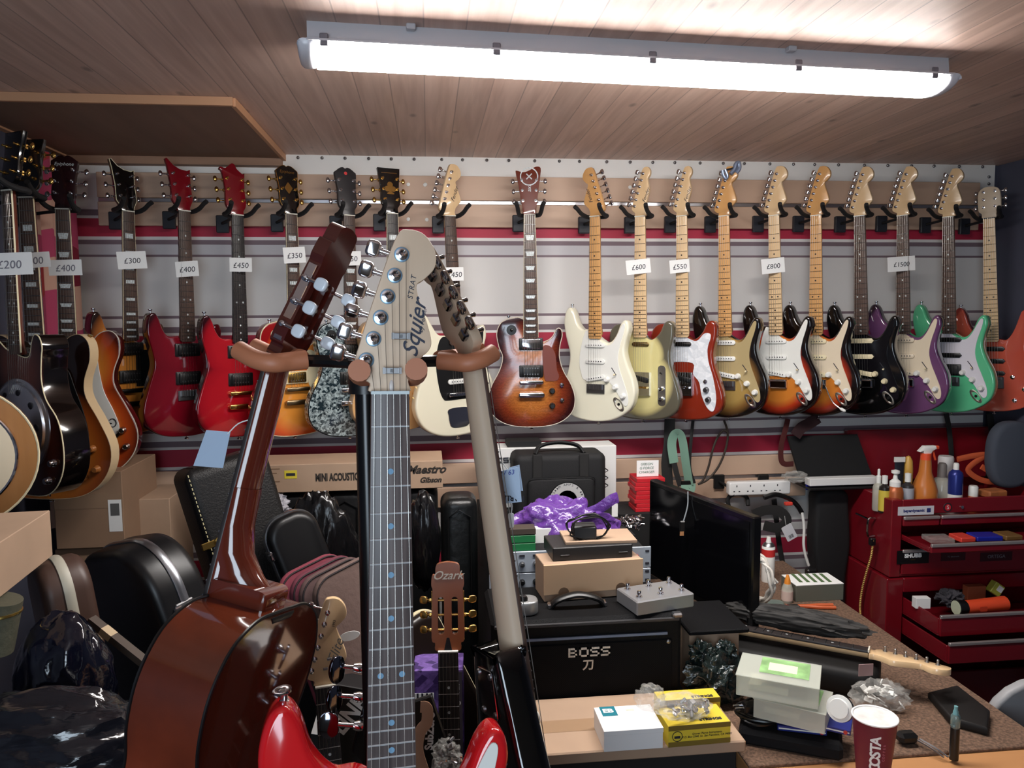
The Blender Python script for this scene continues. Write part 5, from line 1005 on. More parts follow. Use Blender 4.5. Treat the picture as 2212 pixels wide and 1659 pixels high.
for k, (a, b, bk, lab) in enumerate((((1444, 1616), (1578, 1604), (1418, 1530), 'front yellow box with black lettering on the brown cardboard lid'), ((1425, 1558), (1556, 1549), (1404, 1494), 'rear yellow box with black lettering under the clear bag'))):
    M, w_, dp = lay(a, b, bk, ZF, .047); y = thing('yellow_box', lab, 'box', M, 'yellow string boxes')
    MB().box((0, 0, .0235), (w_, dp-.002, .047), b=.0008).build('carton', YEL, y)
    for z in (.042, .006): MB().box((0, -dp/2+.0008, z), (w_, .0008, .011)).build('band', OLI, y)
    if k == 0:
        MB().tube([(-w_*.36+.011*math.cos(i*PI/8), -dp/2, .024+.011*math.sin(i*PI/8)) for i in range(16)], .0008, 5, closed=True).build('emblem', INK, y); MB().box((-w_*.36, -dp/2, .022), (.013, .001, .005)).build('emblem_mark', INK, y)
        wr(y, 'Grover Pierce Instruments\nP.O. Box 2344, So. San Francisco, CA 94083', .0062, INK, .016, -dp/2-.0002, .024, shear=.3)
    flat(y, 'STRINGS', .013, INK, w_*.22, -dp*.28, .0474, bold=.0006)
cp = PZ(1490, 1560, ZF+.05)
clear = mat('clear_polythene', (225, 224, 218), .12, alpha=.17, spec=.8, bump=.8, bscale=60)
cbg = thing('clear_bag', 'clear plastic bag of small metal parts lying on the yellow boxes', 'plastic bag', (cp.x-.005, cp.y+.035, ZF+.048))
blob((0, 0, .020), (.065, .05, .022), 12, .2, 2.2, 4, zmin=.0008).build('bag', clear, cbg, 60); blob((-.055, .055, .014), (.035, .03, .03), 15, .3, 2.0, 4, zmin=.0008).build('bag_neck', clear, cbg, 60)
rn = random.Random(8); pm = [MB().lathe([(.004, -.007), (.004, .003), (.006, .004), (.006, .007), (0, .0075)], n=10).mesh('metal_part', CHROME), MB().box((0, 0, 0), (.011, .015, .006), b=.001).mesh('metal_part', STEEL)]
for i in range(26): obj('metal_part', pm[i % 2], cbg, Matrix.Translation((rn.gauss(.012, .02), rn.gauss(-.008, .014), .010+rn.uniform(0, .018))) @ Matrix.Rotation(rn.uniform(0, 6), 4, (rn.uniform(-1, 1), rn.uniform(-1, 1), rn.uniform(-1, 1))))
GB = mat('dark_green_polythene', (30, 40, 38), .22, coat=.4, bump=1, bscale=30)
g = PZ(1545, 1528, ZB); bb = thing('bin_bag', 'small dark green plastic bag between the amplifier and plastic boxes', 'plastic bag', (g.x+.012, g.y+.03, ZB)); blob((0, 0, .06), (.08, .05, .075), 21, .34, 1.5, 5, zmin=.001).build('bag', GB, bb, 60); blob((-.035, .01, .125), (.03, .028, .03), 23, .5, 2, 4).build('bag_neck', GB, bb, 60); blob((.03, .01, .125), (.026, .026, .026), 25, .5, 2, 4).build('bag_neck', GB, bb, 60)
# ------------------------------------------------------------------ wall behind the bench: strip, straps, leads, dark bags
def px_tube(pts, d, r, o, **k): return MB().tube([CD(x, y, d)-V(o) for x, y in pts], r, 8, sub=5, **k)
def loose(name, pts, d, r, m, label, cat, flat=None, group=None):
    p = CD(*pts[0], d); t = thing(name, label, cat, p, group); px_tube(pts, d, r, p, flat=flat).build('strap' if flat else 'cable', m, t); return t
BRK = mat('black_hook', (18, 18, 19), .5)
s0, s1 = PY(1572, 1052, 3.0), PY(1704, 1054, 3.0)
ps = thing('power_strip', 'white four-socket power strip resting across black hooks on the wall', 'power strip', basis((s0+s1)/2, V((0, 0, 1)).cross(V((0, -1, 0)).lerp(V((0, -1, 0)), 1)).cross(V((1, 0, 0))) if False else V((0, 0, 1)), V((0, -1, .15))))
wl = (s1-s0).length
WP = mat('bright_white_plastic', (238, 238, 236), .3); MB().ext(rrect(wl, .056, .010), -.02, .018, .006, 3).build('body', WP, ps)
for i in range(4):
    x = -wl*.40+wl*.22*i+wl*.02; so = MB().box((x, .012, .0182), (.004, .008, .001)).build('socket', INK, ps)
    for dx in (-.011, .011): MB().box((x+dx, -.010, .0182), (.0065, .004, .001)).build('pin_hole', INK, so)
for px, lab in ((1556, 'black hook block on the lower board, left of the power strip'), (1652, 'black hook block on the lower board, above the power strip')):
    p = PY(px, 1042, 3.06); h = thing('wall_hook', lab, 'hook', (p.x, WY-.045, p.z), 'black hooks on the lower board'); MB().box((0, 0, 0), (.045, .016, .06), b=.003).build('block', BRK, h)
    MB().tube([(0, -.008, 0), (.02, -.05, -.012), (.03, -.09, -.040)], .006, 8, sub=4).build('arm', BRK, h)
h = thing('hanger_yoke', 'empty black foam hanger yoke pointing down below the power strip', 'hook', PY(1600, 1078, 3.02)); o = h.location
MB().tube([PY(1575, 1096, 3.02)-o, PY(1572, 1080, 3.02)-o, PY(1580, 1070, 3.03)-o, PY(1600, 1068, 3.05)-o, PY(1613, 1075, 3.02)-o, PY(1616, 1092, 3.0)-o], .0085, 10, sub=5).build('foam_yoke', RUBBER, h)
GS = mat('sage_green_webbing', (120, 156, 138), .8); BK = mat('black_webbing', (22, 22, 26), .85)
t = thing('guitar_strap', 'sage green guitar strap looped and hanging below the red-brown guitar', 'strap', PY(1465, 940, 2.93)); o = t.location.copy()
F = V((0, 1, 0)).cross(V((0, 0, 1)))
MB().tube([PY(x, y, 2.93+dy)-o for x, y, dy in ((1456, 1000, .02), (1451, 960, .02), (1457, 938, .01), (1468, 936, 0), (1475, 955, 0), (1482, 1005, 0), (1489, 1048, 0))], (.0014, .020), 8, sub=6, flat=V((0, 1, 0))).build('webbing', GS, t)
MB().tube([PY(x, y, 2.95)-o for x, y in ((1456, 1000), (1462, 1025), (1470, 1050))], (.0014, .012), 8, sub=6, flat=V((0, 1, 0))).build('backing', BK, t)
MB().box(PY(1484, 1043, 2.925)-o, (.05, .005, .018), b=.002).build('buckle', BLACK, t); MB().tube([PY(1480, 1046, 2.925)-o, PY(1481, 1058, 2.92)-o, PY(1492, 1058, 2.92)-o, PY(1494, 1044, 2.925)-o], (.0014, .018), 8, sub=4, flat=V((0, 1, 0))).build('strap_end', GS, t)
def hang(name, label, pts, y, w, m, cat='strap', flat=True):
    p = PY(*pts[0], y); t = thing(name, label, cat, p); MB().tube([PY(a, b, y)-p for a, b in pts], (.0015, w) if flat else w, 8, sub=5, flat=V((0, 1, 0)) if flat else None).build('strap' if flat else 'cable', m, t); return t
hang('guitar_strap', 'wide black strap hanging down behind the sage green strap', [(1447, 905), (1445, 960), (1440, 1000), (1443, 1050)], 2.97, .024, BK)
hang('guitar_strap', 'narrow black strap hanging between the green strap and the brown lead', [(1497, 908), (1492, 960), (1490, 1010), (1500, 1044)], 2.97, .007, BK)
hang('instrument_lead', 'brown lead in a long loop hanging from the gold-pickguard guitar', [(1564, 908), (1570, 925), (1572, 945), (1566, 975), (1552, 1008), (1530, 1035), (1508, 1046), (1518, 1038), (1530, 1010), (1540, 970), (1550, 945), (1562, 930), (1572, 934)], 2.99, .0045, mat('brown_cable', (52, 42, 34), .6), 'lead', False)
hang('guitar_strap', 'dark red strap with orange end hanging left of the black open case', [(1702, 905), (1696, 930), (1688, 960), (1687, 990), (1694, 1002), (1714, 1002)], 2.98, .012, mat('dark_red_webbing', (70, 18, 16), .85))
hang('guitar_strap', 'black and red folded strap hanging above the black open case', [(1768, 902), (1748, 915), (1730, 925), (1718, 942)], 2.96, .026, mat('black_red_webbing', (44, 18, 22), .85))
hang('guitar_strap', 'black strap hanging below the sea green guitar', [(2044, 893), (2050, 925), (2054, 965), (2056, 1000)], 3.0, .012, BK)
hang('guitar_strap', 'dark strap with metal end hanging below the salmon red guitar', [(2138, 893), (2142, 925), (2146, 965), (2140, 1010), (2132, 1040)], 2.99, .016, BK)
# open black case and shrink-wrapped white carton on the hooks, gig bag below
c0, c1 = PY(1740, 1050, 2.93), PY(1889, 1050, 2.93)
sh = one('wall_shelf', MB().box(((c0.x+c1.x)/2, 2.99, c0.z-.006), (c1.x-c0.x, .2, .010), b=.002), BRK, 'thin dark shelf on the wall carrying the black open case', 'shelf')
wc = one('white_carton', MB().box(((c0.x+c1.x)/2, 2.92, PY(1815, 1038, 2.92).z), (c1.x-c0.x-.004, .045, .030), b=.002), mat('white_card', (226, 226, 224), .6), 'long narrow white carton lying in front of the black open case', 'box')
q = [PY(1702, 942, 2.99), PY(1852, 938, 3.0), PY(1884, 1028, 2.955), PY(1728, 1030, 2.955)]
oc = thing('open_case', 'black open case lid standing on the shelf, left of the red tool chest', 'case', (q[0]+q[2])/2); o = oc.location.copy()
b = MB().quad(q[3]-o, q[2]-o, q[1]-o, q[0]-o, -.012); b.build('lid', mat('matt_black_card', (11, 11, 13), .9), oc)
cw = thing('plastic_wrap', 'crumpled clear plastic wrap bunched at the left end of the white carton', 'plastic bag', PY(1718, 1030, 2.93)); blob((0, 0, 0), (.055, .035, .024), 33, .3, 2, 4).build('wrap', clear, cw, 50)
MB().box(PY(1752, 1052, 2.93)-cw.location, (.045, .006, .022), b=.001).build('blue_packet', mat('royal_blue', (30, 40, 150), .35), cw)
gb0 = PY(1785, 1170, 2.98); gz = PY(1790, 1060, 2.98).z
tb_ = thing('gig_bag', 'tall black padded gig bag hanging on the wall between the monitor and tool chest', 'bag', (gb0.x, 2.99, 0)); zl = PZ(1790, 1300, ZB).z
MB().ext(spl([(-52, 0), (-56, 200), (-74, 330), (-70, 470), (-60, 560), (60, 560), (78, 470), (88, 330), (74, 200), (64, 0)], 5), -.04, .04, .02, 3, M=Matrix.Translation((.006, 0, gz-.56)) @ FRONT).build('bag_body', BG, tb_)
wcab = hang('mains_cable', 'white mains cable hanging down beside the tall gig bag', [(1733, 1108), (1737, 1140), (1736, 1175), (1740, 1200), (1747, 1222)], 2.90, .0055, WHITE, 'cable', False)
pg_ = CD(1752, 1236, 2.86); MB().box(pg_-wcab.location, (.04, .03, .03), b=.006).build('plug', BLACK, wcab)
hang('mains_cable', 'black curled cable and connector hanging under the power strip', [(1650, 1075), (1676, 1068), (1706, 1078), (1722, 1092), (1732, 1108)], 2.95, .010, BLACK, 'cable', False)
hang('guitar_strap', 'black strap hanging behind the white spray can', [(1672, 1078), (1678, 1130), (1684, 1180), (1696, 1245)], 2.99, .012, BK)
t = hang('guitar_strap', 'black strap bundle with red tip above the monitor corner', [(1626, 1112), (1655, 1102), (1685, 1105), (1700, 1125), (1680, 1140), (1650, 1135)], 2.93, .022, BK); MB().box(PY(1703, 1088, 2.94)-t.location, (.032, .02, .014), b=.003).build('red_tip', mat('red_plastic', (210, 64, 50), .5), t)
tg = one('swing_tag', MB().ext(rrect(.046, .066, .005), 0, .0008), mat('grey_white_card', (205, 205, 210), .7), 'white barcode tag hanging at an angle behind the monitor corner', 'tag', M=Matrix.Translation(PY(1705, 1150, 2.91)) @ FRONT @ Matrix.Rotation(rad(28), 4, 'Z'))
MB().tube([(0, .03, 0), (.004, .05, .004), (.01, .075, .01)], .001, 6).build('tag_string', WHITE, tg)
for i in range(7): MB().box((-.010+.0032*i, -.018, .001), (.0012+.0006*(i % 3), .015, .0003)).build('barcode_bar', INK, tg)
# ------------------------------------------------------------------ tool chest
TR = mat('tool_red', (116, 14, 26), .35, coat=.3); TS = mat('drawer_trim', (176, 168, 166), .4, .6)
tx0, tyf = PX(1928, 1400, 1.70).x, 2.70
tx0 = PY(1926, 1120, tyf).x; tx1 = XR-.02; tw = tx1-tx0; tcz = PY(1960, 1080, tyf).z; zmid = PY(1940, 1247, tyf).z
tc = thing('tool_chest', 'red steel tool chest with open drawers in the right corner', 'tool chest', (tx0, tyf, 0))
def tb(name, x0, x1, y0, y1, z0, z1, m=TR, p=tc, b=.003): return MB().box(((x0+x1)/2, (y0+y1)/2, (z0+z1)/2), (x1-x0, y1-y0, z1-z0), b=b).build(name, m, p)
td = WY-.05-tyf; zc = lambda y: PY(2050, y, tyf).z
fwl = PY(1946, 1200, tyf).x-tx0
tb('left_side', 0, fwl, 0, td, zmid, tcz); tb('right_side', tw-.02, tw, 0, td, zmid, tcz); tb('back', fwl, tw-.02, td-.01, td, zmid, tcz)
tb('top_rail', fwl, tw-.02, 0, .012, zc(1108), tcz); tb('top_tray', fwl, tw-.02, .012, td-.01, tcz-.075, tcz-.065)
tb('divider', fwl, tw-.02, .004, td-.02, zmid, zmid+.012)
# cabinet below
tb('lower_left_side', -.012, fwl+.012, -.006, td, .05, zmid-.004); tb('lower_right_side', tw-.02, tw, -.006, td, .05, zmid-.004); tb('lower_back', fwl+.012, tw-.02, td-.01, td, .05, zmid-.004); tb('lower_top', fwl+.012, tw-.02, -.006, td-.01, zc(1274), zmid-.004); tb('lower_front', fwl+.012, tw-.02, -.004, .01, .05, zc(1440)-.02)
for x in (.05, tw-.06):
    for y in (.05, td-.06): MB().cyl((x-.012, y, .026), (x+.012, y, .026), .025, n=20).build('castor', BLACK, tc)
lid = MB(); lz = tcz; lb = PY(2000, 925, 3.06).z
tb_lid = MB().box((0, 0, 0), (tw, .03, lb-lz), b=.004).build('lid', TR, tc, M=Matrix.Translation((tw/2, td-.035, (lb+lz)/2+.004)) @ Matrix.Rotation(rad(-4), 4, 'X'))
def drawer(nm_, x0, y_out, zt_, zb2, depth=.26, m=TR, trim=True):
    x1 = tw-.03; d = tb(nm_, x0, x1, -y_out, -y_out+.012, zb2, zt_-.010); 
    tb('side', x0, x0+.004, -y_out+.012, -y_out+depth, zb2+.004, zt_-.014, TR, d); tb('side', x1-.004, x1, -y_out+.012, -y_out+depth, zb2+.004, zt_-.014, TR, d); tb('bottom', x0, x1, -y_out+.012, -y_out+depth, zb2, zb2+.004, TR, d)
    if trim: tb('trim_strip', x0, x1, -y_out-.004, -y_out+.008, zt_-.012, zt_, TS, d, .002)
    return d
dz = lambda py, yo: PY(2110, py, tyf-yo).z
xh = PY(2030, 1110, tyf).x-tx0
tb('drawer', fwl+.002, xh-.003, -.006, .008, zc(1133), zc(1112)); tb('trim_strip', fwl+.002, xh-.003, -.012, .002, zc(1119), zc(1112), TS); tb('drawer', xh+.003, tw-.022, -.006, .008, zc(1133), zc(1112)); tb('trim_strip', xh+.003, tw-.022, -.012, .002, zc(1119), zc(1112), TS)
drawer('drawer', fwl+.004, .17, dz(1172, .17), dz(1192, .17))
tb('drawer', fwl+.004, tw-.024, -.002, .010, zc(1237), zc(1184)); tb('trim_strip', fwl+.004, tw-.024, -.008, .002, zc(1190), zc(1183), TS)
drawer('drawer', fwl+.016, .22, dz(1326, .22), dz(1372, .22)); drawer('drawer', fwl+.016, .27, dz(1386, .27), dz(1432, .27), .3)
# stickers on the chest
def stick(px0, px1, py0, py1, m, yy): a, b_ = PY(px0, py0, yy), PY(px1, py1, yy); return MB().box(((a.x+b_.x)/2-tx0, yy-tyf, (a.z+b_.z)/2), (b_.x-a.x, .0008, a.z-b_.z)).build('sticker', m, tc), (a.x+b_.x)/2-tx0, (a.z+b_.z)/2
sk, x, z = stick(1940, 2017, 1095, 1111, mat('grey_white_card', (205, 205, 210), .7), tyf-.0005); NB = mat('navy_print', (42, 52, 110), .6)
wr(sk, 'beyerdynamic', .0155, NB, x-.008, -.0012, z, bold=.0006); MB().box((x+.052, -.0012, z), (.016, .0006, .016)).build('sticker_mark', NB, sk)
p = PY(2047, 1096, tyf); rsk = MB().lathe([(.0185, 0), (.018, .0008), (0, .001)], (p.x-tx0, -.0005, p.z), (0, -1, 0), 24).build('round_sticker', mat('dark_badge', (52, 30, 36), .5), tc); MB().lathe([(.0125, 0), (0, .0003)], (p.x-tx0, -.0016, p.z), (0, -1, 0), 20).build('badge_centre', mat('badge_red', (190, 40, 50), .5), rsk); wr(rsk, 'S', .02, PAPER, p.x-tx0, -.0022, p.z)
p = PY(2077, 1095, tyf); MB().cyl((p.x-tx0, .002, p.z), (p.x-tx0, -.006, p.z), .006, n=14).build('lock', CHROME, tc)
sk, x, z = stick(1938, 2006, 1190, 1216, BLACK, tyf-.0025); wr(sk, 'SHUBB', .021, PAPER, x, -.0034, z+.005, bold=.0012, sx=1.1); wr(sk, 'CAPOS', .006, GOLD, x, -.0034, z-.011)
for a, b_, w_, sz in ((2033, 2085, 'TC electronic', .0088), (2118, 2186, 'ORTEGA', .019)):
    sk, x, z = stick(a, b_, 1194, 1210, mat('maroon_sticker', (54, 12, 20), .5), tyf-.0025); wr(sk, w_, sz, mat('dim_grey_print', (120, 116, 124), .6), x, -.0034, z)
# chain of beads and chrome handle on the side of the chest
hl_ = PY(1880, 1125, 2.84); tcx = V((tx0, tyf, 0))
MB().tube([V((-.004, .10, hl_.z+.02)), V((-.03, .10, hl_.z+.02)), V((-.035, .10, hl_.z-.02)), V((-.03, .10, hl_.z-.05)), V((-.004, .10, hl_.z-.05))], .0045, 8, sub=4).tube([V((-.030, .10, hl_.z+.018)), V((-.03, .19, hl_.z+.018))], .0045, 8).build('side_handle', CHROME, tc)
ch = thing('bead_chain', 'gold beaded cord hanging from the side handle of the tool chest', 'cord', PX(1885, 1165, tx0-.035)); o = ch.location.copy()
b = MB(); P = crom([PX(x, y, tx0-.035)-o for x, y in ((1886, 1168), (1882, 1200), (1872, 1235), (1863, 1270), (1858, 1305), (1859, 1335))], 9)
for q_ in P: b.ell(q_, (.0048, .0048, .0042), 8, 6)
b.build('beads', mat('gold_beads', (206, 170, 96), .4, .4), ch); MB().box(PX(1884, 1170, tx0-.035)-o, (.022, .02, .03), b=.003).build('clasp', BLACK, ch)
# bottles on top: stand in the top tray
TT = tcz-.064
def bottle(px, py, w, prof, m, label, cap=None, capm=WHITE, yy=2.80, band=None, name='bottle', cat='bottle'):
    """prof: radius/height pairs in fractions of w and of the visible height"""
    p = PY(px, py, yy); h = p.z-TT; t = thing(name, label, cat, (p.x, yy, TT)); r = w*(yy/1660*1.14)/2
    MB().lathe([(r*a, h*b_) for a, b_ in prof], n=20).build('body', m, t)
    if cap: MB().lathe([(r*a, h*b_) for a, b_ in cap], n=16).build('cap', capm, t)
    if band: MB().lathe([(r*1.01, h*band[0]), (r*1.01, h*band[1])], n=20).build('label', band[2], t)
    return t, r, h
CL = mat('clear_bottle', (206, 204, 190), .12, alpha=.6)
ROUND = [(.9, 0), (1, .03), (1, .6), (.9, .68), (.4, .74), (.4, .78), (0, .78)]
bottle(1899, 1012, 22, [(.9, 0), (1, .03), (1, .55), (.8, .62), (.4, .66), (0, .66)], CL, 'slim clear bottle with white pump, leftmost on the tool chest', [(.42, .64), (.45, .82), (.25, .84), (.25, .98), (0, 1)])
bottle(1912, 1026, 22, ROUND, mat('black_bottle', (34, 30, 28), .35), 'small yellow-labelled bottle with white cap beside the slim clear bottle', [(.5, .77), (.5, .98), (0, 1)], band=(.05, .6, mat('yellow_label', (206, 184, 70), .5)), yy=2.77)
bottle(1935, 1014, 33, [(.9, 0), (1, .03), (1, .48), (.85, .58), (.6, .62), (0, .62)], mat('orange_silver_label', (176, 96, 52), .4, .3), 'orange and silver pump bottle with white spout on the tool chest', [(.66, .60), (.66, .72), (.3, .78), (.2, .88), (.5, .92), (.5, .97), (0, 1)], yy=2.76, band=(.06, .32, mat('silver_label', (190, 190, 192), .35, .6)))
bottle(1962, 1021, 25, ROUND, mat('grey_bottle', (52, 50, 52), .35), 'grey-labelled bottle with white cap left of the orange spray bottle', [(.5, .77), (.5, .98), (0, 1)], yy=2.77, band=(.03, .62, mat('pale_grey_label', (168, 170, 178), .5)))
t, r, h = bottle(2001, 965, 50, [(.9, 0), (1, .03), (1, .32), (.85, .42), (.5, .60), (.42, .80), (0, .80)], mat('orange_liquid', (196, 116, 52), .3), 'orange trigger spray bottle with white head on the tool chest', [(.42, .78), (.42, .90), (0, .90)], mat('orange_collar', (224, 84, 48), .4), yy=2.78, name='spray_bottle')
MB().ext(poly([(-34, 0), (-12, 22), (34, 22), (38, 10), (22, 2), (14, -10), (-12, -10), (-16, 2)]), -.011, .011, .003, 2, M=Matrix.Translation((0, 0, h*.93)) @ FRONT).build('trigger_head', WHITE, t); MB().box((.044, 0, h*.93+.014), (.016, .014, .014), b=.003).tube([(.028, 0, h*.93+.006), (.034, 0, h*.93-.016), (.040, 0, h*.93-.036)], .004, 8, sub=3).build('trigger', mat('orange_collar', (224, 84, 48), .4), t)
bottle(2036, 1000, 42, [(.9, 0), (1, .04), (1, .5), (.8, .62), (.4, .68), (0, .68)], CL, 'squat clear jar with grey cap right of the orange spray bottle', [(.4, .66), (.42, .95), (.3, 1), (0, 1)], mat('grey_cap', (120, 112, 108), .5), yy=2.82)
bottle(2044, 985, 30, [(.85, 0), (1, .05), (1, .96), (.9, 1), (0, 1)], mat('white_tub', (214, 210, 208), .5), 'tall white tub behind the blue and white spray can', yy=2.90, name='tub', cat='tub')
bottle(2066, 1000, 28, [(.95, 0), (1, .02), (1, .74), (.9, .8), (.45, .86), (0, .86)], mat('blue_can', (40, 52, 130), .3, .3), 'blue and white aerosol can on the tool chest', [(.4, .84), (.4, .97), (.3, 1), (0, 1)], yy=2.77, band=(.02, .34, WHITE), name='spray_can', cat='can')
bottle(2103, 1049, 19, [(.9, 0), (1, .04), (1, .55), (0, .55)], mat('orange_stick', (214, 100, 48), .45), 'orange glue stick with white cap on the tool chest', [(.98, .54), (.98, .94), (.8, 1), (0, 1)], yy=2.78, name='glue_stick', cat='glue stick')
p = PY(1943, 1003, 2.86); t = thing('tube', 'white and green tube standing upside down behind the bottles', 'tube', (p.x, 2.86, TT)); h = PY(1943, 985, 2.86).z-TT
MB().tube([(0, 0, 0), (0, 0, h*.5), (0, 0, h*.98)], [(.014, .016), (.012, .018), (.003, .021)], 12, sub=3, flat=V((0, 1, 0))).build('body', mat('dark_tube', (30, 36, 46), .4), t); MB().box((0, 0, h*.93), (.044, .007, h*.1)).build('crimp', WHITE, t)
p = PY(1966, 985, 2.86); t = thing('wax_bottle', 'yellow egg-topped bottle behind the grey-labelled bottle', 'bottle', (p.x, 2.87, TT)); h = p.z-TT; MB().lathe([(.017, 0), (.018, h*.4), (.019, h*.7), (.016, h*.9), (.008, h*.98), (0, h)], n=20).build('body', mat('yellow_wax', (206, 160, 74), .4), t)
t = thing('orange_clamp', 'orange sling looped at the right of the tool chest top', 'sling', PY(2110, 1010, 2.88)); o = t.location.copy()
MB().tube([PY(x, y, 2.88)-o for x, y in ((2068, 992), (2100, 985), (2128, 983), (2100, 1003), (2092, 1018), (2118, 1036), (2150, 1040), (2138, 1020), (2120, 1008))], (.0045, .012), 8, sub=5, flat=V((0, 1, 0))).build('sling', mat('orange_webbing', (206, 92, 52), .7), t)
p = PY(2152, 1066, 2.76); bx('tan_pouch', 'tan leather pouch lying on the right of the tool chest top', 'pouch', (p.x, 2.78, p.z-.018), .09, .06, .03, mat('tan_leather', (176, 104, 58), .6, noise_amt=.15), 8, .006)
# contents of the open drawers
p = PY(2130, 1312, 2.52); zz = dz(1340, .22)
t = thing('torch', 'orange and black torch lying in the middle open drawer', 'torch', (p.x, 2.53, p.z)); MB().cyl((-.075, 0, 0), (.09, .01, .004), .024, .026, n=20).build('body', mat('torch_orange', (222, 76, 42), .4), t); MB().cyl((-.11, 0, 0), (-.075, 0, 0), .030, .025, n=20).build('head', BLACK, t); MB().cyl((-.112, 0, 0), (-.108, 0, 0), .026, n=20).build('lens', mat('pale_lens', (190, 196, 170), .3), t); MB().ext(rrect(.03, .018, .005), .0, .001, M=Matrix.Translation((-.02, -.0235, 0)) @ FRONT).build('switch', mat('torch_switch', (190, 60, 34), .5), t)
t = thing('grey_cloth', 'dark grey cloth bundle in the middle open drawer beside the torch', 'cloth', (PY(2060, 1305, 2.6).x, 2.62, zz)); blob((0, 0, .03), (.05, .05, .034), 41, .4, 1.8, 4, zmin=.0).build('cloth', mat('grey_cloth', (58, 56, 62), .9), t)
p = PY(1998, 1290, 2.6); bx('white_packet', 'white packet lying in the left of the middle open drawer', 'packet', (p.x, 2.62, zz), .055, .03, .04, PAPER, -6)
p = PY(2158, 1275, 2.62); o = one('lime_tape_box', MB().box((0, 0, 0), (.045, .03, .045), b=.002), mat('lime_card', (176, 178, 70), .5), 'lime green box tilted in the back of the middle open drawer', 'box', M=Matrix.Translation((p.x, 2.64, p.z)) @ Matrix.Rotation(rad(35), 4, 'Y')); MB().box((.006, -.0155, .006), (.024, .001, .022)).build('window', PAPER, o)
p = PY(2105, 1262, 2.66); bx('copper_box', 'copper coloured box at the back of the middle open drawer', 'box', (p.x, 2.66, zz), .075, .03, .06, mat('copper_card', (160, 84, 54), .5))
zz = dz(1180, .17); rn = random.Random(3)
for i, (px, w_, m_, lab, nn) in enumerate(((2030, .09, clear, 'clear packet of parts in the upper open drawer, left', 'clear_packet'), (2082, .06, mat('red_plastic', (210, 64, 50), .5), 'red plastic strip in the upper open drawer', 'red_strip'), (2130, .10, mat('royal_blue', (30, 40, 150), .35), 'blue packet in the upper open drawer', 'blue_packet'), (2180, .07, mat('bronze_packet', (120, 90, 50), .4), 'bronze packet at the right of the upper open drawer', 'bronze_packet'))):
    p = PY(px, 1165, 2.6); bx(nn, lab, 'packet', (p.x, 2.61, zz), w_, .07, .018, m_, rn.uniform(-12, 12), .003)
# ------------------------------------------------------------------ on the bench
MT = ZB
def at(px, py, z=MT): return PZ(px, py, z)
p = at(1891, 1700, ZB); cupd = .001
cr = CD(1890, 1545, 1.60); t = thing('paper_cup', 'maroon paper coffee cup with white lettering on the bench front', 'cup', (cr.x, cr.y, ZB)); ch_ = cr.z-ZB
MB().lathe([(.030, .004), (.031, 0), (.0435, ch_-.004), (.0425, ch_-.003), (.030, .008), (0, .008)], n=40).build('cup_wall', mat('maroon_card', (108, 28, 48), .5), t)
MB().tube([(.0438*math.cos(2*PI*i/40), .0438*math.sin(2*PI*i/40), ch_-.002) for i in range(40)], .0021, 8, closed=True).build('rim', PAPER, t); MB().lathe([(.0424, ch_-.003), (.0335, .03), (0, .03)], n=40).build('inside', mat('stained_white', (226, 222, 218), .6, noise_amt=.1, nscale=40), t)
cdv = (EYE-cr); az_ = math.atan2(cdv.y, cdv.x)
def cupword(s, size, z0, m, dz_, off):
    k = 0
    for i, chx in enumerate(s):
        z = z0+dz_*i; r = .031+.0125*z/ch_+.0006; a = az_+off
        F = frame((r*math.cos(a), r*math.sin(a), z), (0, 0, 1), (math.sin(a), -math.cos(a), 0), (math.cos(a), math.sin(a), 0))
        text(chx, size, m, t, F, bold=.0009 if size > .01 else .0002)
cupword('COSTA', .027, .048, PAPER, .0152, .1); cupword('COFFEE', .0068, .066, mat('pink_print', (176, 96, 110), .6), .0066, .52)
p = at(2060, 1640, ZB); t = thing('vape_pen', 'black vape pen with clear glass tank standing on the bench front', 'vape pen', (p.x, p.y, ZB)); hv_ = CD(2059, 1520, (p-EYE).dot(FWD)).z-ZB
MB().lathe([(.0092, 0), (.0095, .002), (.0095, hv_*.58), (.009, hv_*.6), (0, hv_*.6)], n=24).build('battery', BLACK, t); MB().lathe([(.0085, hv_*.6), (.0095, hv_*.63), (.0095, hv_*.82), (.007, hv_*.85), (0, hv_*.85)], n=24).build('tank', mat('tank_glass', (150, 180, 180), .05, trans=.7), t); MB().lathe([(.006, hv_*.85), (.0055, hv_*.9), (.004, hv_*.93), (.004, hv_), (0, hv_)], n=16).build('mouthpiece', mat('teal_tip', (110, 160, 165), .3), t)
P4 = [at(*q, ZB) for q in ((2004, 1512), (2068, 1497), (2138, 1552), (2133, 1592), (2052, 1570))]; cc_ = sum(P4, V())/5
o = one('pouch', MB().ext([((q-cc_).x, (q-cc_).y) for q in P4], 0, .022, .008, 4), mat('black_leather', (22, 19, 18), .6, spec=.3), 'flat black triangular pouch lying on the carpet mat', 'pouch', M=Matrix.Translation((cc_.x, cc_.y, ZB+.001)))
p = at(1715, 1612, ZB); bx('foam_pad', 'thick black foam pad on the bench between cardboard lid and coffee cup', 'foam pad', (p.x+.01, p.y+.04, ZB), .22, .15, .035, mat('black_foam_pad', (20, 20, 22), .9, spec=.2), -27, .008)
PZt = ZB+.0355
q = at(1690, 1560, PZt); sp_ = thing('cable_spool', 'coiled dark cable on the foam pad under the plastic boxes', 'cable', (q.x-.04, q.y+.02, PZt)); rn = random.Random(11)
MB().tube([((.055+rn.uniform(-.006, .006))*math.cos(i*.5), (.045+rn.uniform(-.006, .006))*math.sin(i*.5), .006+.00045*i) for i in range(50)], .0034, 6, sub=3).build('coil', BLACK, sp_); MB().box((-.035, -.01, .036), (.035, .026, .022), b=.004).build('plug_body', BLACK, sp_)
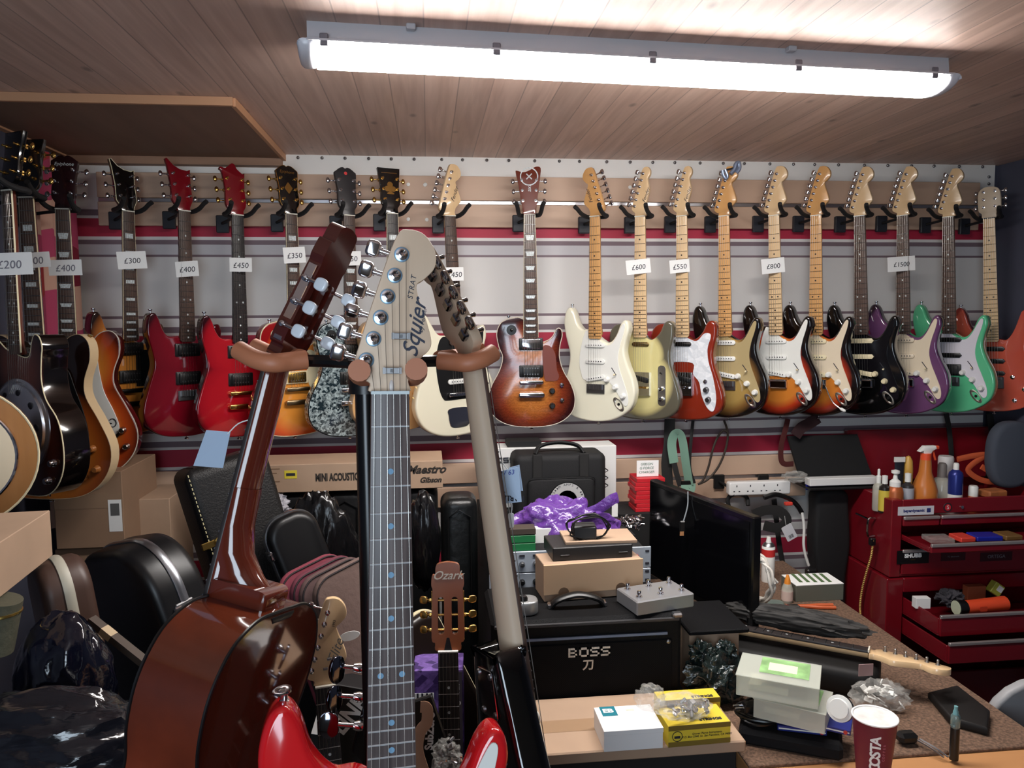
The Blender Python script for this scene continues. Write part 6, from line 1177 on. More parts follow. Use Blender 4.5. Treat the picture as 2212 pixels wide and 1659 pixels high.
for y in (-.016, -.003): MB().cyl((-.072, y, .038), (-.05, y, .038), .0024, n=8).build('plug_pin', CHROME, sp_)
FROST = mat('frosted_plastic', (222, 226, 214), .3, alpha=.42); GRN = mat('green_label', (150, 196, 128), .6, noise_amt=.2, nscale=22); LBL = mat('pale_label', (226, 226, 196), .6)
def pbox(p, rz, w, d, h, lab):
    t = thing('plastic_box', lab, 'plastic box', zrot(p, rz), 'translucent plastic boxes'); b = MB()
    for c, s_ in (((0, 0, .001), (w, d, .002)), ((-w/2, 0, h/2), (.002, d, h)), ((w/2, 0, h/2), (.002, d, h)), ((0, -d/2, h/2), (w, .002, h)), ((0, d/2, h/2), (w, .002, h))): b.box(c, s_)
    b.build('tray', FROST, t); l = MB().box((0, 0, h+.001), (w+.006, d+.006, .003), b=.001).build('lid', FROST, t); MB().box((.012, .012, h+.0028), (w*.62, d*.7, .0006)).build('label', GRN, l); MB().box((.008, .008, h+.0034), (w*.36, d*.34, .0005)).build('label_panel', LBL, l); MB().box((-.02, 0, .01), (w*.5, d*.5, .014)).build('contents', LBL, t); return t
q = at(1735, 1560, ZB+.06); pbox((q.x-.01, q.y+.03, PZt+.028), -36,   .15, .11, .044, 'lower translucent plastic box, half under the other, beside the coffee cup')
q = at(1695, 1500, ZB+.12); pbox((q.x, q.y+.03, PZt+.080), -30, .172, .118, .046, 'upper translucent plastic box with green label, on top of the other')
for i, (px, py, lab) in enumerate(((1742, 1582, 'left'), (1800, 1590, 'right'))):
    q = at(px, py, PZt); t = thing('string_packet', lab+' dark blue string packet sticking out under the translucent boxes', 'packet', zrot((q.x, q.y+.03, PZt+.0005+.0135*i), -20-14*i), 'dark blue string packets'); MB().box((0, 0, .006), (.105, .07, .012), b=.001).build('carton', mat('navy_packet', (32, 44, 122), .35), t); MB().box((0, -.0352, .006), (.10, .0006, .003)).build('stripe', WHITE, t); MB().cyl((.042, -.0351, .006), (.042, -.0357, .006), .0045, n=14).build('emblem', mat('red_plastic', (210, 64, 50), .5), t)
q = CD(1815, 1530, 1.66); t = thing('tape_roll', 'white round pot with black band lying on its side behind the coffee cup', 'pot', q); dv = V((-.75, -.6, .25)).normalized()
MB().lathe([(.026, -.012), (.028, -.006), (.028, .006), (.021, .0065), (.020, .010), (0, .010)], (0, 0, 0), dv, 30).build('pot', WHITE, t); MB().lathe([(.0287, -.004), (.0287, .002), (.027, .002)], (0, 0, 0), dv, 30).build('band', BLACK, t)
q = at(1925, 1555, ZB); t = thing('clear_bag', 'clear plastic bag of white and silver parts behind the coffee cup', 'plastic bag', (q.x, q.y+.05, ZB)); blob((0, 0, .035), (.075, .05, .04), 51, .22, 1.8, 4, zmin=.001).build('bag', clear, t, 50); MB().box((-.02, .03, .088), (.038, .002, .03)).build('hang_tab', mat('pink_grey_tab', (170, 140, 140), .5), t); rn = random.Random(9)
pm2 = MB().box((0, 0, 0), (.020, .013, .003), b=.001).mesh('white_part', WHITE)
for i in range(26): obj('white_part', pm2, t, Matrix.Translation((rn.gauss(0, .028), rn.gauss(0, .018), .018+rn.uniform(0, .045))) @ Matrix.Rotation(rn.uniform(0, 6), 4, (rn.uniform(-1, 1), rn.uniform(-1, 1), rn.uniform(-1, 1))))
q = at(1985, 1622, ZB); t = thing('wire_clip', 'black spring clamp with steel legs beside the coffee cup', 'clamp', (q.x, q.y+.02, ZB)); MB().box((-.01, .01, .016), (.045, .03, .026), b=.008).build('grip', BLACK, t)
for k in range(2): MB().tube([(.004+.01*k, 0, .016), (.02+.01*k, -.03, .012), (.035+.01*k, -.055, .003)], .002, 6, sub=3).build('leg', STEEL, t)
# loose guitar neck lying across the bench, dark pouch on it, black case under it
Nn = PZ(1876, 1402, ZB+.105); Hh = PZ(1600, 1352, ZB+.105); dn = (Nn-Hh).normalized()
nk = thing('guitar_neck', 'maple guitar neck with six tuners lying across a black case on the bench', 'guitar neck', basis(Nn, dn, V((-.25, .35, 1))))
build_guitar(nk, dict(body=None, nm=MAPLE, fbm=EBONY, head='strat', strings=False, neck_end=-.40, fbend=-.42, fr=18, pegm=STEEL))
d0 = Nn-dn*.16; bc = thing('instrument_case', 'black case on the bench under the maple neck', 'case', (d0.x, d0.y, ZB)); MB().ext(rrect(.38, .17, .04), 0, .072, .02, 3, M=Matrix.Rotation(math.atan2(dn.y, dn.x), 4, 'Z')).build('case_body', mat('matt_black_case', (16, 15, 15), .6, spec=.3), bc)
for i, (dx, lab) in enumerate(((-.27, 'left'), (-.15, 'middle'), (-.05, 'right'))): pass
q = Nn-dn*.17; ds = thing('strap_roll', 'long dusty black padded pouch lying along the maple neck', 'pouch', (q.x, q.y, q.z)); nn_ = V((-dn.y, dn.x, 0)); M_ = frame((0, 0, 0), dn, nn_, dn.cross(nn_))
blob((-.02, .045, .028), (.20, .035, .034), 61, .13, 2.6, 5, M=M_).build('pouch', mat('dusty_black', (34, 32, 30), .7, noise_amt=.4, nscale=14), ds, 50)
rn = random.Random(21); js = MB()
for i in range(90):
    c_ = at(1600+rn.uniform(0, 140), 1440+rn.uniform(-35, 22), ZB); js.box((c_.x, c_.y, ZB+.008+rn.uniform(0, .03)), (rn.uniform(.008, .03), rn.uniform(.006, .02), rn.uniform(.004, .012)), M=Matrix.Translation((c_.x, c_.y, ZB)) @ Matrix.Rotation(rn.uniform(0, 6), 4, 'Z') @ Matrix.Translation((-c_.x, -c_.y, -ZB)))
o = one('small_parts', js, mat('dark_bits', (40, 38, 40), .35, .3), 'jumble of small dark parts on the bench behind the plastic boxes', 'small parts'); o['kind'] = 'stuff'
# back of the bench: can, coil, bottle, paper carton, tools
q = at(1660, 1300, ZB); t = thing('spray_can', 'white aerosol can with red label behind the monitor corner', 'can', (PY(1659, 1230, 2.62).x, 2.62, ZB)); ht = PY(1659, 1160, 2.62).z-ZB; MB().lathe([(.0225, 0), (.0235, .004), (.0235, ht*.78), (.022, ht*.80)], n=28).build('can', WHITE, t); MB().lathe([(.022, ht*.80), (.018, ht*.85), (.012, ht*.88), (0, ht*.88)], n=24).build('shoulder', STEEL, t); MB().lathe([(.010, ht*.88), (.008, ht*.94), (.007, ht), (0, ht)], n=16).build('nozzle', WHITE, t); MB().lathe([(.0238, ht*.58), (.0238, ht*.74)], n=28).build('label', mat('red_label', (196, 44, 44), .5), t)
bx('dark_stand', 'low dark box on the bench carrying the aerosol can and white cable coil', 'box', (PY(1660, 1230, 2.62).x-.02, 2.56, ZB-.0005), .001, .001, .001, DARK) if False else None
t = thing('cable_coil', 'coil of white cable on the bench right of the monitor', 'cable', CD(1630, 1250, 2.42)); rn = random.Random(2); R_ = basis((0, 0, 0), (0, 0, 1), (-.75, -.66, .1))
MB().tube([R_ @ V(((.058+rn.uniform(-.012, .012))*math.cos(i*.45), (.072+rn.uniform(-.012, .012))*math.sin(i*.45), rn.uniform(-.014, .014))) for i in range(70)], .0046, 7, sub=3).build('coil', mat('white_cable', (214, 208, 198), .5), t)
q = at(1700, 1300, ZB); t = thing('glue_bottle', 'small clear bottle with orange cap on the bench behind the black pouch', 'bottle', (q.x, q.y, ZB)); hb2 = CD(1698, 1240, (q-EYE).dot(FWD)).z-ZB; MB().lathe([(.018, 0), (.019, .003), (.019, hb2*.5), (.012, hb2*.68), (0, hb2*.68)], n=20).build('body', CL, t); MB().lathe([(.011, hb2*.66), (.010, hb2*.8), (.004, hb2), (0, hb2)], n=16).build('cap', mat('orange_cap', (226, 140, 50), .4), t); MB().lathe([(.0192, .008), (.0192, hb2*.42)], n=20).build('label', mat('pale_pink_label', (214, 190, 180), .6), t)
q = at(1760, 1300, ZB); t = thing('parts_carton', 'grey carton with green and white lid at the back of the bench', 'box', (q.x+.02, q.y+.06, ZB)); hq = CD(1790, 1264, (q-EYE).dot(FWD)).z-ZB; MB().box((0, 0, hq/2), (.17, .11, hq), b=.001).build('carton', mat('grey_green_card', (96, 98, 88), .6), t); l = MB().box((0, 0, hq+.001), (.17, .11, .002)).build('lid_print', PAPER, t)
for i in range(5): MB().box((-.05+.025*i, .01, hq+.0024), (.012, .085, .0006), M=Matrix.Rotation(rad(-6), 4, 'Z')).build('green_print', mat('dull_green_print', (84, 108, 70), .6), l)
q = at(1775, 1308, ZB); t = thing('pliers', 'orange-handled pliers on the back corner of the bench', 'pliers', zrot((q.x-.02, q.y-.02, ZB+.006), -8))
for k in (-1, 1): MB().tube([(-.07, 0, 0), (-.03, k*.004, 0), (.0, k*.010, 0), (.05, k*.012, 0)], (.006, .0065), 8, sub=4).build('handle', mat('orange_grip', (196, 92, 48), .5), t)
MB().box((-.085, 0, 0), (.04, .02, .010), b=.003).build('jaws', mat('dark_steel', (80, 78, 76), .4, .8), t); MB().ell((-.11, -.012, .002), (.011, .011, .007)).build('red_cap', mat('red_plastic', (210, 64, 50), .5), t)
q = at(1660, 1318, ZB); t = thing('tape_dispenser', 'grey-green oval tool lying at the back left of the carpet mat', 'tool', zrot((q.x, q.y, ZB), -10)); MB().ext(rrect(.10, .05, .024), 0, .03, .008, 3).build('case', mat('grey_green_plastic', (104, 118, 112), .4), t); MB().cyl((.03, -.0255, .015), (.03, -.026, .015), .008).build('badge', PAPER, t)
# chairs at the right
def chair(p, rz, m, lab, zb3, zs, w):
    t = thing('chair', lab, 'chair', zrot(p, rz)); MB().ext(rrect(w, zb3-zs-.06, .13), -.015, .015, .010, 3, M=Matrix.Translation((0, .2, (zb3+zs+.06)/2)) @ Matrix.Rotation(rad(82), 4, 'X')).build('backrest', m, t); MB().ext(rrect(w, .42, .06), zs-.03, zs+.02, .015, 3).build('seat', m, t)
    for sx in (-1, 1):
        for sy in (-1, 1): MB().cyl((sx*(w/2-.05), sy*.16, zs-.02), (sx*(w/2-.01), sy*.2, 0), .012, n=12).build('leg', STEEL, t)
        MB().tube([(sx*.09, .18, zs-.01), (sx*.09, .23, zs+.05), (sx*.09, .215, zs+.16)], .011, 8, sub=3).build('back_post', STEEL, t)
    return t
q = CD(2285, 1545, 1.98); chair((q.x, q.y+.2, 0), 180, mat('light_grey_plastic', (150, 150, 152), .5), 'light grey plastic chair at the right edge beside the bench', CD(2212, 1450, 1.98).z, .45, .42)
q = PY(2148, 990, 2.80); zc1, zc0 = PY(2200, 912, 2.80).z, tcz; hw = (XR-.012-q.x)/2
t = thing('round_cushion', 'dark blue-grey round cushion standing on the right end of the tool chest', 'cushion', (q.x+hw, 2.84, (zc0+zc1)/2)); hh = (zc1-zc0)/2
MB().ext([(hw*math.copysign(abs(math.cos(a_))**.8, math.cos(a_)), hh*math.copysign(abs(math.sin(a_))**.8, math.sin(a_))) for a_ in [2*PI*i/40 for i in range(40)]], -.03, .03, .022, 4, M=FRONT).build('pad', mat('blue_grey_fabric', (70, 76, 88), .85), t)
# ------------------------------------------------------------------ left side: boxes, cases, bags
def pbx(name, label, px0, px1, py0, y, d, m, z0, rz=0, b=.002):
    a, c = PY(px0, py0, y), PY(px1, py0, y); w_ = c.x-a.x; return bx(name, label, 'box', ((a.x+c.x)/2, y+d/2, z0), w_, d, PY((px0+px1)/2, py0, y).z-z0, m, rz, b), w_, PY((px0+px1)/2, py0, y).z-z0
# long carton on top of the bags
zl = PY(760, 1060, 2.66).z
lc, w_, h_ = pbx('long_carton', 'long brown cardboard guitar carton lying across the black bags', 498, 956, 1001, 2.66, .20, CARD, zl)
wr(lc, 'MINI ACOUSTIC GUITAR', .036, mat('black_print', (42, 36, 32), .8), PY(753, 1030, 2.66).x-lc.location.x, -.1008, h_*.5, bold=.0016, sx=.56)
q = PY(628, 1025, 2.66); MB().box((q.x-lc.location.x, -.1004, q.z-zl), (.042, .0008, .028)).build('yellow_sticker', mat('yellow_sticker', (214, 196, 60), .6), lc); MB().box((q.x-lc.location.x, -.1010, q.z-zl), (.03, .0006, .010)).build('sticker_print', INK, lc)
for i in range(5): MB().box((PY(575, 1010+8*i, 2.66).x-lc.location.x, -.1003, h_*(.86-.15*i)), (.09-.02*(i % 3), .0006, .003)).build('small_print', mat('faint_brown_print', (120, 92, 70), .8), lc)
MSC = mat('black_print', (42, 36, 32), .8); q = PY(920, 1016, 2.66).x-lc.location.x; wr(lc, 'Maestro', .040, MSC, q, -.1008, h_*.68, shear=.4, bold=.0014); wr(lc, 'Gibson', .026, MSC, q+.015, -.1008, h_*.30, shear=.3, bold=.001)
# tall black bags standing under it
NYL = mat('dull_black_nylon', (15, 15, 17), .6, spec=.3, bump=.2, bscale=30); SHN = mat('black_polythene', (11, 11, 13), .25, coat=.2, spec=.5, bump=.8, bscale=22, stretch=(1, 1, .25))
def tall(px0, px1, y, m, lab, zt_, name='gig_bag', cat='bag'):
    a, c = PY(px0, 1200, y), PY(px1, 1200, y); w_ = c.x-a.x; t = thing(name, lab, cat, ((a.x+c.x)/2, y+.09, 0)); MB().ext(rrect(w_, .15, .04), .002, zt_, .03, 4).build('bag_body', m, t); MB().tube([(-w_*.3, -.078, .1), (-w_*.3, -.078, zt_-.06), (0, -.079, zt_-.035), (w_*.3, -.078, zt_-.06), (w_*.3, -.078, .1)], .003, 6).build('zip', BLACK, t); return t
tall(505, 600, 2.66, NYL, 'tall black gig bag under the left end of the long carton', zl-.004); tall(604, 700, 2.66, NYL, 'tall black gig bag behind the creased bin bag', zl-.004); tall(704, 790, 2.66, NYL, 'tall black gig bag behind the stand pole', zl-.004)
tall(872, 948, 2.66, NYL, 'tall black gig bag right of the front guitar neck', zl-.004); tall(954, 1034, 2.50, mat('black_vinyl', (16, 18, 19), .35, spec=.5, bump=.3, bscale=25), 'tall black vinyl case behind the slotted headstock', PY(990, 1062, 2.5).z-.03)
q = CD(690, 1190, 2.38); t = thing('bin_bag', 'large creased black bin bag below the long carton, left of the front guitar neck', 'plastic bag', (q.x, q.y, 0)); blob((0, 0, q.z-.18), (.14, .07, .37), 71, .07, 1.6, 5, fold=(2.6, 1, .35)).build('bag', SHN, t, 60)
q = CD(915, 1170, 2.40); t = thing('bin_bag', 'glossy black plastic wrap hanging right of the front guitar neck', 'plastic bag', (q.x, q.y, 0)); blob((0, 0, q.z), (.055, .05, .16), 73, .10, 1.6, 4, fold=(2, 1, .5)).build('bag', SHN, t, 60)
q = CD(568, 1098, 2.30); t = thing('clear_bag', 'crinkled clear plastic bag below the left end of the long carton', 'plastic bag', (q.x, q.y, q.z)); blob((0, 0, 0), (.075, .05, .05), 75, .3, 2.2, 5).build('bag', mat('grey_clear_polythene', (190, 188, 196), .15, alpha=.45, spec=.8, bump=1, bscale=45), t, 50)
# cardboard boxes at the back left
zb1 = PY(190, 1185, 2.62).z
pbx('cardboard_box', 'lower brown cardboard box in the back left corner', 118, 262, 1185, 2.64, .30, CARD2, 0.001, 0)
b1, w_, h_ = pbx('cardboard_box', 'taped brown cardboard box with a white label, under the hollow guitars', 112, 262, 1020, 2.62, .32, CARD2, zb1+.001, 0)
MB().box((w_*.38, -.1606, h_*.42), (.042, .0008, h_*.42)).build('white_label', PAPER, b1); MB().box((w_*.38, -.1612, h_*.5), (.028, .0006, h_*.16)).build('barcode', mat('grey_print', (90, 90, 90), .8), b1); MB().box((0, -.1604, h_*.62), (w_*.99, .0006, .05)).build('tape', mat('shiny_tape', (150, 122, 98), .25, coat=.3), b1)
pbx('cardboard_box', 'plain brown cardboard box right of the taped box, behind the stitched case', 290, 366, 1078, 2.76, .24, CARD, .001)
# near brown box at the left edge
A = CD(108, 1102, 1.62); zt_ = A.z; B_ = PZ(2, 1170, zt_); e1 = (B_-A); e1.z = 0; L1 = e1.length; e1.normalize(); e2 = V((e1.y, -e1.x, 0)); e2 = e2 if e2.dot(V((-1, 0, 0))) > 0 else -e2
hbx = .098; c = A+e1*(L1+.12)/2+e2*.15
o = one('cardboard_box', MB().box((0, 0, -hbx/2), (L1+.12, .30, hbx), b=.0015), CARD, 'large brown cardboard box at the left edge, below the banjo', 'box', M=frame(c, e1, e2 if e1.cross(e2).z > 0 else -e2, (0, 0, 1)))
one('crate', MB().box((0, 0, (zt_-hbx-.001)/2), (.22, .22, zt_-hbx-.002)), DARK, 'dark crate under the large brown box at the left edge', 'crate', M=Matrix.Translation((max(c.x-.12, XL+.13), c.y-.10, 0)))
# hard cases
def lean(px, py, d, tilt, turn):
    """frame with its origin at the top of a leaning thing: Z runs up along it, -Y is its front"""
    p = CD(px, py, d); h = V((RT.x, RT.y, 0)).normalized(); z = V((0, 0, 1))*math.cos(rad(tilt))-h*math.sin(rad(tilt)); f = V((FWD.x, FWD.y, 0)).normalized()
    x = h*math.cos(rad(turn))+f*math.sin(rad(turn)); x = (x-z*x.dot(z)).normalized(); return frame(p, x, z.cross(x), z)
LEA = mat('black_leatherette', (17, 15, 15), .5, spec=.35, bump=.2, bscale=220)
M = lean(392, 1020, 2.12, 15, 38); t = thing('guitar_case', 'tall black hard case with pale stitching and brass latch, left of the nylon-string guitar', 'guitar case', M); hA = M.translation.z/M[2][2]-.05
MB().ext(rrect(.24, .16, .025, cx=.12, cy=.0), -hA, 0, .035, 5, M=Matrix.Translation((0, .06, 0))).build('case_body', LEA, t, 50)
b = MB()
for i in range(34): b.cyl((.008, -.0215-.0005, -.012-.0125*i), (.008, -.0215-.0005, -.019-.0125*i), .0014, n=6)
b.build('stitching', mat('cream_thread', (206, 196, 150), .7), t); BRS = mat('brass', (190, 160, 90), .3, 1)
l = MB().box((.010, -.022, -.215), (.05, .006, .020), b=.002).build('latch', BRS, t); MB().lathe([(.009, 0), (.008, .006), (0, .008)], (.03, -.025, -.21), (0, -1, 0), 12).build('latch_knob', BRS, l)
def case(M, w, th, h, m, lab, trim=None, side=1, latch=None, rr=.13):
    t = thing('guitar_case', lab, 'guitar case', M); n = 10
    ol = [(w/2, -h), (w/2, -rr)]+[(w/2-rr+rr*math.cos(PI/2*i/n), -rr+rr*math.sin(PI/2*i/n)) for i in range(1, n+1)]+[(-w/2+rr-rr*math.sin(PI/2*i/n), -rr+rr*math.cos(PI/2*i/n)) for i in range(0, n+1)]+[(-w/2, -h)]
    MB().ext(ol, -th/2, th/2, .022, 4, M=FRONT).build('shell', m, t, 50)
    if trim: MB().tube([(x*1.004, -.0, y+.0015) for x, y in ol], (.004, .011), 8, flat=V((1, 0, 0))).build('metal_band', trim, t)
    if latch is not None: l = MB().box((side*w/2, -.004, latch), (.012, .045, .03), b=.003).build('latch', STEEL, t); MB().box((side*(w/2+.004), -.022, latch), (.010, .02, .02), b=.003).build('latch_tongue', CHROME, l)
    return t
SHELL = mat('black_moulded_shell', (13, 13, 15), .38, spec=.4); ALU = mat('aluminium_band', (176, 180, 186), .3, 1)
M = lean(268, 1172, 1.86, 17, -34); case(M, .36, .13, M.translation.z/M[2][2]-.06, SHELL, 'black moulded case with aluminium band, behind the nylon-string guitar', ALU, 1, -.17)
M = lean(612, 1112, 2.16, 20, 34); case(M, .15, .08, M.translation.z/M[2][2]-.06, SHELL, 'black moulded case with aluminium band, right of the nylon-string guitar neck', ALU, -1, -.09, .06)
M = lean(118, 1206, 1.66, 8, -46); case(M, .15, .10, M.translation.z/M[2][2]-.05, mat('brown_vinyl', (70, 50, 42), .45), 'brown case with pale band below the large brown box', mat('pale_band', (170, 165, 150), .5), 1, -.16, .07)
for i, (px, py, c_, lab) in enumerate(((662, 1216, (126, 52, 66), 'dusky pink padded bag, leftmost of four leaning bags'), (688, 1220, (104, 46, 60), 'wine-coloured padded bag, second of four leaning bags'), (708, 1224, (92, 70, 68), 'brown-grey padded bag, third of four leaning bags'), (738, 1222, (104, 84, 78), 'plain brown-grey padded bag, rightmost of four leaning bags'))):
    M = lean(px, py, 2.02-.03*i, 17, 42); t = thing('padded_bag', lab, 'bag', M, 'leaning padded bags'); hp2 = M.translation.z/M[2][2]-.06
    MB().ext(rrect(.20, hp2, .055, 7, cy=-hp2/2), -.013, .013, .012, 4, M=FRONT).build('bag_body', mat(f'padded_cloth_{i}', c_, .85, bump=.2, bscale=60), t); MB().tube([(x, -.0135, y) for x, y in rrect(.192, hp2-.01, .052, 7, cy=-hp2/2)], .0022, 6, closed=True).build('piping', mat('dark_piping', (36, 28, 30), .7), t)
# dark plastic at the lower left, on a storage crate
q = CD(130, 1620, 1.30); zc_ = .86; cr_ = one('storage_crate', MB().box((0, 0, zc_/2), (.46, .36, zc_), b=.004), DARK, 'dark storage crate under the plastic sacks at the lower left', 'crate', M=Matrix.Translation((q.x-.04, q.y+.05, 0)))
NAVY = mat('navy_polythene', (10, 12, 24), .12, coat=.4, bump=.6, bscale=14); GREY = mat('smoky_polythene', (24, 24, 29), .14, coat=.4, bump=1, bscale=18, stretch=(.35, 1, 1.6))
q = CD(135, 1395, 1.46); t = thing('plastic_sack', 'glossy navy plastic sack bulging below the large brown box', 'plastic bag', (q.x, q.y, zc_)); blob((0, 0, .12), (.09, .075, .165), 81, .07, 1.3, 5, zmin=.001).build('sack', NAVY, t, 60)
q = CD(110, 1640, 1.26); t = thing('plastic_sack', 'smoky grey plastic sack with long creases at the lower left corner', 'plastic bag', (q.x, q.y, zc_)); blob((-.01, 0, .10), (.20, .11, .13), 83, .11, 1.5, 5, zmin=.001, fold=(.45, 1, 2.2)).build('sack', GREY, t, 60)
q = CD(18, 1345, 1.40); t = thing('canvas_roll', 'olive canvas roll at the left edge under the large brown box', 'roll', q); MB().cyl((-.03, 0, -.05), (-.008, 0, .045), .034, n=20).build('roll', mat('olive_canvas', (74, 72, 56), .8, bump=.3), t); MB().tube([(-.014+.034*math.cos(2*PI*i/20), .034*math.sin(2*PI*i/20), .02) for i in range(20)], .0035, 6, closed=True).build('brass_ring', BRS, t)
p0, p1 = CD(196, 1338, 1.60), CD(330, 1445, 1.58); b = MB().tube([V((0, 0, 0)), p1-p0], (.010, .014), 4, flat=V((0, 0, 1)))
t = thing('wooden_batten', 'dull brown batten with a cream patch leaning behind the plastic sacks', 'batten', p0); b.build('batten', mat('dull_brown', (74, 62, 54), .7), t); d_ = p1-p0; MB().tube([d_*.2, d_*.36], (.0105, .0145), 4, flat=V((0, 0, 1))).build('patch', mat('cream_patch', (190, 168, 136), .7), t)
# two guitars standing behind the front stand
plz = one('display_plinth', MB().box((0, 0, .06), (.62, .34, .12), b=.004), wood('plinth_wood', (96, 70, 50), (112, 84, 62), .6, axis=0), 'low wooden plinth on the floor behind the guitar stand', 'plinth', M=Matrix.Translation((CD(840, 1500, 1.62).x, CD(840, 1500, 1.66).y+.03, 0)))
def stood(nx, ny, d, slope, L, face):
    n = CD(nx, ny, d); b = V((n.x+slope, n.y-.02, .122)); up = (n-b); sc = up.length/L; return basis(n, up.normalized(), V((math.sin(rad(face)), -math.cos(rad(face)), 0))), sc
M, sc = stood(703, 1484, 1.62, .03, .802, 8)
g = thing('electric_guitar', 'black electric guitar with pale maple headstock standing behind the nylon-string guitar', 'guitar', M @ Matrix.Scale(sc, 4))
PM = wood('blond_maple', (214, 180, 136), (224, 192, 150), .35, coat=.4); _, hd = build_guitar(g, dict(std, body='strat', bm=BLK, nm=PM, fbm=EBONY, head='strat', pgm=BLACK, pu=SC3(WHITE), logo=[('Elite', .030, 26, 70, 68, mat('silver_grey_print', (140, 134, 124), .5), .4), ('1993', .008, 26, 130, 75, INK, .1)], nutm=BONE, pegm=CHROME))
for x, y in ((.012, .060), (.003, .040)): MB().box((x, y, .002), (.010, .006, .004), b=.001).build('string_tree', STEEL, g)
M, sc = stood(968, 1409, 1.74, .0, .835, -4)
g = thing('acoustic_guitar', 'acoustic guitar with brown slotted headstock and gold tuners, right of the front guitar neck', 'guitar', M @ Matrix.Scale(sc, 4))
BH = wood('brown_slotted_head', (140, 78, 46), (154, 90, 54), .3, coat=.4, scale=12); _, hd = build_guitar(g, dict(body='classical', L=.63, w0=.046, w1=.056, fbend=-.42, fr=18, zt=-.012, th=.09, r=.003, bm=mat('black_gloss_top', (16, 14, 14), .15, coat=.8), nm=BRN, hm=BH, fbm=EBONY, head='classic', hang=8, slots=True, sideways=True, pegm=GOLD, btnm=GOLD, neck_end=-.35, inlay='dot', bridge='none', hornbtn=False, nutm=mat('white_nut', (236, 234, 228), .4)))
text('Ozark', .028, mat('silver_script', (214, 206, 190), .4), hd, Matrix.Translation((0, .172, .0006)), 'maker_lettering', .4, bold=.0002); MB().ext(poly([(-9, 2), (9, 2), (3, 30), (-3, 30)]), -.0002, .0012).build('truss_cover', BLACK, hd)
# bass headstock behind the pole
n = CD(812, 1668, 1.16); up = V((-.02, .10, 1)).normalized(); M = basis(n, up, -FWD)
g = thing('bass_guitar', 'black bass guitar behind the stand pole with large chrome tuning keys on the left', 'guitar', M)
build_guitar(g, dict(std, body='offset', bm=BLK, nm=BRN, hm=BLK, fbm=EBONY, head='tele', pegs=False, pgm=BLACK, pu=[], logo=[], inlay=None, jack=None))
SMK = mat('smoky_mirror', (120, 124, 136), .08, 1)
for px, py, kind in ((742, 1440, 0), (736, 1503, 0), (730, 1565, 1)):
    a, c = CD(792, py+4, 1.16), CD(px, py, 1.15); Mi = M.inverted(); a, c = Mi @ a, Mi @ c; d_ = (c-a).normalized()
    k = MB().cyl(a, c, .0036, n=12).lathe([(.007, 0), (.008, .006), (.006, .014), (0, .015)], a+d_*.006, d_, 12).build('key_shaft', CHROME, g)
    F = basis(c, V((0, 1, 0)), V((.1, 0, 1)) if kind else V((.2, 1, .12))); MB().ext(spl([(0, -12), (-12, -20), (-24, -16), (-30, 0), (-24, 16), (-12, 20), (0, 12)], 5), -.0025, .0025, .0015, 2, M=F).build('clover_key', SMK, k)
# cartons between the stands
def sticker_box(px, py, d, w, dp, h, rz, m, lab): p = CD(px, py, d); return bx('carton', lab, 'box', (p.x, p.y+dp/2, max(.001, p.z-h)), w, dp, min(h, p.z-.001), m, rz)
pur = cells('purple_print', (58, 34, 96), (128, 96, 176), 40, .4, .2)
o = sticker_box(948, 1448, 1.98, .13, .10, 1.0, -4, pur, 'tall purple printed carton behind the slotted-headstock guitar'); hz = CD(948, 1448, 1.98).z-.001
MB().box((.048, -.0506, hz-.14), (.030, .0008, .27)).build('grey_panel', mat('grey_violet_print', (84, 76, 88), .6), o); text('DigiTech', .021, PAPER, o, Matrix.Translation((.048, -.0515, hz-.075)) @ FRONT @ Matrix.Rotation(rad(88), 4, 'Z'), bold=.0006); MB().box((-.035, -.0506, hz-.075), (.05, .0008, .03), M=Matrix.Identity(4)).build('white_panel', PAPER, o)
for i in range(4): MB().box((-.052+.012*i, -.0512, hz-.068), (.005, .0006, .016)).build('black_key', INK, o)
p = CD(935, 1580, 1.66); o = one('strap_packet', MB().box((0, 0, 0), (.062, .012, .22), b=.003), BLACK, 'black packet with white lettering leaning left of the slotted-headstock guitar', 'packet', M=Matrix.Translation(p-V((0, 0, .03))) @ Matrix.Rotation(rad(-16), 4, 'Y')); text('SubZero', .024, PAPER, o, Matrix.Translation((.004, -.0066, .035)) @ FRONT @ Matrix.Rotation(rad(70), 4, 'Z'), bold=.0009)
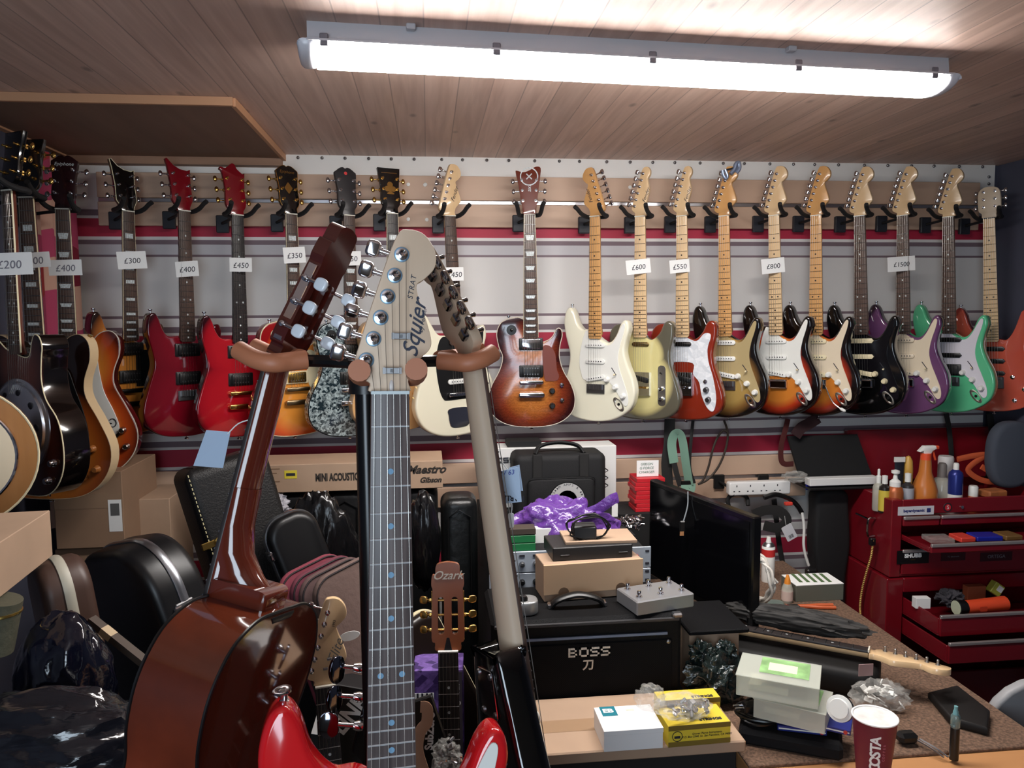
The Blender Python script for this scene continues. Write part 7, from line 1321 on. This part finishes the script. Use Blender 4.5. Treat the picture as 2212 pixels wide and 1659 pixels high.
t = thing('tan_strap', 'tan leather strap end curling left of the black packet', 'strap', CD(920, 1530, 1.60)); o_ = t.location.copy(); MB().tube([CD(x, y, 1.60)-o_ for x, y in ((908, 1527), (922, 1530), (922, 1560), (908, 1580), (902, 1620), (916, 1670))], (.0015, .013), 8, sub=5, flat=FWD).build('strap', mat('pale_tan_leather', (190, 146, 116), .6), t)
t = thing('clear_bag', 'clear bag of chrome fittings in front of the slotted-headstock guitar', 'plastic bag', CD(965, 1640, 1.52)); blob((0, 0, 0), (.03, .025, .04), 91, .3, 2, 4).build('bag', clear, t, 50)
for i in range(9): obj('metal_part', pm[i % 2], t, Matrix.Translation((rn.gauss(0, .012), rn.gauss(0, .008), rn.gauss(.008, .015))) @ Matrix.Rotation(rn.uniform(0, 6), 4, (rn.uniform(-1, 1), rn.uniform(-1, 1), rn.uniform(-1, 1))))
p = CD(712, 1520, 1.80); o = one('carton', MB().box((0, 0, 0), (.16, .07, .5), b=.002), mat('black_carton', (18, 17, 19), .5), 'black carton with large white letters behind the blond headstock', 'box', M=Matrix.Translation((p.x, p.y+.06, p.z-.22)) @ Matrix.Rotation(rad(14), 4, 'Y')); text('LINE', .060, PAPER, o, Matrix.Translation((.0, -.0358, .18)) @ FRONT @ Matrix.Rotation(rad(62), 4, 'Z'), bold=.002, sx=.8)
p = CD(755, 1374, 1.88); one('white_oval_card', MB().ext([(.026*math.cos(2*PI*i/28), .011*math.sin(2*PI*i/28)) for i in range(28)], -.001, .001), PAPER, 'white oval card lying against the leaning padded bags', 'card', M=basis(p, UP*.96-RT*.26, -FWD))
M = lean(878, 1340, 2.1, 26, 30); case(M, .16, .06, .6, mat('brown_black_shell', (26, 18, 15), .3), 'dark brown case with cream edging behind the front guitar neck', CREAM, 1, None, .05)
o = one('white_sheet', MB().quad(CD(672, 1585, 1.72), CD(725, 1592, 1.72), CD(733, 1552, 1.73), CD(684, 1545, 1.73)), PAPER, 'white paper sheet behind the large chrome bass keys', 'paper')
